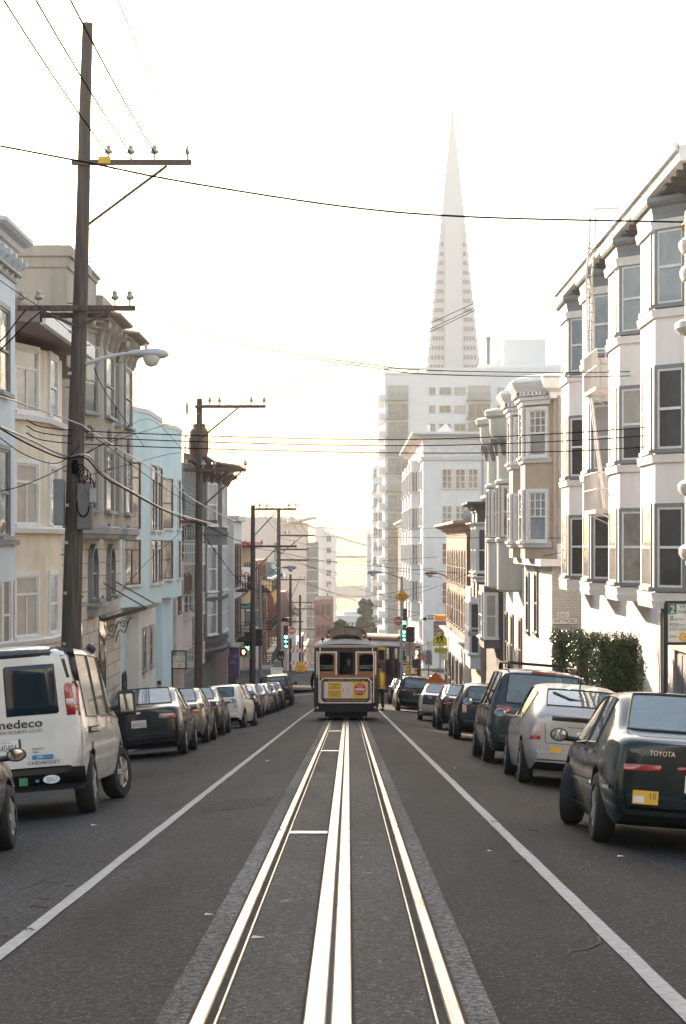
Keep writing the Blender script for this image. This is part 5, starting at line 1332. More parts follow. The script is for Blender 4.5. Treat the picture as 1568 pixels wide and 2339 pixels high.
MB().box(-.50, -.34, y_ - .004, y_, .49, .57).build('bumper_sticker', STICK, c.root)
c.place(3.58, 34.4, 'silver hatchback with split rear window and wiper behind the dark green saloon', group=PARK_R)
# 3 grey teal people carrier
def carrier(name, body, L=5.05, W=1.93, H=1.75, rack=True):
    st = [(.0, .82, .36, .92, .55, .90, .92, .80, 1.02, .66, 1.05, 1.06), (.10, .85, .27, .97, .58, .95, .98, .84, 1.08, .72, 1.10, 1.11), (.30, .88, .23, .99, .60, .97, 1.06, .78, H - .16, .66, H - .10, H - .09),
          (.48, .9, .22, 1.0, .6, .97, 1.06, .76, H - .09, .62, H - .02, H), (1.55, .9, .2, 1.0, .6, .97, 1.05, .75, H - .06, .62, H, H + .02), (1.66, .9, .2, 1.0, .6, .97, 1.05, .75, H - .06, .62, H, H + .02),
          (2.6, .9, .2, 1.0, .6, .97, 1.03, .75, H - .06, .62, H, H + .02), (2.68, .9, .2, 1.0, .6, .97, 1.03, .75, H - .06, .62, H, H + .02), (3.2, .9, .2, 1.0, .6, .97, 1.0, .74, H - .13, .6, H - .06, H - .04), (4.05, .9, .2, .99, .6, .96, .98, .86, 1.1, .74, 1.12, 1.13),
          (4.5, .88, .22, .97, .57, .92, .88, .8, .95, .62, .98, .99), (4.85, .84, .24, .92, .52, .85, .76, .72, .8, .54, .82, .83), (L, .76, .3, .82, .48, .76, .62, .64, .68, .5, .69, .70)]
    c = Car(name, L, W, H, st, glass_side={3, 5, 7, 8}, glass_back={1}, glass_front={8}, wheels=(.95, 3.97), wr=.34, body=body)
    c.back('tail_light', [(-.90, .86), (-.50, .92), (-.52, 1.08), (-.86, 1.10)], TAIL, k=4, lift=.014); c.back('tail_light', [(.50, .92), (.90, .86), (.86, 1.10), (.52, 1.08)], TAIL, k=4, lift=.014)
    c.back('bumper', [(-.88, .30), (.88, .30), (.92, .60), (-.92, .60)], body, n=12, lift=.05, edge=.06); c.back('number_plate', [(-.17, .74), (.17, .74), (.17, .89), (-.17, .89)], PLATE)
    MB().box(-.22, .22, .34, .40, H - .075, H - .035).build('brake_light', TAIL, c.root)
    b = MB()
    if rack:
        for q in (-.62, .62): b.tube([(q, .6, H + .0), (q, .7, H + .09), (q, 2.6, H + .11), (q, 2.75, H + .0)], .028, 6)
        for y in (.85, 2.3): b.tube([(-.62, y, H + .10), (.62, y, H + .10)], .018, 6)
        b.build('roof_rack', PLASTIC, c.root)
    c.seam([(.22, 1.1), (.14, .62), (.2, .3)]); c.seam([(1.6, 1.0), (1.6, .28)]); c.seam([(2.64, 1.0), (2.64, .28)]); c.side('slide_rail', [(.5, .97), (1.6, .96), (1.6, .985), (.5, .995)], SEAM_, n=8, k=1)
    c.side('door_handle', [(1.7, .87), (1.92, .87), (1.92, .91), (1.7, .91)], CHROME, lift=.025); c.side('door_handle', [(2.75, .87), (2.97, .87), (2.97, .91), (2.75, .91)], CHROME, lift=.025)
    c.mirror(3.65, 1.02, w=.24, h=.18); return c
c = carrier('parked_car', C_TEAL); CARRIER = c
c.place(3.64, 42.9, 'grey teal people carrier with roof rack ahead of the silver hatchback', cat='minivan', group=PARK_R)
# 4 small round car
def mini(name, body, L=3.55, W=1.63, H=1.49):
    st = [(.0, .80, .36, .90, .55, .86, .86, .76, .96, .64, .99, 1.0), (.10, .84, .27, .97, .58, .93, .92, .80, 1.02, .66, 1.05, 1.06), (.40, .88, .23, 1.0, .6, .95, .97, .74, H - .15, .60, H - .09, H - .08), (.62, .9, .21, 1.0, .6, .95, .97, .72, H - .09, .58, H - .03, H - .01),
          (1.25, .9, .2, 1.0, .6, .95, .96, .71, H - .06, .58, H, H + .01), (1.33, .9, .2, 1.0, .6, .95, .96, .71, H - .06, .58, H, H + .01), (1.85, .9, .2, 1.0, .6, .95, .94, .70, H - .1, .56, H - .03, H - .02), (2.55, .9, .2, 1.0, .58, .94, .93, .84, 1.0, .7, 1.02, 1.03),
          (3.0, .87, .22, .97, .55, .9, .86, .78, .9, .6, .92, .93), (3.4, .82, .25, .9, .5, .82, .68, .7, .72, .54, .74, .75), (L, .74, .3, .8, .46, .72, .56, .62, .6, .48, .61, .62)]
    c = Car(name, L, W, H, st, glass_side={3, 5, 6}, glass_back={1}, glass_front={6}, wheels=(.62, 2.92), wr=.30, body=body)
    for q in (-1, 1):
        o = c.back('tail_light', [(q * .58 - .075, .66), (q * .58 + .075, .66), (q * .60 + .07, .96), (q * .60 - .07, .96)], TAILC, k=5, lift=.02)
    c.back('bumper', [(-.72, .30), (.72, .30), (.76, .58), (-.76, .58)], body, n=10, lift=.04, edge=.06); c.back('number_plate', [(-.16, .66), (.16, .66), (.16, .80), (-.16, .80)], PLATE)
    c.seam([(1.29, .93), (1.24, .3)]); c.seam([(2.3, .92), (2.42, .3)]); c.side('door_handle', [(1.4, .82), (1.58, .82), (1.58, .85), (1.4, .85)], CHROME, lift=.02); c.mirror(2.1, .95, w=.2, h=.16); return c
c = mini('parked_car', C_NAVY); MINI = c
c.place(3.78, 61.8, 'small round dark blue car with upright oval tail lights ahead of the people carrier', group=PARK_R)
# 5 dark saloon with chrome strip
def tail_sedan(c, lens=TAIL, wide=.30, z0=.74, z1=.90, plate='', chrome=False):
    c.back('tail_light', [(-.80, z0), (-.80 + wide, z0 + .03), (-.80 + wide, z1), (-.80, z1)], lens, lift=.014); c.back('tail_light', [(.80 - wide, z0 + .03), (.80, z0), (.80, z1), (.80 - wide, z1)], lens, lift=.014)
    c.back('bumper', [(-.80, .30), (.80, .30), (.84, .58), (-.84, .58)], c.body_m, n=12, lift=.045, edge=.06); c.plate(.72, plate)
    if chrome: c.back('trim_strip', [(-.5, .69), (.5, .69), (.5, .72), (-.5, .72)], CHROME, n=8, k=1, edge=-.01)
    return c
BLKSED = tail_sedan(sedan('parked_car', C_BLACK), chrome=True)
y_ = -.06; MB().box(-.5, -.24, y_ - .004, y_, .44, .55).build('bumper_sticker', STICK, BLKSED.root)
BLKSED.place(3.9, 74.2, 'black saloon with chrome tail strip between the round car and the white car', group=PARK_R)
# 6 white car with its tail under a dark cloth
WHTSED = tail_sedan(sedan('parked_car', C_WHITE), plate='')
tarp = mat('tail_cloth', (.045, .035, .035), .6, var=.3, scale=4, bump=.5, bscale=6); tarp2 = mat('grey_sheet', (.32, .31, .30), .55, var=.25, scale=5, bump=.6, bscale=5)
WHTSED.back('tail_cover', [(-.86, .62), (.86, .62), (.80, .98), (-.80, .98)], tarp, n=14, k=6, lift=.05, edge=-.03); WHTSED.back('tail_sheet', [(-.84, .22), (.84, .22), (.88, .62), (-.88, .62)], tarp2, n=14, k=6, lift=.09, edge=-.07)
WHTSED.place(3.75, 90.8, 'white saloon with a dark and grey cover over its tail on the right', yaw=-2, group=PARK_R)
# 7 tall black off-roader, 8 and 9 beyond
def suv(name, body, L=4.8, W=1.93, H=1.76):
    st = [(.0, .82, .42, .92, .6, .90, 1.0, .80, 1.08, .66, 1.1, 1.11), (.10, .85, .33, .97, .63, .95, 1.05, .84, 1.14, .72, 1.16, 1.17), (.42, .88, .30, 1.0, .65, .97, 1.1, .78, H - .14, .66, H - .08, H - .07), (.58, .9, .28, 1.0, .65, .97, 1.1, .76, H - .09, .62, H - .02, H),
          (1.4, .9, .26, 1.0, .65, .97, 1.08, .75, H - .06, .62, H, H + .02), (1.5, .9, .26, 1.0, .65, .97, 1.08, .75, H - .06, .62, H, H + .02), (2.3, .9, .26, 1.0, .65, .97, 1.06, .75, H - .06, .62, H, H + .02), (2.38, .9, .26, 1.0, .65, .97, 1.06, .75, H - .06, .62, H, H + .02), (2.8, .9, .26, 1.0, .65, .97, 1.05, .74, H - .11, .6, H - .05, H - .03),
          (3.45, .9, .26, .99, .65, .96, 1.04, .86, 1.12, .74, 1.14, 1.15), (4.3, .88, .28, .97, .62, .92, .98, .8, 1.03, .62, 1.05, 1.06), (4.7, .84, .32, .92, .56, .86, .84, .74, .9, .56, .92, .93), (L, .76, .4, .84, .52, .78, .7, .66, .76, .5, .77, .78)]
    c = Car(name, L, W, H, st, glass_side={3, 5, 7, 8}, glass_back={1}, glass_front={8}, wheels=(.92, 3.82), wr=.37, body=body)
    c.back('tail_light', [(-.88, .94), (-.48, 1.0), (-.50, 1.10), (-.86, 1.12)], TAIL, k=3, lift=.014); c.back('tail_light', [(.48, 1.0), (.88, .94), (.86, 1.12), (.50, 1.10)], TAIL, k=3, lift=.014)
    c.back('bumper', [(-.88, .38), (.88, .38), (.92, .66), (-.92, .66)], PLASTIC, n=12, lift=.05, edge=.06); c.back('number_plate', [(-.17, .80), (.17, .80), (.17, .95), (-.17, .95)], PLATE)
    c.back('spoiler', [(-.62, H - .10), (.62, H - .10), (.60, H - .03), (-.60, H - .03)], body, n=8, k=2, lift=.12, edge=.0)
    b = MB()
    for q in (-.66, .66): b.tube([(q, .7, H), (q, .8, H + .06), (q, 2.5, H + .06), (q, 2.6, H)], .022, 6)
    b.build('roof_rail', PLASTIC, c.root); c.seam([(1.45, 1.04), (1.4, .32)]); c.seam([(2.34, 1.03), (2.34, .32)]); c.side('door_handle', [(1.6, .9), (1.8, .9), (1.8, .94), (1.6, .94)], CHROME, lift=.025); c.mirror(3.1, 1.08, w=.24, h=.18); return c
SUV = suv('parked_car', C_BLACK); SUV.place(3.55, 117.5, 'black off-road car with red tail lights just right of the conductor in the vest', cat='suv', group=PARK_R)
_front = {}
def clone(c, old, new, x, y, label, yaw=0, cat='car', group=None):
    r = copy_tree(c.root); recolour(r, old, new); return place_car(r, x, y, label, yaw, cat, group, c.L, c.W)
clone(HATCH, C_SILVER, C_SILVER, 3.5, 127.5, 'silver small car just beyond the black off-road car on the right', group=PARK_R)
clone(BLKSED, C_BLACK, C_GREY, 3.35, 134.0, 'graphite saloon farthest up the right kerb beside the cable car', group=PARK_R)

# -------- left row
CAM = tail_sedan(sedan('parked_car', C_DGREEN, L=4.8, W=1.82, H=1.47, deck=1.06, hood=.95, belt=.96, yb=.72, yr=1.5), TAILC, .42, .76, .94, '6HVL922')
CAM.back('tail_light', [(-.81, .76), (-.62, .77), (-.60, .88), (-.80, .93)], TAIL, lift=.022); CAM.back('tail_light', [(.62, .77), (.81, .76), (.80, .93), (.60, .88)], TAIL, lift=.022)
CAM.back('badge', [(-.07, .90), (.07, .90), (.07, .99), (-.07, .99)], CHROME, n=4)
CAM.place(-4.66, 50.3, 'dark green saloon with pale tail lights nearest ahead of the white van', group=PARK_L)
S2 = tail_sedan(sedan('parked_car', C_BEIGE), AMBER, .28, .72, .92); S2.place(-4.75, 60.0, 'beige saloon with amber tail lights second ahead of the white van', group=PARK_L)
clone(BLKSED, C_BLACK, C_GREY, -4.8, 68.6, 'graphite saloon third ahead of the white van', group=PARK_L)
w5 = clone(MINI, C_NAVY, C_WHITE, -4.62, 80.2, 'white small car with its front wheel turned out toward the road', yaw=-6, group=PARK_L)
S5 = tail_sedan(sedan('parked_car', C_SILVER, L=4.55, W=1.76), TAIL, .26, .72, .94); S5.place(-4.8, 88.8, 'silver saloon with red tail lights ahead of the white small car', group=PARK_L)
clone(HATCH, C_SILVER, C_NAVY, -4.9, 102, 'dark blue hatchback in the left row', group=PARK_L)
clone(S5, C_SILVER, C_SILVER, -4.9, 110.5, 'silver saloon half hidden ahead of the dark blue hatchback', group=PARK_L)
clone(HATCH, C_SILVER, C_BEIGE, -4.85, 116.6, 'beige hatchback in the middle of the far left row', group=PARK_L)
clone(S5, C_SILVER, C_NAVY, -4.75, 122.4, 'blue grey saloon with red tail lights third from the crossing on the left', group=PARK_L)
clone(S5, C_SILVER, C_BLACK, -4.6, 128.2, 'black saloon second from the crossing on the left', group=PARK_L)
clone(SUV, C_BLACK, C_GREY, -4.35, 134, 'graphite off-road car parked last before the crossing on the left', cat='suv', group=PARK_L)
SIZE = 1.0
clone(BLKSED, C_BLACK, C_BLACK, -4.24, 18.2, 'black car cut off by the left edge behind the white van', yaw=0, group=PARK_L)

# -------- the white van
SIZE = 1.0
L, W, H = 5.35, 2.0, 2.08
st = [(.0, .86, .62, .93, .75, .96, 1.16, .86, 1.86, .70, 1.97, 1.99), (.10, .88, .50, .97, .75, .985, 1.16, .88, 1.92, .74, 2.03, 2.05), (.35, .9, .38, .99, .75, .99, 1.16, .88, 1.94, .74, 2.06, 2.08),
      (.55, .9, .36, 1.0, .75, .99, 1.16, .88, 1.94, .74, 2.06, 2.08), (1.75, .9, .34, 1.0, .75, .99, 1.16, .88, 1.94, .74, 2.06, 2.08), (1.83, .9, .34, 1.0, .75, .99, 1.16, .88, 1.94, .74, 2.06, 2.08), (2.85, .9, .34, 1.0, .75, .99, 1.16, .88, 1.93, .74, 2.05, 2.07), (2.97, .9, .34, 1.0, .75, .99, 1.15, .88, 1.93, .74, 2.05, 2.07),
      (3.55, .9, .34, 1.0, .75, .98, 1.13, .84, 1.86, .70, 1.98, 2.0), (4.35, .9, .34, .99, .75, .96, 1.10, .88, 1.18, .76, 1.21, 1.22), (5.0, .88, .36, .96, .7, .9, .98, .82, 1.04, .64, 1.07, 1.08), (5.27, .84, .4, .92, .65, .86, .88, .76, .93, .6, .95, .96), (L, .8, .48, .86, .6, .8, .78, .7, .82, .56, .83, .84)]
VAN = c = Car('parked_van', L, W, H, st, glass_side={3, 5, 7, 8}, glass_back=set(), glass_front={8}, wheels=(1.05, 4.45), wr=.36, body=C_VAN, bulge=.05, glass=G_VAN, gl_side_mat=G_VANS, tw=.235)
c.back('pillar_trim', [(-.985, 1.60), (-.83, 1.60), (-.72, 2.03), (-.93, 1.99)], PLASTIC, n=4, k=6, lift=.004); c.back('pillar_trim', [(.83, 1.60), (.985, 1.60), (.93, 1.99), (.72, 2.03)], PLASTIC, n=5, k=8, lift=.004)
c.back('roof_trim', [(-.80, 1.92), (.80, 1.92), (.74, 2.03), (-.74, 2.03)], PLASTIC, n=12, k=3, lift=.02, edge=.0)
for q in (-1, 1): c.back('rear_window', [(q * .405 - .40, 1.17), (q * .405 + .40, 1.17), (q * .385 + .385, 1.89), (q * .385 - .385, 1.89)], G_VAN, n=8, k=8, lift=.012)
for q in (-1, 1):
    o = c.back('tail_light', [(q * .90 - .085, 1.19), (q * .90 + .085, 1.19), (q * .875 + .08, 1.60), (q * .875 - .08, 1.60)], TAIL, k=6, lift=.02, edge=.005); c.back('reversing_lens', [(q * .90 - .07, 1.33), (q * .90 + .07, 1.33), (q * .89 + .07, 1.40), (q * .89 - .07, 1.40)], TAILC, k=2, lift=.03, edge=-.02).parent = o
c.back('bumper', [(-.97, .34), (.97, .34), (1.0, .60), (-1.0, .60)], PLASTIC, n=14, k=4, lift=.10, edge=-.04)
c.back('plate_recess', [(.02, .76), (.62, .76), (.62, 1.02), (.02, 1.02)] if False else [(-.22, .74), (.30, .74), (.30, 1.02), (-.22, 1.02)], PLASTIC, n=6, k=4, lift=.01)
c.plate(.88, '7B40404', x=.04, w=.33, h=.17)
yb_ = c.hit((.3, -3, 1.1), (0, 1, 0)).y - .012
INK = mat('black_lettering', (.012, .012, .012), .6); BLUEI = mat('blue_sticker', (.02, .22, .42), .6)
t = MB().text('medeco', (.22, yb_ - .004, 1.095), (1, 0, 0), (0, 0, 1), .10, w=.58).text('medeco', (.224, yb_ - .004, 1.098), (1, 0, 0), (0, 0, 1), .10, w=.585).build('door_lettering', INK, c.root)
MB().text('HIGH SECURITY LOCKS', (.22, yb_ - .004, 1.035), (1, 0, 0), (0, 0, 1), .036, w=.58).build('door_lettering', INK, c.root)
yb2 = c.hit((.5, -3, .85), (0, 1, 0)).y - .008
MB().text('CHEVROLET', (.50, yb2 - .006, .655), (1, 0, 0), (0, 0, 1), .038, w=.40).build('badge', PLASTIC, c.root)
o = MB().box(.36, .62, yb2 - .006, yb2 + .02, .715, .765).build('door_sticker', BLUEI, c.root); MB().text('JMA', (.46, yb2 - .008, .725), (1, 0, 0), (0, 0, 1), .03).build('sticker_lettering', PLATE, c.root).parent = o
MB().text('Keys Cut', (.44, yb2 - .006, .83), (1, 0, 0), (0, 0, 1), .026).text('Here', (.41, yb2 - .006, .79), (1, 0, 0), (0, 0, 1), .026).build('door_lettering', INK, c.root)
ybm = -.165
for (x0, x1, z0, z1, m) in ((.20, .30, .42, .51, mat('green_sticker', (.03, .22, .09), .6)), (.40, .44, .45, .48, BLUEI)): MB().box(x0, x1, ybm - .01, ybm + .05, z0, z1).build('bumper_sticker', m, c.root)
o = MB(); o.add([(.60 + .105 * math.cos(2 * math.pi * i / 18), ybm - .012, .475 + .05 * math.sin(2 * math.pi * i / 18)) for i in range(18)], [list(range(18))]); o = o.build('bumper_sticker', PLATE, c.root)
MB().text('SJSU', (.60, ybm - .014, .452), (1, 0, 0), (0, 0, 1), .048).build('sticker_lettering', BLUEI, c.root).parent = o
c.seam([(1.80, 1.95), (1.80, .36)], w=.016); c.seam([(2.92, 1.95), (2.92, .36)], w=.016); c.seam([(4.1, 1.1), (4.15, .36)], w=.014); c.seam([(.25, 2.0), (.16, 1.2), (.2, .4)], w=.014)
c.side('slide_rail', [(.75, .98), (1.8, .98), (1.8, 1.03), (.75, 1.03)], CHROME, n=8, k=1, lift=.02); c.side('slide_rail_gap', [(.68, .965), (1.82, .965), (1.82, 1.045), (.68, 1.045)], SEAM_, n=8, k=1, lift=.008)
c.side('door_handle', [(2.78, 1.03), (2.83, 1.03), (2.83, 1.24), (2.78, 1.24)], PLASTIC, n=2, lift=.03); c.side('door_handle', [(3.02, 1.03), (3.07, 1.03), (3.07, 1.24), (3.02, 1.24)], PLASTIC, n=2, lift=.03)
for q in (-1, 1):
    b = MB(); b.tube([(q * .93, 3.75, 1.22), (q * 1.1, 3.72, 1.25)], .04, 6); b.box(min(q * 1.06, q * 1.30), max(q * 1.06, q * 1.30), 3.66, 3.78, 1.13, 1.45)
    o = b.build('side_mirror', PLASTIC, c.root, bevel=.03); x0, x1 = sorted((q * 1.09, q * 1.27)); MB().box(x0, x1, 3.652, 3.662, 1.17, 1.41).build('mirror_glass', G_MIRROR, c.root).parent = o
MB().tube([(.78, 2.9, 2.06), (.86, 2.95, 2.0)], .05, 6).build('roof_lamp', PLASTIC, c.root)
c.steer(-15, 4.45)
c.place(-4.2, 27.0, 'white panel van with dark rear windows and lock lettering on the left', cat='van', group=PARK_L); VAN.root.scale = (1, 1, 1.05)
# ================================================================ poles, lamps, wires, signs, signals
def wood(name, a, b_): return mat(name, a, .85, var=.2, scale=2.2, stretch=(9, 9, .35), bump=.5, bscale=12, col2=b_)
POLE = wood('pole_wood', (.125, .095, .078), (.05, .038, .031)); ARM = wood('arm_wood', (.13, .095, .075), (.06, .045, .036)); REDARM = mat('red_arm', (.20, .08, .05), .8, var=.2)
PORC = mat('porcelain', (.40, .36, .31), .3, var=.15); GALV = mat('galvanised', (.34, .36, .37), .45, metal=.5, var=.12); STEELB = mat('blue_grey_steel', (.24, .29, .33), .5, var=.1)
WIRE = mat('cable_sheath', (.009, .008, .008), 1.0, var=.2, spec=.0); WIREL = mat('bright_cable', (.36, .345, .33), .35, metal=.3, var=.1); RUST = mat('rusty_tank', (.25, .155, .08), .6, var=.25, scale=3)
SBLACK = mat('signal_black', (.012, .013, .012), .55, var=.1); LAMPG = mat('lamp_grey', (.48, .47, .45), .5, var=.08); LENSG = mat('lamp_lens', (.62, .60, .55), .15, coat=1)

def insulator(root, p, k=1.0):
    o = MB().lathe([(.02, -.14), (.02, .0), (.05 * k, .01), (.10 * k, .05), (.085 * k, .09), (.045 * k, .12), (.055 * k, .15), (.05 * k, .19), (.015, .21)], p, n=10).build('insulator', PORC, root, smooth=True); return o

def pole(x, y, ztop, r0, r1, label, arms=(), lean=0.0, steps=0, extras=None):
    zb = walk_z(x, y) if y < 148.5 else gz(y)
    h = empty('utility_pole', (x, y, zb), label, 'utility pole', 'wooden poles along the left pavement')
    n = 9; pts = [V((x + lean * (i / n), y, zb - .3 + (ztop - zb + .3) * i / n)) for i in range(n + 1)]
    pts = [p + V((rnd.uniform(-.012, .012), 0, 0)) for p in pts]
    MB().tube(pts, [r0 + (r1 - r0) * i / n for i in range(n + 1)], 14).build('shaft', POLE, h, smooth=True)
    for (z, xa, xb, th, ins, m, brace) in arms:
        t = (z - zb) / (ztop - zb); px = x + lean * t; r = r0 + (r1 - r0) * t
        a = MB().box(xa, xb, y - r - .11, y - r - .0, z - th / 2, z + th / 2); a.lathe([(.03, -.02), (.03, .0)], (px, y - r - .12, z), axis='y', n=8)
        a = a.build('crossarm', m, h, bevel=.012)
        for ix in ins: insulator(h, (ix, y - r - .055, z + th / 2 + .11)).parent = a
        for (bx, bz, ex, ez) in brace: MB().tube([(bx, y - r - .06, bz), (ex, y - r - .09, ez)], .035, 6).build('brace', GALV if m is not ARM else ARM, h)
    for i in range(steps):
        z = zb + 3.5 + i * .9
        if z < ztop - 2: MB().tube([(x + lean * .4, y, z), (x + (-.26 if i % 2 else .26) + lean * (z - zb) / (ztop - zb) * 1.0, y - .06, z)], .011, 4).build('step_bolt', IRON, h)
    return h

# pole 1, the tall near one
Y1 = 47.0; X1 = (155 - CU) * Y1 / FOC
def P1(u, v): return at(u, v, Y1)
h = pole(X1, Y1, P1(200, 52).z, .235, .115, 'tallest weathered wooden pole with a one sided top arm nearest on the left',
     [(P1(0, 374).z, P1(166, 0).x, P1(440, 0).x, .115, [P1(u, 0).x for u in (250, 301, 355)], ARM, [(P1(198, 0).x, P1(0, 520).z, P1(384, 0).x, P1(0, 382).z)]),
      (P1(0, 706).z, P1(44, 0).x, P1(312, 0).x, .115, [P1(u, 0).x for u in (52, 92, 265, 299)], ARM, [(P1(172, 0).x, P1(0, 745).z, P1(96, 0).x, P1(0, 712).z), (P1(185, 0).x, P1(0, 748).z, P1(255, 0).x, P1(0, 712).z)])], lean=.42, steps=13)
MB().box(P1(88, 0).x, P1(245, 0).x, Y1 + .16, Y1 + .26, P1(0, 716).z - .07, P1(0, 716).z + .04).build('crossarm', ARM, h, bevel=.01)
MB().box(P1(228, 0).x, P1(256, 0).x, Y1 - .305, Y1 - .295, P1(0, 378).z, P1(0, 362).z).build('warning_plate', STICK, h)
insulator(h, V((P1(430, 0).x, Y1 - .2, P1(0, 358).z)), .6)
eb = MB().box(P1(180, 0).x, P1(215, 0).x, Y1 - .35, Y1 - .1, P1(0, 1210).z, P1(0, 1105).z).build('junction_box', mat('box_grey', (.16, .15, .145), .6), h, bevel=.02)
MB().box(P1(126, 0).x, P1(150, 0).x, Y1 - .3, Y1 - .05, P1(0, 1200).z, P1(0, 1095).z).build('junction_box', W_BLUE, h, bevel=.02)
MB().box(P1(208, 0).x, P1(224, 0).x, Y1 - .40, Y1 - .36, P1(0, 1150).z, P1(0, 1115).z).build('meter', GALV, h, bevel=.02)
b = MB()
for k in range(5):                                                # loops of spare cable lashed to the pole
    cx, cz = P1(188 + 5 * k, 1070 + 9 * k).x, P1(0, 1075 + 9 * k).z; rr = .10 + .03 * (k % 3)
    b.tube([(cx + rr * .8 * math.cos(t), Y1 - .30 - .01 * k, cz + rr * 1.25 * math.sin(t)) for t in [2 * math.pi * i / 14 for i in range(15)]], .012, 5)
cx, cz = P1(195, 1155).x, P1(0, 1155).z; b.tube([(cx + .13 * math.cos(t), Y1 - .38, cz + .24 * math.sin(t)) for t in [math.pi * (.9 + 1.1 * i / 10) for i in range(11)]], .016, 5)
b.lathe([(.02, 0), (.07, .02), (.08, .2), (.05, .3), (.02, .32)], (P1(176, 0).x, Y1 - .33, P1(0, 1085).z), n=10)
b.build('cable_coils', WIRE, h)
tg = MB()
for v in (760, 855, 1155, 1240, 1355, 1470): tg.box(P1(160 + (760 - v) * .02, 0).x, P1(168 + (760 - v) * .02, 0).x, Y1 - .235, Y1 - .225, P1(0, v).z - .03, P1(0, v).z + .04)
tg.build('pole_tags', GALV, h)

# pole 2 with its transformer
Y2 = 85.5
def P2(u, v): return at(u, v, Y2)
h = pole(P2(453, 0).x, Y2, P2(0, 910).z, .17, .11, 'pole with a rusty round transformer before the grey boarded house',
     [(P2(0, 929).z, P2(446, 0).x, P2(608, 0).x, .12, [P2(u, 0).x for u in (480, 502, 575, 604)], ARM, [(P2(462, 0).x, P2(0, 1000).z, P2(545, 0).x, P2(0, 932).z)]),
      (P2(0, 1074).z, P2(420, 0).x, P2(563, 0).x, .13, [P2(u, 0).x for u in (426, 465, 490, 561)], ARM, [(P2(460, 0).x, P2(0, 1160).z, P2(552, 0).x, P2(0, 1078).z)]),
      (P2(0, 1192).z, P2(412, 0).x, P2(497, 0).x, .13, [], REDARM, [])], lean=.04, steps=6)
tf = MB().lathe([(.05, 1.35), (.24, 1.33), (.26, 1.26), (.24, 1.2), (.31, 1.12), (.34, 1.08), (.34, .12), (.31, .04), (.2, .0), (.05, 0)], (P2(452, 0).x + .03, Y2 + .38, P2(0, 1045).z), n=22).build('transformer', RUST, h, smooth=True)
b = MB()
for q in range(10):
    a = 2 * math.pi * q / 10; b.box(-.012, .012, .34, .37, .2, 1.05, Matrix.Translation((P2(452, 0).x + .03, Y2 + .38, P2(0, 1045).z)) @ Matrix.Rotation(a, 4, 'Z'))
b.build('cooling_fins', RUST, h).parent = tf
MB().tube([(P2(455, 0).x, Y2 - .1, P2(0, 945).z), (P2(432, 0).x, Y2 - .1, P2(0, 936).z)], .02, 5).lathe([(.02, -.2), (.05, -.1), (.06, .1), (.03, .3)], (P2(428, 0).x, Y2 - .1, P2(0, 936).z), n=8).build('fuse_cutout', PORC, h)
b = MB()
for k in range(3): b.tube([(P2(440 - 6 * k, 0).x + .16 * math.cos(t), Y2 - .2, P2(0, 1215).z + .28 * math.sin(t)) for t in [2 * math.pi * i / 12 for i in range(13)]], .012, 4)
b.build('cable_coils', WIRE, h)

def far_pole(Y, u, vt, r, lab, arms):
    x = at(u, 0, Y).x; z = lambda v: at(0, v, Y).z; X = lambda uu: at(uu, 0, Y).x
    return pole(x, Y, z(vt), r, r * .75, lab, [(z(v), X(a), X(c), .13, [X(a + (c - a) * t) for t in ins], ARM, ([(x + .1, z(v + bz), X(bu), z(v + 2))] if bz else [])) for v, a, c, ins, bu, bz in arms])
far_pole(133, 578, 1154, .17, 'pole with a long two ended arm by the white corner house', [(1163, 573, 677, (.2, .36, .84, .99), 636, 60), (1248, 554, 678, (.06, .36, .95), 634, 56)])
far_pole(175, 637, 1164, .19, 'pole across the crossing with three arms pointing right', [(1223, 635, 720, (.2, .3, .85), 690, 44), (1255, 634, 705, (.3, .6), 0, 0), (1279, 634, 706, (), 0, 0)])
far_pole(222, 664, 1312, .17, 'pole with one short arm before the golden awning past the crossing', [(1324, 641, 698, (.1, .25, .8, .98), 684, 40), (1420, 655, 694, (), 0, 0)])
far_pole(275, 686, 1359, .19, 'round topped pole with two arms near the brick block', [(1376, 666, 718, (.25, .55, .95), 700, 30), (1391, 669, 721, (.3,), 0, 0), (1437, 680, 721, (), 700, 22)])
far_pole(330, 692, 1452, .16, 'lowest visible pole far down on the left', [(1476, 672, 712, (.2, .8), 0, 0), (1489, 674, 714, (), 0, 0)])

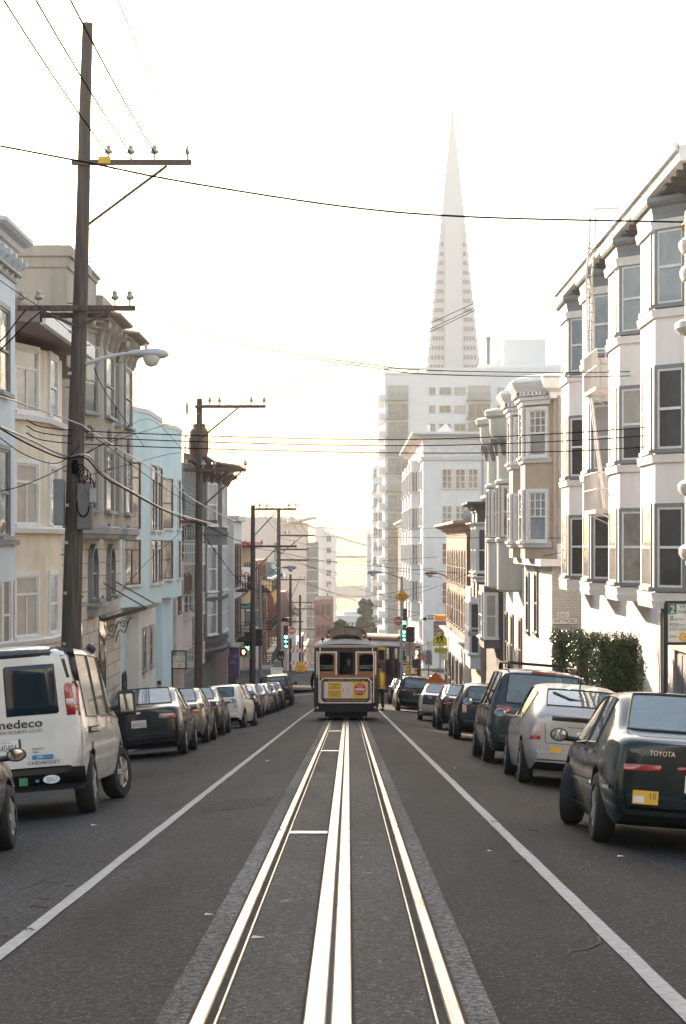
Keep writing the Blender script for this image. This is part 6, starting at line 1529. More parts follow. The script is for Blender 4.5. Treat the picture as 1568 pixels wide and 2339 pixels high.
# street lamps
def lamp(x, y, zarm, reach, lab, side=1, own_pole=None, m=LAMPG, drop=.25, k=1.0, rise=.5):
    zb = (walk_z(x, y) if y < 148.5 else gz(y)) if own_pole else zarm
    h = empty('street_lamp', (x, y, zb), lab, 'street lamp', 'street lamps')
    pts = [V((x + side * reach * t, y, zarm + rise * math.sin(t * math.pi / 2) )) for t in [i / 8 for i in range(9)]]
    MB().tube(pts, [.035 * k + .012 * (1 - i / 8) for i in range(9)], 8).build('arm', m, h, smooth=True)
    if own_pole: MB().tube([(x, y, zb), (x, y, zarm + .15)], [own_pole, own_pole * .7], 12).build('post', m, h, smooth=True)
    e = pts[-1]; rows = []
    for (dx, w, hh, dz) in ((-.08, .05, .05, 0), (.05, .10, .07, .01), (.3, .16, .10, .01), (.55, .18, .12, .0), (.72, .13, .09, -.01), (.80, .04, .03, -.02)):
        rows.append([e + V((side * dx * k, w * k * math.cos(t), (dz + hh * math.sin(t)) * k)) for t in [2 * math.pi * i / 12 for i in range(12)]])
    b = MB(); b.grid(rows, close=True); b.f += [list(range(12)), [60 + i for i in range(12)]]; b.mi += [0, 0]
    hd = b.build('lamp_head', m, h, smooth=True)
    MB().lathe([(.20 * k, .0), (.19 * k, -.08 * k), (.13 * k, -.2 * k), (.04 * k, -.24 * k)], e + V((side * .42 * k, 0, -.05 * k)), n=14).build('lens', LENSG, h, smooth=True)
    MB().lathe([(.03, 0), (.035, .09), (.02, .11)], e + V((side * .3 * k, 0, .1 * k)), n=8).build('light_sensor', m, h)
    return h
p = P1(186, 826); lamp(p.x + .1, Y1 - .05, p.z - .05, P1(303, 0).x - p.x - .1, 'cobra head street lamp on the tall near pole', rise=.22, k=.98)
lamp(at(595, 0, 145).x, 145, at(0, 1322, 145).z, 1.6, 'blue grey street lamp on its own steel post at the left corner', own_pole=.13, m=STEELB, rise=.75)
lamp(at(634, 0, 174.6).x - .15, 174.6, at(0, 1288, 174.6).z, -.05, 'street lamp fixed to the pole across the crossing', side=-1, rise=.1)
RX = at(918, 0, 149).x
lamp(RX, 149, at(0, 1322, 149).z, 1.55, 'steel street lamp on the post that carries the upper dead end sign', side=-1, own_pole=.11, m=STEELB, rise=.45)
lamp(at(955, 0, 200).x, 200, at(0, 1445, 200).z, 3.5, 'lower street lamp reaching over the road across the crossing', side=-1, own_pole=.11, m=STEELB, rise=1.0)
lamp(at(1018, 0, 147).x + .1, 147.2, at(0, 1318, 147).z, .7, 'street lamp on the wooden mast at the brick house corner', side=-1, own_pole=.10, m=mat('mast_brown', (.24, .13, .06), .7, var=.2), rise=.25)
h = empty('street_lamp', (at(958, 0, 176).x, 176, -9.73), 'white globe lamp on a short post beside the white corner building', 'street lamp')
MB().tube([(h.location.x, 176, -9.73), (h.location.x, 176, at(0, 1478, 176).z - .2)], .06, 8).build('post', STEELB, h); MB().lathe([(.1, -.42), (.36, -.25), (.42, 0), (.3, .28), (.03, .4)], (h.location.x, 176, at(0, 1476, 176).z), n=14).build('globe', W_WHITE, h, smooth=True)

# wires, each one a thing
def wire(pts, r, label, m=WIRE, sag=0.0, n=14, group='overhead wires'):
    P = [V(p) for p in pts]
    if len(P) == 2:
        a, c = P; Q = [a.lerp(c, i / n) - V((0, 0, sag * 4 * (i / n) * (1 - i / n))) for i in range(n + 1)]
    else:
        Q = []
        for i in range(len(P) - 1):
            p0, p1, p2, p3 = P[max(i - 1, 0)], P[i], P[i + 1], P[min(i + 2, len(P) - 1)]
            for k in range(6):
                t = k / 6; Q.append(.5 * ((2 * p1) + (p2 - p0) * t + (2 * p0 - 5 * p1 + 4 * p2 - p3) * t * t + (3 * p1 - p0 - 3 * p2 + p3) * t ** 3))
        Q.append(P[-1])
    o = MB().tube(Q, r, 5).build('overhead_wire', m, smooth=True); return tag(o, label, 'wire', group)
wire([at(-60, 322, 39), at(0, 333, 39.4), at(200, 371, 40.5), at(420, 415, 41.6), at(800, 473, 43.5), at(1100, 496, 45), at(1568, 507, 47.5), at(1640, 508, 48)], .021, 'thick dark cable swooping across the sky from left edge to right edge')
for k, (u0, u, lb) in enumerate(((0, 249, 'wire meeting the first insulator of the top arm of the near pole'), (92, 300, 'wire meeting the second insulator of the top arm of the near pole'), (196, 355, 'wire meeting the third insulator of the top arm of the near pole'), (302, 430, 'thin wire meeting the outermost insulator of the top arm of the near pole'))):
    x = at(u, 0, Y1).x; z = at(0, 352, Y1).z
    wire([(x, 14, z + .2), (x, Y1 - .2, z)], .0165 if k < 3 else .012, lb, sag=.35)
    e = P2((480, 502, 575, 604)[k], 922); wire([(x, Y1 - .2, z), (e.x, Y2 - .2, e.z)], .008, lb.replace('meeting', 'running on from').replace('of the top arm of the near pole', 'of the near pole to the transformer pole'), sag=.5)
    f = at((594, 611, 660, 677)[k], 1158, 133); wire([(e.x, Y2 - .2, e.z), (f.x, 132.8, f.z)], .008, ('first', 'second', 'third', 'outermost')[k] + ' wire from the top arm of the transformer pole to the pole after it', sag=.6)
    g = at((652, 661, 690, 706)[k], 1216, 175); wire([(f.x, 132.8, f.z), (g.x, 174.8, g.z)], .010, ('first', 'second', 'third', 'outermost')[k] + ' wire over the crossing between the poles of the left corner', sag=.5)
for k, (va, vb, vc, lb) in enumerate(((984, 988, 964, 'upper of the three wires crossing the street to the white bay house'), (998, 1006, 984, 'middle of the three wires crossing the street to the white bay house'), (1014, 1030, 1010, 'lowest of the three wires crossing the street to the white bay house'))):
    wire([at(60, va - 25, 44), at(185, va, Y1), at(857, va + 20, 48), at(1314, vb, 50), at(1600, vc, 51)], .0115, lb)
wire([at(312, 716, Y1), at(571, 790, 48), at(857, 834, 50), at(988, 846, 51), at(1314, 851, 54), at(1500, 846, 56)], .011, 'upper cable from the second arm of the near pole to the right hand houses')
wire([at(700, 818, 49), at(857, 840, 50), at(988, 855, 51), at(1314, 861, 54), at(1500, 856, 56)], .011, 'lower cable running close under its neighbour to the right hand houses')
for k, (a, c, lb) in enumerate((((1432, 512), (560, 905), 'upper'), ((1436, 520), (580, 922), 'middle'), ((1428, 530), (605, 926), 'lower'))):
    wire([at(*a, 56.5), at(1000, (a[1] + c[1]) / 2 + 22, 70), at(*c, 85)], .010, lb + ' of three thin wires rising to the roof edge of the white bay house')
comm = (((0, 975), (70, 1005), (150, 1042), (200, 1040), (240, 1085), (300, 1122), (380, 1165), (450, 1187), (500, 1200), .024, WIREL, 'pale lashed cable sagging from the near pole to the transformer pole'),
        ((0, 905), (60, 925), (180, 968), (200, 980), (280, 1030), (360, 1080), (440, 1140), (520, 1183), (540, 1190), .016, WIREL, 'bright upper cable slanting past the aqua house'),
        ((0, 978), (60, 1012), (140, 1046), (195, 1046), (235, 1088), (290, 1120), (370, 1164), (440, 1192), (470, 1201), .017, WIRE, 'dark cable running just under the pale lashed cable'),
        ((0, 1000), (60, 1040), (130, 1058), (180, 1020), (190, 985), (260, 1030), (340, 1090), (400, 1130), (455, 1160), .010, WIRE, 'dark drop wire clipped high on the near pole'))
for *pp, r, m, lb in comm:
    ys = (40, 43, 46.6, 46.7, 52, 58, 68, 80, 85.3); wire([at(*p, y) for p, y in zip(pp, ys)], r, lb, m)
drops = (((455, 1190, 85.3), (520, 1225, 105), (560, 1240, 125), (578, 1250, 132.8), .018, 'dark lashed cable from the transformer pole to the next pole'),
         ((578, 1250, 132.8), (640, 1262, 150), (760, 1284, 156), (1060, 1310, 128), .016, 'heavy cable crossing the street from the left corner to the brick house'),
         ((455, 1205, 85.3), (500, 1270, 100), (550, 1330, 118), (590, 1350, 133), .018, 'dark cable dipping low in front of the grey house'),
         ((637, 1224, 175), (720, 1226, 170), (960, 1228, 120), (1285, 1229, 75), .012, 'straight wire crossing the street at the height of the white house floor'),
         ((637, 1227, 175), (760, 1260, 166), (900, 1300, 150), (1010, 1320, 140), .012, 'slanting wire from the pole across the crossing to the brick house'),
         ((664, 1322, 222), (760, 1355, 200), (860, 1385, 180), (960, 1400, 172), .018, 'wire leaving the short armed pole toward the right corner'),
         ((637, 1262, 175), (720, 1300, 178), (820, 1345, 182), (930, 1372, 172), .014, 'lower slanting wire over the far side of the crossing'),
         ((634, 1280, 175), (740, 1282, 170), (850, 1282, 160), (1000, 1272, 148), .014, 'level wire below the three armed pole'),
         ((185, 1040, 47), (250, 1010, 60), (330, 985, 75), (412, 960, 85), .010, 'thin wire rising past the aqua house parapet'),
         ((160, 1060, 47), (110, 1085, 45), (50, 1110, 42), (0, 1122, 39), .010, 'thin wire falling from the near pole to the left edge'),
         ((60, 706, 47), (40, 730, 44), (18, 760, 41), (0, 780, 38), .014, 'upper jumper wire from the second arm to the blue house'),
         ((92, 712, 47), (60, 740, 44), (30, 770, 41), (0, 800, 38), .014, 'lower jumper wire from the second arm to the blue house'),
         ((455, 1180, 85), (380, 1245, 78), (330, 1290, 72), (262, 1370, 70), .008, 'thin service wire running back to the taupe house'),
         ((185, 1045, 47), (260, 1000, 62), (350, 960, 80), (455, 1075, 85.4), .008, 'thin wire bowing over the aqua house to the transformer pole'),
         ((185, 1090, 47), (300, 1060, 60), (420, 1035, 70), (455, 1075, 85.4), .008, 'thin wire crossing the aqua house windows'),
         ((215, 840, 47), (235, 885, 55), (275, 945, 66), (330, 1020, 85), .010, 'wire with a splice dropping past the taupe house bays'),
         ((0, 640, 38), (40, 668, 42), (110, 715, 45), (165, 762, 46.7), .008, 'thin wire over the cream house roof'),
         ((900, 1372, 150), (1000, 1340, 138), (1100, 1300, 110), (1285, 1262, 72), .012, 'thin wire rising to the right past the brick house'))
for *pp, r, lb in drops: wire([at(*p) for p in pp], r, lb)
for k, (v, lb) in enumerate(((1198, 'highest'), (1290, 'second'), (1330, 'third'), (1392, 'lowest'))):
    wire([at(640 + 20 * k, v - 8, 178 + 40 * (k > 1)), at(800, v + 12 + 10 * k, 175), at(1000 - 10 * k, v + 8, 150)], .014, lb + ' of the slack wires strung over the far side of the crossing')

# ---- signs
S_WHT = mat('sign_white', (.68, .66, .62), .5, var=.04); S_GRN = mat('sign_green', (.015, .17, .10), .5, var=.05); S_YEL = mat('sign_amber', (.78, .36, .015), .5, var=.05); S_LIME = mat('sign_lime', (.62, .62, .02), .5, var=.05)
S_BLK = mat('sign_black', (.015, .015, .015), .6); S_RED = mat('sign_signal_red', (.50, .03, .025), .5, var=.05); S_ORG = mat('sign_orange', (.75, .17, .02), .55, var=.06); S_GINK = mat('sign_green_ink', (.03, .17, .11), .6); S_BACK = mat('sign_back', (.42, .36, .34), .6, var=.1)
FX = V((1, 0, 0)); FZ = V((0, 0, 1))
def panel(root, name, x0, x1, y, z0, z1, m, th=.02): return MB().box(x0, x1, y, y + th, z0, z1).build(name, m, root)
def txt(root, s_, x, y, z, h, m, w=None, parent=None, align='CENTER', name='lettering'):
    o = MB().text(s_, (x, y - .004, z), FX, FZ, h, w=w, align=align).build(name, m, root)
    if parent is not None: o.parent = parent
    return o
def diamond(root, x, y, z, r, m, name='sign_plate'):
    o = MB(); b = []
    o.prism([(0, r), (r, 0), (0, -r), (-r, 0)], 0, .02, Matrix.Translation((x, y, z)) @ Matrix.Rotation(math.radians(90), 4, 'X')); return o.build(name, m, root)
def disc(root, x, y, z, r, m, name='disc', n=28):
    return MB().lathe([(r, 0), (r, .006), (.001, .006)], (x, y - .006, z), axis='y', n=n).build(name, m, root)

def parking_sign(x, y, zc, w, lab, post=True, frame=True):
    h_ = w * 1.30; zb = walk_z(x, y)
    h = empty('parking_sign', (x, y, zb), lab, 'parking sign', 'two hour parking signs')
    x0, x1, z0, z1 = x - w / 2, x + w / 2, zc - h_ / 2, zc + h_ / 2
    pl = panel(h, 'sign_plate', x0, x1, y, z0, z1, S_WHT)
    if frame:
        f = w * .09; b = MB().box(x0 - f, x0, y - .03, y + .04, z0 - f, z1 + f).box(x1, x1 + f, y - .03, y + .04, z0 - f, z1 + f).box(x0, x1, y - .03, y + .04, z1, z1 + f).box(x0, x1, y - .03, y + .04, z0 - f, z0); b.build('frame', S_BLK, h)
    if post: MB().tube([(x0 - .02 if frame else x, y + .03, zb), (x0 - .02 if frame else x, y + .03, z1)], .03, 8).build('post', S_BLK if frame else GALV, h)
    yy = y - .004; q = MB().box(x0 + .02 * w, x0 + .30 * w, y - .006, y, z1 - .27 * h_, z1 - .02 * h_).build('number_field', S_GRN, h); q.parent = pl
    txt(h, '2', x0 + .16 * w, yy - .004, z1 - .24 * h_, .19 * h_, S_WHT, parent=pl)
    txt(h, 'HOUR', x + .17 * w, yy, z1 - .13 * h_, .09 * h_, S_GINK, w=.5 * w, parent=pl); txt(h, 'PARKING', x + .17 * w, yy, z1 - .26 * h_, .09 * h_, S_GINK, w=.62 * w, parent=pl)
    txt(h, '8', x0 + .14 * w, yy, z1 - .44 * h_, .13 * h_, S_GINK, parent=pl); txt(h, 'AM TO', x0 + .38 * w, yy, z1 - .44 * h_, .06 * h_, S_GINK, w=.3 * w, parent=pl); txt(h, '9', x0 + .66 * w, yy, z1 - .44 * h_, .13 * h_, S_GINK, parent=pl); txt(h, 'PM', x0 + .84 * w, yy, z1 - .44 * h_, .06 * h_, S_GINK, parent=pl)
    txt(h, 'MON', x0 + .22 * w, yy, z1 - .59 * h_, .09 * h_, S_GINK, w=.3 * w, parent=pl); txt(h, 'THRU', x, yy, z1 - .58 * h_, .045 * h_, S_GINK, parent=pl); txt(h, 'SAT', x0 + .78 * w, yy, z1 - .59 * h_, .09 * h_, S_GINK, w=.26 * w, parent=pl)
    MB().box(x0 + .03 * w, x1 - .03 * w, y - .005, y, z1 - .635 * h_, z1 - .625 * h_).build('rule', S_GINK, h).parent = pl
    txt(h, 'EXCEPT VEHICLES WITH', x, yy, z1 - .70 * h_, .045 * h_, S_GINK, w=.88 * w, parent=pl); txt(h, 'AREA', x0 + .2 * w, yy, z1 - .87 * h_, .05 * h_, S_GINK, parent=pl); txt(h, 'PERMIT', x0 + .82 * w, yy, z1 - .87 * h_, .05 * h_, S_GINK, w=.26 * w, parent=pl)
    disc(h, x + .02 * w, y, z1 - .86 * h_, .115 * h_, S_YEL, 'area_disc').parent = pl; txt(h, 'C', x + .02 * w, yy - .006, z1 - .92 * h_, .12 * h_, S_WHT, parent=pl)
    return h
parking_sign(at(1560, 0, 31.6).x, 31.6, at(0, 1423, 31.6).z, .43, 'large two hour parking sign in a black frame at the right edge')
parking_sign(at(409.5, 0, 71).x, 71, at(0, 1507, 71).z, .41, 'two hour parking sign in a black frame on the left pavement before the pink house')
parking_sign(at(1016, 0, 128).x, 128, at(0, 1498, 128).z, .40, 'small two hour parking sign under the school crossing sign', frame=False, post=False)
parking_sign(at(982, 0, 152).x, 152, at(0, 1474, 152).z, .40, 'faded parking sign half hidden behind the school crossing sign', frame=False, post=False)
# school crossing
h = empty('school_crossing_sign', (at(1006, 0, 127).x, 127, walk_z(5, 127)), 'lime school crossing sign with two walking figures above an AHEAD plate', 'road sign')
x = h.location.x; Z = lambda v, y=127: at(0, v, y).z
w = .395; MB().tube([(x, 127.05, h.location.z), (x, 127.05, Z(1446))], .035, 8).build('post', GALV, h)
def penta(k, y0, y1, m, nm):
    zc = Z(1459); hh = .39; return MB().prism([(-w * k, -hh * k), (w * k, -hh * k), (w * k, .02), (0, hh * k), (-w * k, .02)], y0, y1, Matrix.Translation((x, 127, zc)) @ Matrix.Rotation(math.radians(90), 4, 'X')).build(nm, m, h)
penta(1.05, -.02, .0, S_BLK, 'border'); pl = penta(1.0, .0, .006, S_LIME, 'sign_plate')
for dx, k in ((-.13, .8), (.09, 1.0)):                            # two pupils walking
    b = MB(); zc = Z(1459); F = lambda a, c_: (x + dx + a * k * .42, 126.985, zc - .30 + c_ * k * .42)
    b.add([F(.05 + .10 * math.cos(t), 1.28 + .12 * math.sin(t)) for t in [2 * math.pi * i / 10 for i in range(10)]], [list(range(10))])
    for poly in (((-.14, 1.14), (.16, 1.14), (.14, .62), (-.12, .62)), ((-.12, .66), (.04, .66), (-.06, .3), (-.3, .0), (-.4, .06), (-.2, .34)), ((.0, .66), (.14, .66), (.2, .36), (.34, .04), (.22, .0), (.08, .32)), ((-.14, 1.12), (-.34, .8), (-.26, .74), (-.1, .98)), ((.14, 1.12), (.36, .86), (.3, .78), (.1, .98)), ((-.28, 1.08), (-.12, 1.12), (-.12, .8), (-.26, .78))):
        b.add([F(*p) for p in poly], [list(range(len(poly)))])
    b.build('pupil_symbol', S_BLK, h).parent = pl
za = Z(1486); p2 = panel(h, 'ahead_plate', x - .33, x + .33, 126.98, za - .15, za + .15, S_LIME); txt(h, 'AHEAD', x, 126.975, za - .09, .18, S_BLK, w=.56, parent=p2)
b = MB().box(x - .33, x + .33, 126.972, 126.98, za - .15, za - .135).box(x - .33, x + .33, 126.972, 126.98, za + .135, za + .15).box(x - .33, x - .315, 126.972, 126.98, za - .135, za + .135).box(x + .315, x + .33, 126.972, 126.98, za - .135, za + .135); b.build('border', S_BLK, h).parent = p2

def dead_end(u, v, y, r, lab, post=None, zb=None):
    p = at(u, v, y); h = empty('dead_end_sign', (p.x, y, p.z if post is None else zb), lab, 'road sign', 'dead end signs')
    diamond(h, p.x, y + .02, p.z, r * 1.04, S_BLK, 'border'); pl = diamond(h, p.x, y, p.z, r, S_YEL); txt(h, 'DEAD', p.x, y - .02, p.z + .05 * r, r * .36, S_BLK, w=r * .98, parent=pl); txt(h, 'END', p.x, y - .02, p.z - .47 * r, r * .36, S_BLK, w=r * .72, parent=pl)
    if post: MB().tube([(p.x, y + .06, zb), (p.x, y + .06, p.z + r)], .035, 8).build('post', GALV, h)
    return h
dead_end(919, 1363, 148.6, .47, 'amber dead end sign high on the right lamp post')
dead_end(687.5, 1527.5, 170, .52, 'amber dead end sign low in front of the striped barricade', True, -9.87)
def no_entry(u, v, y, lab, wd=.62):
    p = at(u, v, y); h = empty('no_entry_sign', (p.x, y, p.z), lab, 'road sign', 'do not enter signs')
    pl = panel(h, 'sign_plate', p.x - wd / 2, p.x + wd / 2, y, p.z - wd * .95, p.z + wd / 2, S_WHT); disc(h, p.x, y, p.z, wd * .47, S_RED, 'red_disc').parent = pl
    MB().box(p.x - wd * .38, p.x + wd * .38, y - .02, y - .007, p.z - wd * .07, p.z + wd * .07).build('bar', S_WHT, h).parent = pl
    txt(h, 'DO NOT', p.x, y - .012, p.z + wd * .16, wd * .12, S_WHT, w=wd * .62, parent=pl); txt(h, 'ENTER', p.x, y - .012, p.z - wd * .29, wd * .12, S_WHT, w=wd * .52, parent=pl)
    txt(h, '8 AM TO 9 AM', p.x, y - .004, p.z - wd * .68, wd * .08, S_BLK, w=wd * .8, parent=pl); txt(h, 'SCHOOL DAYS', p.x, y - .004, p.z - wd * .86, wd * .08, S_BLK, w=wd * .8, parent=pl); return h
no_entry(910.5, 1418.5, 148.4, 'do not enter sign on the right lamp post below the dead end sign')
no_entry(667.5, 1441, 171, 'do not enter sign beside the green arrow signal on the left')
def street_name(u0, u1, v0, v1, y, s_, bg_, ink, lab, up=None, name='street_name_sign'):
    a, c = at(u0, v1, y), at(u1, v0, y); h = empty(name, ((a.x + c.x) / 2, y, a.z), lab, 'street sign')
    pl = panel(h, 'sign_plate', a.x, c.x, y, a.z, c.z, bg_); hh = c.z - a.z; txt(h, s_, (a.x + c.x) / 2, y, a.z + hh * .2, hh * .6, ink, w=(c.x - a.x) * .86, parent=pl)
    if bg_ is S_WHT:
        e = .012; MB().box(a.x, c.x, y - .003, y, a.z, a.z + e).box(a.x, c.x, y - .003, y, c.z - e, c.z).box(a.x, a.x + e, y - .003, y, a.z + e, c.z - e).box(c.x - e, c.x, y - .003, y, a.z + e, c.z - e).build('border', ink, h).parent = pl
    if up: t = panel(h, 'end_plate', (a.x + c.x) / 2 - .25, (a.x + c.x) / 2 + .15, y, c.z + .01, c.z + .19, S_WHT); txt(h, up, (a.x + c.x) / 2 - .05, y, c.z + .04, .11, ink, w=.3, parent=t)
    return h
street_name(1261.5, 1319.5, 1411, 1426, 76.3, 'WETMORE', S_WHT, S_BLK, 'white street name plate on the grey painted brick wall', 'END')
street_name(536, 573, 1379, 1391, 146, 'Powell', S_GRN, S_WHT, 'green street name sign hung above the left corner')
street_name(1069, 1094, 1443, 1453, 111.9, 'COLLIER', S_WHT, S_BLK, 'small white street name plate between the umber and pale narrow houses')
# shop signs
PURP = mat('purple_sign', (.16, .115, .21), .6, var=.12)
h = empty('shop_sign', at(531, 1515, 140), 'purple box sign hanging over the shop front at the left corner', 'shop sign')
a, c = at(517, 1551, 140), at(546, 1481, 140); pl = MB().box(a.x, c.x, 140, 141.2, a.z, c.z).build('sign_box', PURP, h); 
lil = mat('lilac_lettering', (.50, .40, .55), .6)
txt(h, 'Powell', (a.x + c.x) / 2, 139.99, c.z - .62, .30, lil, w=.7, parent=pl); txt(h, 'Gifts', (a.x + c.x) / 2, 139.99, c.z - .98, .26, lil, w=.5, parent=pl); txt(h, 'ART', (a.x + c.x) / 2, 139.99, c.z - 1.35, .22, SIGNR, w=.36, parent=pl); txt(h, 'GIFT', (a.x + c.x) / 2, 139.99, c.z - 1.72, .22, SIGNR, w=.42, parent=pl)
h = empty('hanging_banner', at(1003, 1437, 150), 'dark purple banner hung from the brick house corner', 'banner')
a, c = at(991, 1455, 150), at(1016, 1419, 150); pl = MB().box(a.x, c.x, 150, 150.04, a.z, c.z).build('cloth', PURP, h)
for i, s_ in enumerate(('CABLE CAR', 'CORNER', 'PHOTO')): txt(h, s_, (a.x + c.x) / 2, 150, c.z - .33 - .28 * i, .14, STICK, w=.62, parent=pl)
MB().box(at(994, 0, 150).x, at(1020, 0, 150).x, 150.1, 152, at(0, 1418, 150).z, at(0, 1406, 150).z).build('awning_box', S_YEL, h)
h = empty('poster_stand', (at(979.5, 0, 140).x, 140, walk_z(5, 140)), 'grey arched poster board on a post beside the lime school sign', 'notice board')
a, c = at(971, 1521, 140), at(988, 1484, 140); MB().tube([((a.x + c.x) / 2, 140.05, h.location.z), ((a.x + c.x) / 2, 140.05, c.z)], .04, 8).build('post', GALV, h)
pl = panel(h, 'board', a.x, c.x, 140, a.z, c.z, S_WHT); b = MB(); k = 8; wd_ = (c.x - a.x) * .42; xc = (a.x + c.x) / 2
b.oprism(V((xc - wd_, 140, a.z + .08)), DX, NY, [(0, 0), (2 * wd_, 0)] + [(wd_ + wd_ * math.cos(math.pi * i / k), .55 + .38 * math.sin(math.pi * i / k)) for i in range(k + 1)], 0, .01); b.build('poster', mat('poster_grey', (.13, .11, .12), .6, var=.3, scale=7, col2=(.32, .30, .30)), h).parent = pl
h = empty('road_work_sign', (at(996, 0, 112).x, 112, road_z(4.4, 112)), 'orange diamond road work sign standing behind the parked cars on the right', 'road sign'); diamond(h, h.location.x, 112, at(0, 1560, 112).z, .56, S_ORG); MB().box(h.location.x - .02, h.location.x + .02, 112.03, 112.07, h.location.z, at(0, 1560, 112).z).build('stand', GALV, h)
h = empty('notice_board', (at(632.5, 0, 168).x, 168, -9.87), 'white newspaper box with two notices at the foot of the pole across the crossing', 'notice')
x = h.location.x; MB().box(x - .3, x + .3, 168, 168.4, -9.87, -8.9).build('box', mat('box_grey', (.16, .15, .145), .6), h, bevel=.02); pl = panel(h, 'notice', x - .46, x + .46, 167.95, at(0, 1541, 168).z, at(0, 1525, 168).z, S_WHT); txt(h, 'NO STOPPING', x, 167.95, at(0, 1531, 168).z, .11, S_BLK, w=.7, parent=pl); pl = panel(h, 'notice', x - .40, x + .40, 167.95, at(0, 1558, 168).z, at(0, 1547, 168).z, S_WHT); txt(h, 'BUS STOP', x, 167.95, at(0, 1555, 168).z, .14, S_BLK, w=.6, parent=pl)
h = empty('local_access_sign', (at(710, 0, 171.5).x, 171.5, -9.87), 'white local access only board between the barricade and the cable car', 'road sign'); x = h.location.x
a, c = at(704, 1550, 171.5), at(722, 1527, 171.5); pl = panel(h, 'sign_plate', a.x, c.x, 171.5, a.z, c.z, S_WHT); MB().box(a.x + .04, a.x + .09, 171.53, 171.58, -9.87, a.z).box(c.x - .09, c.x - .04, 171.53, 171.58, -9.87, a.z).build('legs', GALV, h)
for i, s_ in enumerate(('LOCAL', 'ACCESS', 'ONLY')): txt(h, s_, (a.x + c.x) / 2, 171.5, c.z - .25 - .25 * i, .16, S_BLK, w=.5, parent=pl)
h = empty('barricade', (at(687, 0, 173).x, 173, -9.87), 'orange and white striped road barricade behind the low dead end sign', 'barricade'); x = h.location.x
for z in (-9.35, -8.35):
    o = MB().box(x - .78, x + .78, 173, 173.04, z - .13, z + .13).build('board', S_WHT, h); b = MB()
    for i in range(5):
        q = x - .72 + i * .32; b.add([(q, 172.995, z - .13), (q + .16, 172.995, z - .13), (q + .3, 172.995, z + .13), (q + .14, 172.995, z + .13)], [(0, 1, 2, 3)])
    b.build('stripes', S_ORG, h).parent = o
MB().box(x - .70, x - .64, 173.04, 173.1, -9.87, -8.2).box(x + .64, x + .70, 173.04, 173.1, -9.87, -8.2).build('upright', S_WHT, h); MB().box(x - .1, x + .5, 172.6, 172.9, -9.87, -9.62).build('foot_block', S_ORG, h, bevel=.03)

# ---- traffic signals
L_G = glow('green_lamp', (.03, 1.0, .52), 4.0); L_R = glow('red_lamp', (1.0, .10, .08), 3.0); L_OFFR = mat('dark_red_lens', (.10, .008, .006), .3, coat=1); L_OFFA = mat('dark_amber_lens', (.10, .05, .006), .3, coat=1)
def bar(b, x, y, z, pts, t):
    for (x0, z0), (x1, z1) in pts:
        d = V((x1 - x0, 0, z1 - z0)); n = V((-d.z, 0, d.x)).normalized() * t; a, c = V((x + x0, y, z + z0)), V((x + x1, y, z + z1)); b.add([a + n, a - n, c - n, c + n], [(0, 1, 2, 3)])
SYM = {'left': [((-.09, 0), (.10, 0)), ((-.09, 0), (-.01, .08)), ((-.09, 0), (-.01, -.08))], 'right': [((.09, 0), (-.10, 0)), ((.09, 0), (.01, .08)), ((.09, 0), (.01, -.08))], 'x': [((-.08, -.08), (.08, .08)), ((-.08, .08), (.08, -.08))]}
def signal(x, y, ztop, lenses, lab, step=.36, w=.36):
    n = len(lenses); h = empty('traffic_light', (x, y, ztop - step * n), lab, 'traffic light', 'traffic lights')
    MB().box(x - w / 2, x + w / 2, y, y + .2, ztop - step * n, ztop).build('housing', SBLACK, h, bevel=.03)
    for i, k in enumerate(lenses):
        z = ztop - step * (i + .5); hood = MB(); r = step * .40
        rows = [[V((x + r * math.cos(t), y - dy, z + r * math.sin(t))) for t in [math.pi * (-.1 + 1.2 * j / 10) for j in range(11)]] for dy in (0, .2)]
        hood.grid(rows).build('visor', SBLACK, h, smooth=True)
        m = {'r': L_OFFR, 'a': L_OFFA, 'G': L_G}.get(k, SBLACK); o = disc(h, x, y, z, r * .92, m, 'lens', 20)
        if k in SYM: b = MB(); bar(b, x, y - .012, z, [((p[0] * step / .3, p[1] * step / .3), (q[0] * step / .3, q[1] * step / .3)) for p, q in SYM[k]], .024 * step / .3); b.build('symbol', L_G, h).parent = o
    return h
def at_sig(u, v, y): p = at(u, v, y); return p.x, y, p.z
signal(*at_sig(653.5, 1429, 171), ['r', 'a', 'G', 'left', 'right'], 'five lens signal showing green ball and two arrows on the left of the crossing')
h = empty('signal_post', (at(655, 0, 171.3).x, 171.3, -9.87), 'thin grey post holding the five lens signal on the left', 'post'); MB().tube([(h.location.x, 171.3, -9.87), (h.location.x, 171.3, at(0, 1430, 171).z)], .055, 8).build('shaft', GALV, h); MB().box(h.location.x - .08, h.location.x + .08, 171.2, 171.24, -8.1, -7.9).build('push_button', S_YEL, h)
signal(*at_sig(565, 1445, 147), ['r', 'a', 'x'], 'signal with a lit green cross beside the corner pole on the left', step=.42, w=.40)
signal(*at_sig(924, 1390, 150), ['r', 'a', 'x'], 'signal with a lit green cross on the right lamp post', step=.39, w=.38)
signal(*at_sig(923.5, 1422, 150), ['r', 'a', 'G', 'left', 'right'], 'five lens signal under the green cross on the right lamp post', step=.262, w=.38)
def back_signal(u, v0, v1, y, lab, w=.45):
    a = at(u, v1, y); c = at(u, v0, y); h = empty('traffic_light', a, lab, 'traffic light', 'traffic lights'); o = MB().box(a.x - w / 2, a.x + w / 2, y, y + .3, a.z, c.z)
    o.build('housing', SBLACK, h, bevel=.04); b = MB()
    for i in range(3): z = c.z - (c.z - a.z) * (i + .5) / 3; b.box(a.x - w * .62, a.x + w * .62, y + .3, y + .5, z - .12, z + .14)
    b.build('visors', SBLACK, h); return h
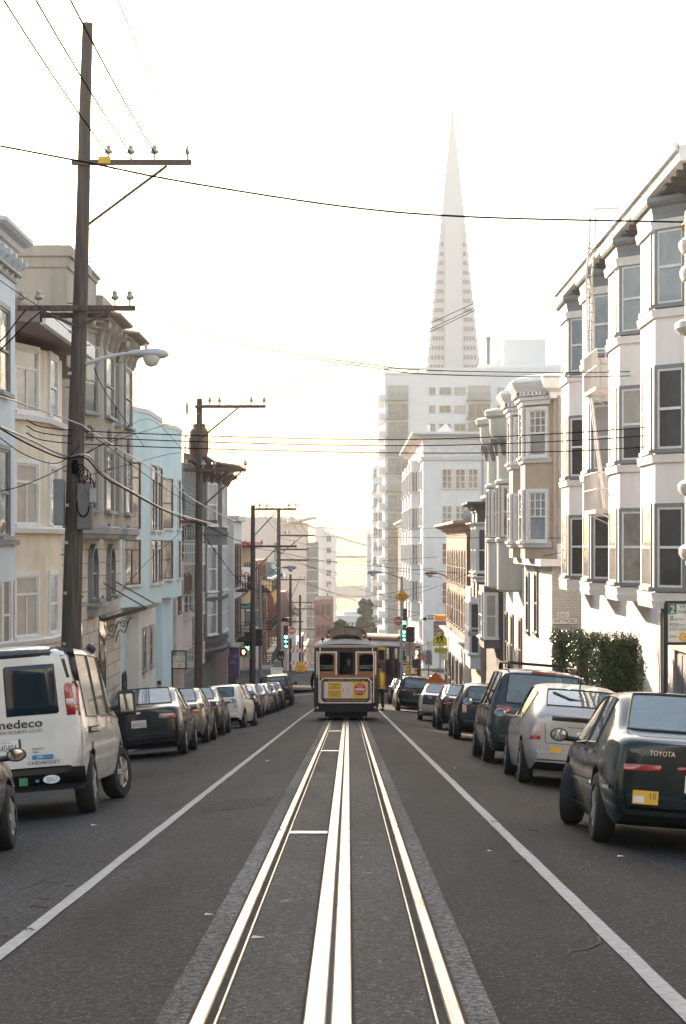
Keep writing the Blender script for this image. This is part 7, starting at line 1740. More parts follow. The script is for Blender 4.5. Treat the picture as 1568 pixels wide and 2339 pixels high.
back_signal(938, 1432, 1467, 130, 'dark signal seen from behind on the thin post right of the cable car')
back_signal(590, 1437, 1476, 144, 'dark signal seen from behind left of the blue grey lamp post')
h = empty('signal_post', (at(937.5, 0, 130.4).x, 130.4, walk_z(4, 130)), 'thin post right of the cable car with a square plate seen from behind', 'post'); x = h.location.x
MB().tube([(x, 130.4, h.location.z), (x, 130.4, at(0, 1432, 130).z)], .06, 8).build('shaft', GALV, h); panel(h, 'square_plate', at(925, 0, 130).x, at(950, 0, 130).x, 130.5, at(0, 1500, 130).z, at(0, 1470, 130).z, S_BACK)
def ped(u, v, y, lab, hand):
    p = at(u, v, y); h = empty('pedestrian_signal', p, lab, 'pedestrian signal'); MB().box(p.x - .23, p.x + .23, y, y + .22, p.z - .26, p.z + .26).box(p.x - .27, p.x + .27, y - .12, y, p.z + .24, p.z + .28).build('housing', SBLACK, h, bevel=.02)
    if hand:
        b = MB(); b.add([(p.x + a, y - .012, p.z + c) for a, c in ((-.09, -.02), (-.05, -.17), (.07, -.17), (.10, -.02), (.10, .06), (-.08, .06))], [range(6)])
        for a in (-.065, -.02, .025, .07): b.add([(p.x + a - .017, y - .012, p.z + .05), (p.x + a + .017, y - .012, p.z + .05), (p.x + a + .017, y - .012, p.z + .17 - abs(a) * .4), (p.x + a - .017, y - .012, p.z + .17 - abs(a) * .4)], [(0, 1, 2, 3)])
        b.add([(p.x + .09, y - .012, p.z - .08), (p.x + .15, y - .012, p.z + .02), (p.x + .12, y - .012, p.z + .05), (p.x + .09, y - .012, p.z + .0)], [(0, 1, 2, 3)]); b.build('red_hand', L_R, h)
    return h
ped(556.5, 1489.5, 146, 'pedestrian signal with a lit red hand at the left corner', True); ped(951, 1516, 131, 'unlit pedestrian signal on the thin post right of the cable car', False)
h = empty('control_cabinet', at(577, 1430, 146.5), 'square grey control cabinet high on the corner pole at left', 'cabinet'); a, c = at(562, 1430, 146.5), at(593, 1394, 146.5)
MB().box(a.x, c.x, 146.3, 146.8, a.z, c.z).build('box', mat('cabinet_grey', (.34, .32, .31), .5, var=.08), h, bevel=.02); b = MB()
for i in range(5): b.box(a.x + .28 + i * .08, a.x + .31 + i * .08, 146.28, 146.3, a.z + .25, c.z - .25)
b.build('vent_slots', S_BACK, h); 
h = empty('corner_pole', (at(576, 0, 147.2).x, 147.2, walk_z(5, 147)), 'dark wooden pole under the square cabinet at the left corner', 'utility pole'); MB().tube([(h.location.x, 147.2, h.location.z), (h.location.x, 147.2, at(0, 1380, 147).z)], .19, 12).build('shaft', POLE, h); MB().box(h.location.x - .2, h.location.x + .2, 146.85, 147.02, at(0, 1506, 147).z, at(0, 1485, 147).z).build('meter_box', GALV, h); MB().tube([(at(517, 0, 147).x, 146.9, at(0, 1500, 147).z), (at(575, 0, 147).x, 146.9, at(0, 1500, 147).z)], .045, 6).build('side_arm', GALV, h)
h = empty('bracket_lamp_sign', at(645, 1500, 176), 'small oval hanging lamp below the balcony across the crossing', 'lamp'); p = at(641, 1490, 176); MB().lathe([(.04, .3), (.28, .2), (.30, -.3), (.2, -.5), (.03, -.52)], p, n=10).build('lantern', W_GREY, h); MB().tube([p + V((0, 0, .3)), p + V((0, 0, .9)), p + V((-.8, 0, 1.0))], .03, 5).build('hanger', IRON, h)
# iron weather vane
h = empty('arrow_sign', at(1005, 1414, 150.2), 'black wrought iron arrow bracket by the brick house corner', 'wall ornament'); b = MB(); p = lambda u, v: at(u, v, 150.2)
b.tube([p(963, 1414), p(1020, 1414)], .03, 5).add([p(963, 1414), p(974, 1409), p(974, 1419)], [(0, 1, 2)])
for k in range(4): b.tube([p(978 + 6 * k, 1410) + V((.14 * math.cos(t), 0, .14 * math.sin(t))) for t in [2 * math.pi * i / 9 for i in range(10)]], .02, 4)
b.build('iron_scroll', IRON, h)
for k, (u, lb) in enumerate(((1173, 'tall'), (1160, 'short'))):
    p = at(u, 1150 if k == 0 else 1152, 103); h = empty('traffic_cone', (p.x, 103, 2.35), lb + ' traffic cone left on the roof cornice of the umber house', 'traffic cone', 'cones on the roof'); s_ = 1.0 if k == 0 else .75; z = 2.35
    MB().lathe([(.14 * s_, 0), (.025, .68 * s_)], (p.x, 103, z), n=12).box(p.x - .18 * s_, p.x + .18 * s_, 103 - .18 * s_, 103 + .18 * s_, z, z + .03).build('cone', S_ORG, h); MB().lathe([(.105 * s_, .24 * s_), (.073 * s_, .40 * s_)], (p.x, 103, z), n=12, closed=False).build('band', S_WHT, h)
h = empty('flag', at(711, 1395, 290), 'red and white striped flag on a pole far down the left side', 'flag'); p = at(711, 1440, 290); MB().tube([p, p + V((0, 0, 5.2))], .05, 6).build('pole', GALV, h)
b = MB(); b.grid([[p + V((.05 + .08 * j + .05 * math.sin(i), 0, 3.9 - i * .3)) for j in range(6)] for i in range(7)]); b.mi = [k % 5 % 2 for k in range(len(b.mi))]; b.build('cloth', [SIGNR, S_WHT], h)
# ================================================================ cable cars
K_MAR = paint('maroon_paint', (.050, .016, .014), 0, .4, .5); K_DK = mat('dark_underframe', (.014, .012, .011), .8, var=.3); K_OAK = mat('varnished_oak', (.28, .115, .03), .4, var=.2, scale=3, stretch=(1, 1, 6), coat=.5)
K_CRM = mat('cream_panel', (.62, .56, .50), .45, var=.06, coat=.4); K_WHT = mat('white_trim', (.68, .64, .58), .5, var=.06); K_MAU = mat('mauve_panel', (.17, .10, .115), .5, var=.08); K_ROOF = mat('canvas_roof', (.40, .36, .33), .7, var=.12, scale=2, bump=.2)
K_GLASS = bpy.data.materials.new('cab_glass'); K_GLASS.use_nodes = True; _b = K_GLASS.node_tree.nodes['Principled BSDF']; _b.inputs['Base Color'].default_value = (.9, .92, .9, 1); _b.inputs['Transmission Weight'].default_value = 1; _b.inputs['Roughness'].default_value = .02; _b.inputs['IOR'].default_value = 1.1
K_GOLD = mat('gold_lettering', (.52, .28, .06), .4, metal=.2); K_YEL = mat('yellow_board', (.62, .42, .02), .55, var=.1); K_STAIN = mat('stained_glass', (.075, .07, .12), .2, var=.3, scale=3, coat=1, col2=(.10, .03, .04))
def cable_car(root, number, L=8.2):
    B = lambda: MB(); W = 1.18
    R = root
    # roof: low arch with rounded ends
    def roof_row(y, half, ze, zc): return [V((x * half, y, ze + (zc - ze) * (1 - abs(x) ** 2.2))) for x in [-1 + i / 8 for i in range(17)]]
    b = B(); b.grid([roof_row(-.12, 1.22, 2.66, 2.72), roof_row(.05, 1.24, 2.68, 2.84), roof_row(.45, 1.24, 2.70, 2.98), roof_row(.9, 1.24, 2.70, 3.02), roof_row(L - .9, 1.24, 2.70, 3.02), roof_row(L - .4, 1.24, 2.70, 2.96), roof_row(L + .1, 1.2, 2.66, 2.72)])
    b.build('roof', K_ROOF, R, smooth=True)
    b = B(); b.box(-1.25, 1.25, -.14, -.08, 2.58, 2.68).box(-1.25, -1.19, -.08, L + .1, 2.60, 2.70).box(1.19, 1.25, -.08, L + .1, 2.60, 2.70).box(-1.19, 1.19, -.08, L + .08, 2.60, 2.64); b.build('roof_rim', K_ROOF, R, bevel=.015)
    # clerestory
    b = B(); k = 14
    def arc(y, w, z, rise): return [V((w * x, y, z + rise * (1 - x * x))) for x in [-1 + 2 * i / k for i in range(k + 1)]]
    b.grid([arc(.55, .78, 3.20, .19), arc(.55, .78, 3.165, .19)]); b.grid([arc(.55, .78, 3.20, .19), arc(L - .7, .78, 3.20, .19)]); b.grid([arc(.55, .78, 3.165, .19), arc(L - .7, .78, 3.165, .19)]); b.box(-.79, -.70, .55, L - .7, 3.05, 3.2).box(.70, .79, .55, L - .7, 3.05, 3.2); b.build('clerestory_roof', K_OAK, R, smooth=True)
    b = B(); b.box(-.63, -.56, .72, .80, 2.9, 3.27).box(.56, .63, .72, .80, 2.9, 3.27).box(-.035, .035, .72, .80, 3.05, 3.32).box(-.56, .56, .72, .80, 3.05, 3.10); b.build('clerestory_frame', K_OAK, R)
    B().box(-.6, .6, .80, .84, 2.85, 3.30).box(-.62, -.58, .84, L - .9, 2.9, 3.24).box(.58, .62, .84, L - .9, 2.9, 3.24).build('clerestory_glass', K_STAIN, R)
    b = B(); b.grid([[V((.62 * math.cos(math.pi * i / 12), y, 2.80 + .26 * math.sin(math.pi * i / 12) + (.0 if y < .2 else .02))) for i in range(13)] for y in (.18, .75)]); b.build('hood', K_OAK, R, smooth=True)
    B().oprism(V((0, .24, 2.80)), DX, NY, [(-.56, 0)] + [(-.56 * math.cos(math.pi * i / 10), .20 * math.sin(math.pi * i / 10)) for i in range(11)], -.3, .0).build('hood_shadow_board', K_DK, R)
    # end bulkhead (tail)
    b = B(); b.box(-1.18, 1.18, .02, .10, 2.42, 2.60).box(-1.20, -1.12, .0, .12, .5, 2.45).box(1.12, 1.20, .0, .12, .5, 2.45).box(-.34, -.26, .02, .1, .9, 2.42).box(.26, .34, .02, .1, .9, 2.42); b.build('end_frame', K_MAR, R)
    for q in (-1, 1):
        x0, x1 = (q * 1.13, q * .35) if q < 0 else (.35, 1.13)
        b = B(); b.box(x0, x0 + .055, -.02, .06, 1.62, 2.45).box(x1 - .055, x1, -.02, .06, 1.62, 2.45).box(x0 + .055, x1 - .055, -.02, .06, 2.40, 2.45); fr = b.build('window', K_WHT, R)
        b = B(); b.box(x0 + .055, x0 + .13, -.01, .05, 1.62, 2.40).box(x1 - .13, x1 - .055, -.01, .05, 1.62, 2.40).box(x0 + .13, x1 - .13, -.01, .05, 1.62, 1.74)
        k2 = 8; c_ = (x0 + x1) / 2; hw = (x1 - x0) / 2 - .13; b.oprism(V((c_, .02, 2.30)), DX, NY, [(-hw, .10), (-hw, 0)] + [(-hw + 2 * hw * i / k2, .07 * math.sin(math.pi * i / k2)) for i in range(1, k2)] + [(hw, 0), (hw, .10)], -.03, .03); b.build('sash', K_OAK, R).parent = fr
        B().box(x0 + .13, x1 - .13, .015, .025, 1.74, 2.37).build('pane', K_GLASS, R).parent = fr
        gr = B()
        for z in (1.85, 1.93, 2.01): gr.tube([(x0 + .13, .08, z), (x1 - .13, .08, z)], .008, 4)
        gr.build('guard_bars', CHROME, R).parent = fr
    B().box(-1.13, 1.13, -.06, .06, 1.50, 1.62).build('rail_board', K_OAK, R, bevel=.01)
    b = B(); 
    for x in (-.85, -.4, .05, .5, .9): b.box(x - .01, x + .01, -.065, -.058, 1.36, 1.5)
    b.build('rail_brackets', K_OAK, R); B().box(-1.10, 1.10, -.04, .06, .60, 1.50).build('end_panel', K_MAR, R)
    # dash board with chamfered white border
    def octo(hw, z0, z1, c): return [(-hw, z0 + c), (-hw + c, z0), (hw - c, z0), (hw, z0 + c), (hw, z1 - c), (hw - c, z1), (-hw + c, z1), (-hw, z1 - c)]
    def plate8(name, poly, y, m, th=.02): return MB().oprism(V((-.02, y, 0)), DX, NY, poly, 0, th).build(name, m, R)
    pl = MB().oprism(V((-.02, -.07, 0)), DX, NY, [(-.97, .60), (.97, .60), (.97, 1.38), (.86, 1.51), (-.86, 1.51), (-.97, 1.38)], 0, .03).build('dash_board', K_WHT, R)
    plate8('dash_field', octo(.93, .645, 1.475, .11), -.101, K_MAR, .006).parent = pl
    MB().oprism(V((-.02, -.108, 0)), DX, NY, [(-.93, .76), (-.80, .78), (-.78, 1.05), (-.81, 1.37), (-.92, 1.35)], 0, .006).oprism(V((-.02, -.108, 0)), DX, NY, [(.93, .76), (.80, .78), (.78, 1.05), (.81, 1.37), (.92, 1.35)], 0, .006).build('side_field', K_MAU, R).parent = pl
    MB().box(-.83, .80, -.120, -.110, .775, 1.37).build('cream_field', K_CRM, R).parent = pl
    T = lambda s_, x, z, h_, m, w=None: setattr(MB().text(s_, (x, -.128, z), FX, FZ, h_, w=w).build('lettering', m, R), 'parent', pl)
    MB().text('MARKET STREET &', (0, -.112, 1.39), FX, FZ, .06, w=1.36).text('FISHERMANS WHARF', (0, -.112, .675), FX, FZ, .065, w=1.5).build('lettering', K_GOLD, R).parent = pl
    MB().box(-.68, -.19, -.125, -.120, 1.09, 1.33).box(-.68, -.19, -.125, -.120, .80, 1.07).build('route_board', K_YEL, R).parent = pl
    for s_, z, h_, w_ in (('POWELL', 1.26, .055, .40), ('AND', 1.19, .045, .2), ('MARKET', 1.115, .055, .42), ('BAY AND TAYLOR', .985, .05, .44), ('FISHERMANS', .915, .035, .36), ('WHARF', .855, .035, .24)): T(s_, -.435, z, h_, S_BLK, w_)
    T(number, .0, 1.0, .155, K_GOLD, .25)
    MB().box(.27, .76, -.125, -.120, .80, 1.36).build('warning_board', mat('warning_yellow', (.72, .50, .02), .55), R).parent = pl
    MB().lathe([(.22, 0), (.22, .004), (.001, .004)], (.515, -.130, 1.10), axis='y', n=28).build('red_disc', S_RED, R).parent = pl
    MB().box(.33, .70, -.134, -.131, 1.065, 1.13).build('white_bar', S_WHT, R).parent = pl
    for s_, z, w_ in (('DO NOT', 1.225, .25), ('PASS', 1.155, .17), ('CABLE CAR', .985, .33)): MB().text(s_, (.515, -.136, z), FX, FZ, .052, w=w_).build('lettering', S_WHT, R).parent = pl
    # grab poles at the corners
    for q in (-1, 1):
        MB().tube([(q * .99, -.1, 2.62), (q * .98, -.1, 2.42), (q * 1.03, -.12, 2.32), (q * 1.02, -.12, .62)], .022, 8).tube([(q * 1.02, -.12, 1.36), (q * .95, -.08, 1.36)], .016, 6).tube([(q * 1.02, -.12, .86), (q * .95, -.08, .86)], .016, 6).build('grab_pole', K_WHT, R, smooth=True)
        MB().lathe([(.02, 0), (.02, .06), (.05, .08), (.06, .13), (.03, .16)], (q * .89, .15, 2.78), n=10).build('roof_lamp', K_DK, R)
    # floor, saloon sides, open grip section
    B().box(-1.12, 1.12, .02, L, .48, .60).build('floor', K_DK, R); B().box(-1.22, -1.02, 2.9, L - .2, .30, .36).box(1.02, 1.22, 2.9, L - .2, .30, .36).box(1.0, 1.22, .05, 1.2, .30, .36).box(-1.22, -1.0, .05, 1.2, .30, .36).build('step_board', K_DK, R)
    for q in (-1, 1):
        x0, x1 = sorted((q * 1.17, q * 1.11)); B().box(x0, x1, 1.3, 4.7, .55, 1.55).build('side_panel', K_MAR, R); B().box(x0, x1, 1.3, L - .1, 2.36, 2.60).build('letter_board', K_YEL, R)
        b = B()
        for i in range(6): y = 1.3 + i * .66; b.box(x0, x1, y, y + .1, 1.55, 2.36)
        b.box(x0, x1, 1.3, 4.7, 1.52, 1.60); b.build('side_window_posts', K_OAK, R)
        B().box(min(q * 1.13, q * 1.145), max(q * 1.13, q * 1.145), 1.4, 4.6, 1.6, 2.36).build('side_glass', K_GLASS, R)
        for i in range(4): MB().tube([(q * 1.12, 5.2 + i * .9, .55), (q * 1.12, 5.2 + i * .9, 2.6)], .022, 6).build('grab_pole', K_WHT, R)
        xa, xb = sorted((q * .45, q * 1.0)); B().box(xa, xb, 5.0, L - .4, .6, 1.0).box(min(q * .45, q * .55), max(q * .45, q * .55), 5.0, L - .4, 1.0, 1.5).build('bench', K_OAK, R)
        d = V((0, -q, 0)); MB().text('POWELL & MASON STS', (q * 1.176, 4.0, 2.42), (0, q, 0), FZ, .11, w=4.2).build('lettering', K_MAR, R)
    B().box(-1.1, -.3, 4.7, 4.76, .6, 2.6).box(.3, 1.1, 4.7, 4.76, .6, 2.6).box(-.34, -.28, 1.25, 1.32, .6, 2.6).box(.28, .34, 1.25, 1.32, .6, 2.6).build('bulkhead', K_OAK, R)
    B().box(-.27, .27, 1.7, 1.76, .6, 2.6).box(-1.1, -.3, 1.9, 1.95, .6, 1.5).box(.3, 1.1, 1.9, 1.95, .6, 1.5).build('interior_shade_panel', K_DK, R)  # dark panels added so the open doorway reads as a shaded interior
    # running gear
    b = B(); b.box(-1.04, -.70, -.02, 1.3, .30, .60).box(.70, 1.04, -.02, 1.3, .30, .60).box(-.75, .75, -.04, .3, .28, .58); b.build('platform_beam', K_DK, R)
    b = B(); b.box(-.74, .74, .25, 2.2, .16, .48).box(-.66, .66, .2, .4, .07, .3); 
    for x in (-.55, -.2, .2, .55): b.box(x - .12, x + .12, .1, .22, .12 + .05 * (x > 0), .42)
    b.box(-.80, -.70, .3, 1.9, .1, .36).box(.70, .80, .3, 1.9, .1, .36); b.build('truck', K_DK, R, bevel=.01)
    for yy in (.8, 1.9, L - 2.2, L - 1.1):
        for q in (-1, 1): MB().lathe([(.33, -.05), (.33, .05), (.29, .06), (.10, .05)], (q * .56, yy, .335), axis='x', n=18).build('wheel', K_DK, R)
    B().box(-.7, .7, L - 2.4, L - .5, .2, .48).build('truck', K_DK, R)
    B().box(-1.1, 1.1, L - .1, L, .6, 1.4).build('front_panel', K_MAR, R)
    return R
CC = empty('cable_car', (0, 0, 0), 'maroon and white cable car number 17 on the rails in the street', 'cable car', 'cable cars'); CC.rotation_mode = 'XYZ'
cable_car(CC, '17')
YC = 82.0; CC.location = (-.075, YC, gz(YC) + .02); CC.rotation_euler = (math.atan(-.062), 0, 0); CC.scale = (1, 1, 1.05)
C2 = copy_tree(CC); C2['label'] = 'second cable car turning across the crossing, its side and lit roof lights showing'; C2.location = (4.35, 153.6, -9.85); C2.rotation_euler = (0, 0, math.radians(47))
for k, m in enumerate((glow('amber_lamp', (1.0, .75, .45), 1.2), L_R, L_R)):
    o = MB().box(.6 - .42 * k - .14, .6 - .42 * k + .14, -.02, .02, -.09, .09).build('roof_light', m, None); o.parent = C2; o.location = (1.27, 3.0 - .9 * k, 2.63); o.rotation_euler = (0, 0, math.radians(90))
# ================================================================ people, hedges, trees, litter
SKIN = mat('skin', (.34, .20, .14), .55, var=.08); HAIR = mat('dark_hair', (.02, .016, .014), .6, var=.2); BLKC = mat('black_cloth', (.016, .016, .017), .85, var=.2, bump=.2); NAVYC = mat('navy_cloth', (.025, .026, .032), .85, var=.2)
HIVIS = mat('hi_vis', (.52, .62, .06), .7, var=.1); HIORG = mat('hi_vis_orange', (.75, .20, .04), .6); HISIL = mat('reflective_tape', (.55, .55, .55), .35); PINKC = mat('pink_cloth', (.42, .14, .14), .8, var=.15); SHOE = mat('shoe_leather', (.02, .017, .015), .5); REDS = mat('red_shoe', (.32, .03, .03), .6)
def skin(name, chains, m, parent, root_i=0, sub=2):
    """one continuous surface grown round connected bones: chains of (point, radius); a chain starts at an existing point when its first entry is an index"""
    vs, rs, es = [], [], []
    for ch in chains:
        prev = None
        for q in ch:
            if isinstance(q, int): prev = q; continue
            p, r = q; vs.append(tuple(p)); rs.append(r)
            if prev is not None: es.append((prev, len(vs) - 1))
            prev = len(vs) - 1
    me = bpy.data.meshes.new('t'); me.from_pydata(vs, es, []); o = bpy.data.objects.new('t', me); COL.objects.link(o)
    md = o.modifiers.new('k', 'SKIN'); lay = me.skin_vertices[0].data if me.skin_vertices else me.attributes
    if not me.skin_vertices:
        bpy.context.view_layer.objects.active = o
    for i, d in enumerate(me.skin_vertices[0].data):
        d.radius = (rs[i], rs[i]); d.use_root = (i == root_i)
    md.use_smooth_shade = True; s2 = o.modifiers.new('s', 'SUBSURF'); s2.levels = s2.render_levels = sub
    ev = o.evaluated_get(bpy.context.evaluated_depsgraph_get()); m2 = bpy.data.meshes.new_from_object(ev); bpy.data.objects.remove(o)
    m2.name = name; m2.materials.clear(); m2.materials.append(m)
    for p in m2.polygons: p.use_smooth = True
    ob = bpy.data.objects.new(name, m2); COL.objects.link(ob); ob.parent = parent; return ob
def person(label, loc, yaw=0, top=BLKC, legs=BLKC, shoes=SHOE, la=((-.26, .02, 1.12), (-.24, .10, .86)), ra=((.26, .02, 1.12), (.24, .10, .86)), stride=.12, vest=False, cap=False, group=None):
    """standing figure 1.72 m tall facing +y; la, ra: elbow and wrist of each arm"""
    R = empty('person', (0, 0, 0), label, 'person', group)
    hipz, kz = .90, .49
    lk, rk = V((-.10, .5 * stride, kz)), V((.10, -.35 * stride, kz)); lf, rf = V((-.11, stride * .6, .08)), V((.11, -stride * .9, .08))
    S = [V((-.18, 0, 1.40)), V((.18, 0, 1.40))]
    body = [[((0, 0, .93), .115), ((0, .005, 1.10), .115), ((0, -.005, 1.30), .135), ((0, -.01, 1.42), .085), ((0, 0, 1.49), .052), ((0, .015, 1.56), .075), ((0, .02, 1.65), .085), ((0, .01, 1.72), .045)]]
    n = 8
    for sgn, (el, wr) in ((-1, la), (1, ra)):
        sh = V((sgn * .17, -.01, 1.39)); body.append([2, (sh, .062), (V(el), .046), (V(wr), .032), (V(wr) + (V(wr) - V(el)).normalized() * .08, .038)]); n += 4; palm = n - 1
        d = (V(wr) - V(el)).normalized(); s_ = d.cross(V((0, 1, 0))); s_ = s_.normalized() if s_.length > .1 else V((1, 0, 0)); pc = V(wr) + d * .08
        for i, ln in enumerate((.066, .076, .07, .055)):
            o = s_ * (-.027 + .018 * i); body.append([palm, (pc + o + d * .03, .0095), (pc + o + d * (.03 + ln * .55) + V((0, .012, 0)), .009), (pc + o + d * (.03 + ln) + V((0, .035, 0)), .0075)]); n += 3
        body.append([palm, (pc - s_ * .04 - d * .02, .011), (pc - s_ * .055 + d * .03 + V((0, .015, 0)), .009)]); n += 2
    for kn, ft in ((lk, lf), (rk, rf)): body.append([0, ((kn.x * .95, 0, hipz - .04), .085), (kn, .056), (ft, .040), (ft + V((0, .13, -.035)), .032)])
    skin('body', body, SKIN, R)
    # clothes follow the body as shells of their own
    skin('jacket', [[((0, 0, .90), .135), ((0, .005, 1.10), .135), ((0, -.005, 1.30), .155), ((0, -.01, 1.43), .10)], [2, (S[0] * 1.0, .08), (V(la[0]), .062), (V(la[1]), .045)], [2, (S[1], .08), (V(ra[0]), .062), (V(ra[1]), .045)]], top, R)
    skin('trousers', [[((0, 0, .95), .125), ((-.09, 0, .84), .10), (lk, .075), (lf + V((0, 0, .03)), .062)], [0, ((.09, 0, .84), .10), (rk, .075), (rf + V((0, 0, .03)), .062)]], legs, R)
    for ft in (lf, rf): skin('shoe', [[(ft + V((0, -.05, -.03)), .045), (ft + V((0, .06, -.04)), .042), (ft + V((0, .17, -.05)), .032)]], shoes, R)
    skin('hair', [[((0, -.005, 1.60), .085), ((0, -.005, 1.69), .092), ((0, .0, 1.745), .05)]], HAIR, R)
    f = MB(); f.lathe([(.012, 0), (.004, .02)], (0, .105, 1.63), axis='y', n=6); f.build('nose', SKIN, R)
    e = MB()
    for q in (-1, 1): e.lathe([(.009, 0), (.001, .004)], (q * .03, .098, 1.655), axis='y', n=8)
    e.build('eyes', S_BLK, R); MB().box(-.025, .025, .094, .100, 1.585, 1.592).build('mouth', PINKC, R)
    er = MB()
    for q in (-1, 1): er.lathe([(.02, -.006), (.028, .0), (.02, .006)], (q * .085, .0, 1.63), axis='x', n=8)
    er.build('ears', SKIN, R)
    if cap: MB().lathe([(.105, 1.70), (.108, 1.74), (.09, 1.79), (.02, 1.805)], (0, .0, 0), n=14).box(-.07, .07, .07, .17, 1.70, 1.715).build('cap', BLKC, R, smooth=True)
    if vest:
        def ring(z, a, b_): return [V((a * math.cos(t), b_ * math.sin(t) - .003, z)) for t in [2 * math.pi * i / 24 for i in range(24)]]
        def band(z0, z1, e, m, nm):
            prof = ((.84, .185, .165), (1.0, .18, .165), (1.2, .19, .17), (1.36, .20, .165), (1.46, .135, .125)); rows = []
            for i in range(7):
                z = z0 + (z1 - z0) * i / 6
                for p, q in zip(prof, prof[1:]):
                    if p[0] <= z <= q[0]: t = (z - p[0]) / (q[0] - p[0]); rows.append(ring(z, p[1] + (q[1] - p[1]) * t + e, p[2] + (q[2] - p[2]) * t + e))
            return MB().grid(rows, close=True).build(nm, m, R, smooth=True)
        v = band(.85, 1.455, .012, HIVIS, 'vest')
        for z in (.95, 1.12): band(z - .035, z + .035, .018, HIORG, 'vest_stripe').parent = v; band(z - .015, z + .015, .022, HISIL, 'vest_tape').parent = v
        for q in (-1, 1):
            st_ = MB(); pth = [(q * .10, -.195, .9), (q * .105, -.198, 1.2), (q * .10, -.19, 1.36), (q * .095, -.13, 1.47), (q * .095, .10, 1.47), (q * .10, .19, 1.36), (q * .105, .198, 1.2), (q * .10, .195, .9)]
            st_.tube(pth, .026, 4); st_.build('vest_stripe', HIORG, R).parent = v
    R.location = loc; R.rotation_euler = (0, 0, math.radians(yaw)); return R
zc_ = gz(83) + .02
person('conductor in a hi vis vest on the right step of the cable car', (1.20, 83.0, zc_ + .36 - .03), yaw=28, vest=True, la=((-.34, .12, 1.22), (-.30, .30, 1.36)), cap=False, stride=.05)
person('dark figure standing in the doorway of the cable car', (.02, 82.75, gz(82.75) + .62), yaw=180, stride=.02)
person('rider with a red shoe on the left step of the cable car', (-1.16, 84.0, gz(84) + .36), yaw=-10, shoes=REDS, stride=.05)
person('walker in black on the left pavement beside the aqua house', (at(364, 0, 76.5).x, 76.5, walk_z(6, 76.5) - .04), yaw=-4)
person('black clad rider leaning out of the second cable car', (3.6, 153.2, -9.35), yaw=60, la=((-.3, .15, 1.25), (-.25, .3, 1.5)), stride=.05)
person('seated looking rider in pink on the second cable car', (4.9, 152.4, -9.35), yaw=120, top=PINKC, stride=.04)
person('dark figure by the parked car across the crossing on the left', (at(642, 0, 173.5).x, 173.5, -9.86), yaw=20, stride=.15)

# hedges
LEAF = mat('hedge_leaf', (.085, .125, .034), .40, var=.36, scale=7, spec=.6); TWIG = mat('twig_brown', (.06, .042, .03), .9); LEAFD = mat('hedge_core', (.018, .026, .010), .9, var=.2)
def leafy(b, p, n, s_):
    a = V((rnd.gauss(0, 1), rnd.gauss(0, 1), rnd.gauss(0, 1))).normalized(); a = (a + n * .7).normalized(); t = a.orthogonal().normalized(); t = Matrix.Rotation(rnd.uniform(0, 6.28), 3, a) @ t; u = a.cross(t)
    b.add([p - t * s_, p - u * s_ * .45, p + t * s_, p + u * s_ * .45], [(0, 1, 2, 3)])
def hedge(x0, x1, y0, y1, ztop, lab, n, round_=.25):
    zb = walk_z(6, y0); h = empty('hedge', ((x0 + x1) / 2, (y0 + y1) / 2, zb), lab, 'hedge', 'clipped hedges before the white house')
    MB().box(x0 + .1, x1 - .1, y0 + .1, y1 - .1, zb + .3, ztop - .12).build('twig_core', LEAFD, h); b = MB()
    MB().tube([((x0 + x1) / 2, (y0 + y1) / 2, zb), ((x0 + x1) / 2, (y0 + y1) / 2, zb + .7)], .06, 6).build('trunk', TWIG, h)
    ph = [rnd.uniform(0, 6) for _ in range(4)]
    for _ in range(n):
        f = rnd.random(); q = rnd.random(); r = rnd.random() ** 1.6
        z = zb + .25 + (ztop - zb - .25) * rnd.random() ** .9
        if f < .46: p, nn = V((x0 + (x1 - x0) * q, y0, z)), V((0, -1, 0))
        elif f < .72: p, nn = V((x0, y0 + (y1 - y0) * q, z)), V((-1, 0, 0))
        elif f < .80: p, nn = V((x1, y0 + (y1 - y0) * q, z)), V((1, 0, 0))
        else: p, nn = V((x0 + (x1 - x0) * q, y0 + (y1 - y0) * rnd.random(), ztop)), V((0, 0, 1))
        wv = .07 * math.sin(p.z * 3 + ph[0]) + .06 * math.sin(p.x * 5 + p.y * 4 + ph[1]) + .035 * math.sin(p.z * 9 + p.x * 7 + ph[2])
        e = max(0, p.z - (ztop - round_)) / round_
        p += nn * (wv - .16 * r + rnd.gauss(0, .022)); p.x += ((x0 + x1) / 2 - p.x) * .16 * e * e; p.y += ((y0 + y1) / 2 - p.y) * .16 * e * e
        leafy(b, p, nn, rnd.uniform(.022, .045))
    for _ in range(150):
        p = V((rnd.uniform(x0, x1), rnd.uniform(y0, y1), ztop - .02)); q = p + V((rnd.gauss(0, .05), rnd.gauss(0, .05), rnd.uniform(.05, .20))); b.tube([p, q], .004, 3)
        for t in (.5, .75, 1): leafy(b, p.lerp(q, t), V((0, 0, 1)), rnd.uniform(.025, .04))
    b.build('foliage', LEAF, h, recalc=False)
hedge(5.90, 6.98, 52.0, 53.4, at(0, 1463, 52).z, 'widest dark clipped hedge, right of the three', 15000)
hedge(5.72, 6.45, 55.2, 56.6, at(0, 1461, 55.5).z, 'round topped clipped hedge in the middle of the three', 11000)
hedge(5.62, 6.5, 59.4, 60.8, at(0, 1453, 59.5).z, 'clipped hedge on the left of the three with pale green top', 10000)

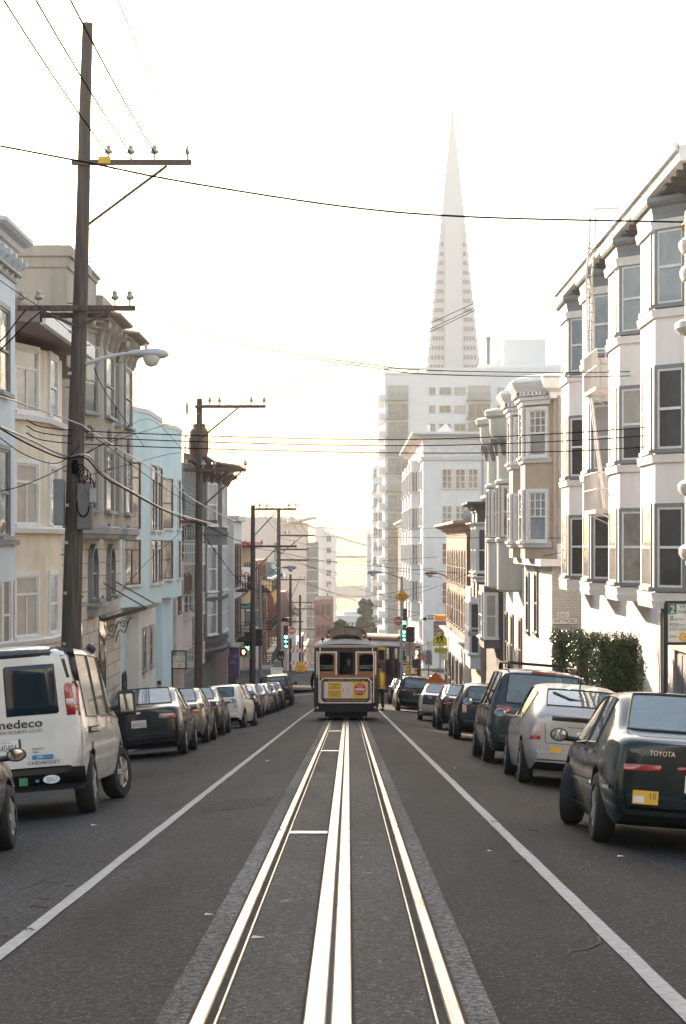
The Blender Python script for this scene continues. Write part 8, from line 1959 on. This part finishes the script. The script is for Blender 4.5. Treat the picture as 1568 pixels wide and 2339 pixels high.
# trees at the foot of the hill
TL = [mat('leaf_olive', (.085, .10, .035), .6, var=.25, scale=2), mat('leaf_green', (.06, .09, .03), .6, var=.25, scale=2)]
def tree(x, y, ztop, zlow, rx, lab, n, kind=0, slim=False, leaf=.28, group='trees at the foot of the street'):
    zb = gz(y); h = empty('poplar_tree' if slim else 'round_tree', (x, y, zb), lab, 'tree', group)
    t = MB().tube([(x, y, zb - .3), (x + .1, y, (zb + zlow) / 2), (x, y, zlow), (x, y, ztop - (ztop - zlow) * .3)], [.45, .36, .28, .08], 8)
    for i in range(7): a = rnd.uniform(0, 6.28); z = zlow + (ztop - zlow) * rnd.uniform(.0, .5); t.tube([(x, y, z), (x + rx * .6 * math.cos(a), y + rx * .6 * math.sin(a), z + rx * .7)], [.1, .03], 5)
    t.build('trunk', TWIG, h); b = MB(); cl = []
    for _ in range(46 if slim else 26):
        q = rnd.random(); z = zlow + (ztop - zlow) * q; w = rx * (math.sin(math.pi * min(1, .12 + q * .88)) ** .55 if not slim else (1 - q ** 3) ** .7 * (.65 + .35 * min(1, q * 5))); a = rnd.uniform(0, 6.28); r = w * math.sqrt(rnd.random()) * .85
        cl.append((V((x + r * math.cos(a), y + r * math.sin(a), z)), rx * rnd.uniform(.22, .42)))
    for _ in range(n):
        c, r = rnd.choice(cl); d = V((rnd.gauss(0, 1), rnd.gauss(0, 1), rnd.gauss(0, 1.1))).normalized(); leafy(b, c + d * r * rnd.random() ** .4, d, leaf * rnd.uniform(.6, 1.2))
    b.build('crown', TL[kind], h, recalc=False)
tree(2.55, 390, at(0, 1372, 390).z, at(0, 1500, 390).z, 1.5, 'tall slim poplar at the end of the street, the left of two', 12000, 0, True)
tree(3.85, 396, at(0, 1374, 396).z, at(0, 1500, 396).z, 1.25, 'tall slim poplar at the end of the street, the right of two', 10000, 0, True)
for x, v, lb in ((-1.2, 1424, 'low bushy tree left of the poplars under the grey tower'), (.3, 1432, 'low round tree between the grey tower and the poplars'), (1.7, 1440, 'low round tree just left of the poplars'), (3.0, 1446, 'low round tree right under the poplars'), (4.5, 1440, 'low round tree right of the poplars beside the apartment tower')):
    zt = at(0, v, 340).z; tree(x, 340 + rnd.uniform(-8, 8), zt, zt - 5, 1.7, lb, 7000, 1, leaf=.24)
h = empty('flower_basket', at(968, 1500, 150.5), 'hanging basket with orange flowers beside the right corner', 'flower basket'); p = at(966, 1500, 150.5); b = MB(); fl = MB()
for _ in range(500): d = V((rnd.gauss(0, .16), rnd.gauss(0, .16), rnd.gauss(0, .2))); leafy(b, p + d, V((0, -1, 0)), .05)
for _ in range(60): d = V((rnd.gauss(0, .16), -.15, rnd.gauss(0, .2))); leafy(fl, p + d, V((0, -1, 0)), .05)
b.build('leaves', LEAF, h, recalc=False); fl.build('flowers', S_ORG, h, recalc=False); MB().tube([p + V((0, 0, .2)), p + V((0, 0, .8)), p + V((.4, 0, .9))], .02, 5).build('hanger', IRON, h)

# litter on the asphalt
DRY = mat('dry_leaf', (.085, .05, .025), .8, var=.3, scale=30); PAPER = mat('paper_scrap', (.55, .53, .50), .8, var=.1)
def ground_pt(u, v):
    y = 5.0
    for _ in range(60):
        x = (u - CU) * y / FOC; vv = CV - road_z(x, y) * FOC / y
        y *= 1 + (vv - v) / max(60, (vv - 1555)) * .6
    return (u - CU) * y / FOC, y
for u, v in ((232, 1975), (100, 2060), (128, 2022), (160, 2030), (90, 2078), (420, 1778), (1220, 1902), (1130, 1880), (1185, 1970), (1050, 1690)):
    x, y = ground_pt(u, v); z = road_z(x, y) + .012; b = MB(); a = rnd.uniform(-.5, .5); n = rnd.randint(4, 7); L_ = rnd.uniform(.07, .15)
    b.tube([(x + L_ * (i / n - .5) * math.cos(a), y + L_ * (i / n - .5) * math.sin(a), z + rnd.uniform(0, .015)) for i in range(n + 1)], .0035, 5); tag(b.build('twig', DRY), 'thin brown twig lying on the asphalt', 'twig', 'twigs on the road')
for u, v in ((30, 1950), (70, 2130), (260, 1890), (15, 2140), (700, 1880), (1330, 1990), (1240, 2060), (640, 1900)):
    x, y = ground_pt(u, v); z = road_z(x, y) + .012; b = MB(); r = rnd.uniform(.02, .045); k = [(r * math.cos(t) * rnd.uniform(.6, 1.1), r * math.sin(t) * rnd.uniform(.5, 1.0)) for t in [2 * math.pi * i / 7 for i in range(7)]]
    b.add([(x + p, y + q, z + rnd.uniform(0, .012)) for p, q in k] + [(x, y, z + .018)], [(i, (i + 1) % 7, 7) for i in range(7)]); tag(b.build('dry_leaf', DRY), 'small curled brown leaf lying on the asphalt', 'leaf', 'leaves on the road')
for u, v in ((1040, 1757), (1120, 1948), (1210, 1688), (478, 2095), (215, 1888), (590, 2148), (612, 1740), (1420, 1960)):
    x, y = ground_pt(u, v); z = road_z(x, y) + .014; r = rnd.uniform(.02, .045); b = MB().add([(x - r, y - r * .4, z), (x + r * .8, y - r * .5, z + .006), (x + r, y + r * .5, z), (x - r * .7, y + r * .5, z + .01)], [(0, 1, 2, 3)])
    tag(b.build('paper_scrap', PAPER), 'small white paper scrap lying on the road', 'litter', 'paper scraps on the road')
# ================================================================ the street behind the camera: it throws its reflections into the cars and shades the road
def back_house(side, y0, y1, top, m, lab):
    X = 8.0 * side; zb = -1.5 - .07 * (y0 + y1) / 2
    h = empty('house', (X + side * 5, (y0 + y1) / 2, zb - 1), lab, 'house')
    x0, x1 = sorted((X, X + side * 12)); wallbox(h, x0, x1, y0, y1, zb - 2, zb + top, m)
    q = Bay(h, side, X, .9, y0 + 1, y0 + 2, y1 - 2, y1 - 1, zb + 3.5, zb + top - .6, m)
    for z in (4.4, 7.4):
        for t in (.12, .55): q.win('front', t, t + .3, zb + z, zb + z + 1.9); q.win('far', .2, .8, zb + z, zb + z + 1.9)
    cornice(h, [(X, y0), (X, y1)], classic(zb + top + .3, .6, .6), W_GREY, out=-side * 1)
for k, (s_, y0, y1, t, m, lb) in enumerate(((-1, -26, 2, 9, S_TAN, 'tan house up the hill behind the viewpoint on the left'), (-1, -56, -27, 10, S_GREY, 'charcoal house up the hill behind the viewpoint on the left'), (-1, -90, -57, 10, S_TAUPE, 'taupe house highest up the hill on the left'), (1, -24, 4, 9, S_SAGE, 'pale stone house up the hill behind the viewpoint on the right'), (1, -58, -25, 10, S_PINK, 'pink house up the hill behind the viewpoint on the right'), (1, -90, -59, 10, S_MAUVE, 'slate house highest up the hill on the right'))):
    back_house(s_, y0, y1, t, m, lb)
for k, (x0, x1, y, top, lb) in enumerate(((-62, -33, -118, 50, 'added unseen white tower bouncing sunlight from behind the viewpoint, far on the left'), (-31, -9, -112, 44, 'added unseen white tower bouncing sunlight from behind the viewpoint beside the street on the left'), (9, 34, -114, 46, 'added unseen white tower bouncing sunlight from behind the viewpoint beside the street on the right'), (36, 64, -120, 52, 'added unseen white tower bouncing sunlight from behind the viewpoint, far on the right'))):  # unseen towers added to bounce sunlight onto walls facing the camera
    zb = 8; h = empty('apartment_tower', ((x0 + x1) / 2, y, zb), lb, 'apartment tower'); wallbox(h, x0, x1, y - 16, y, zb - 2, zb + top, F_WHITE)
    for i in range(5):
        for j in range(8): win_face(h, V((x1 - 2 - i * (x1 - x0 - 4) / 5, y, zb + 3 + j * 5)), V((-1, 0, 0)), V((0, 1, 0)), 1.8, 1.8, frame=FR)
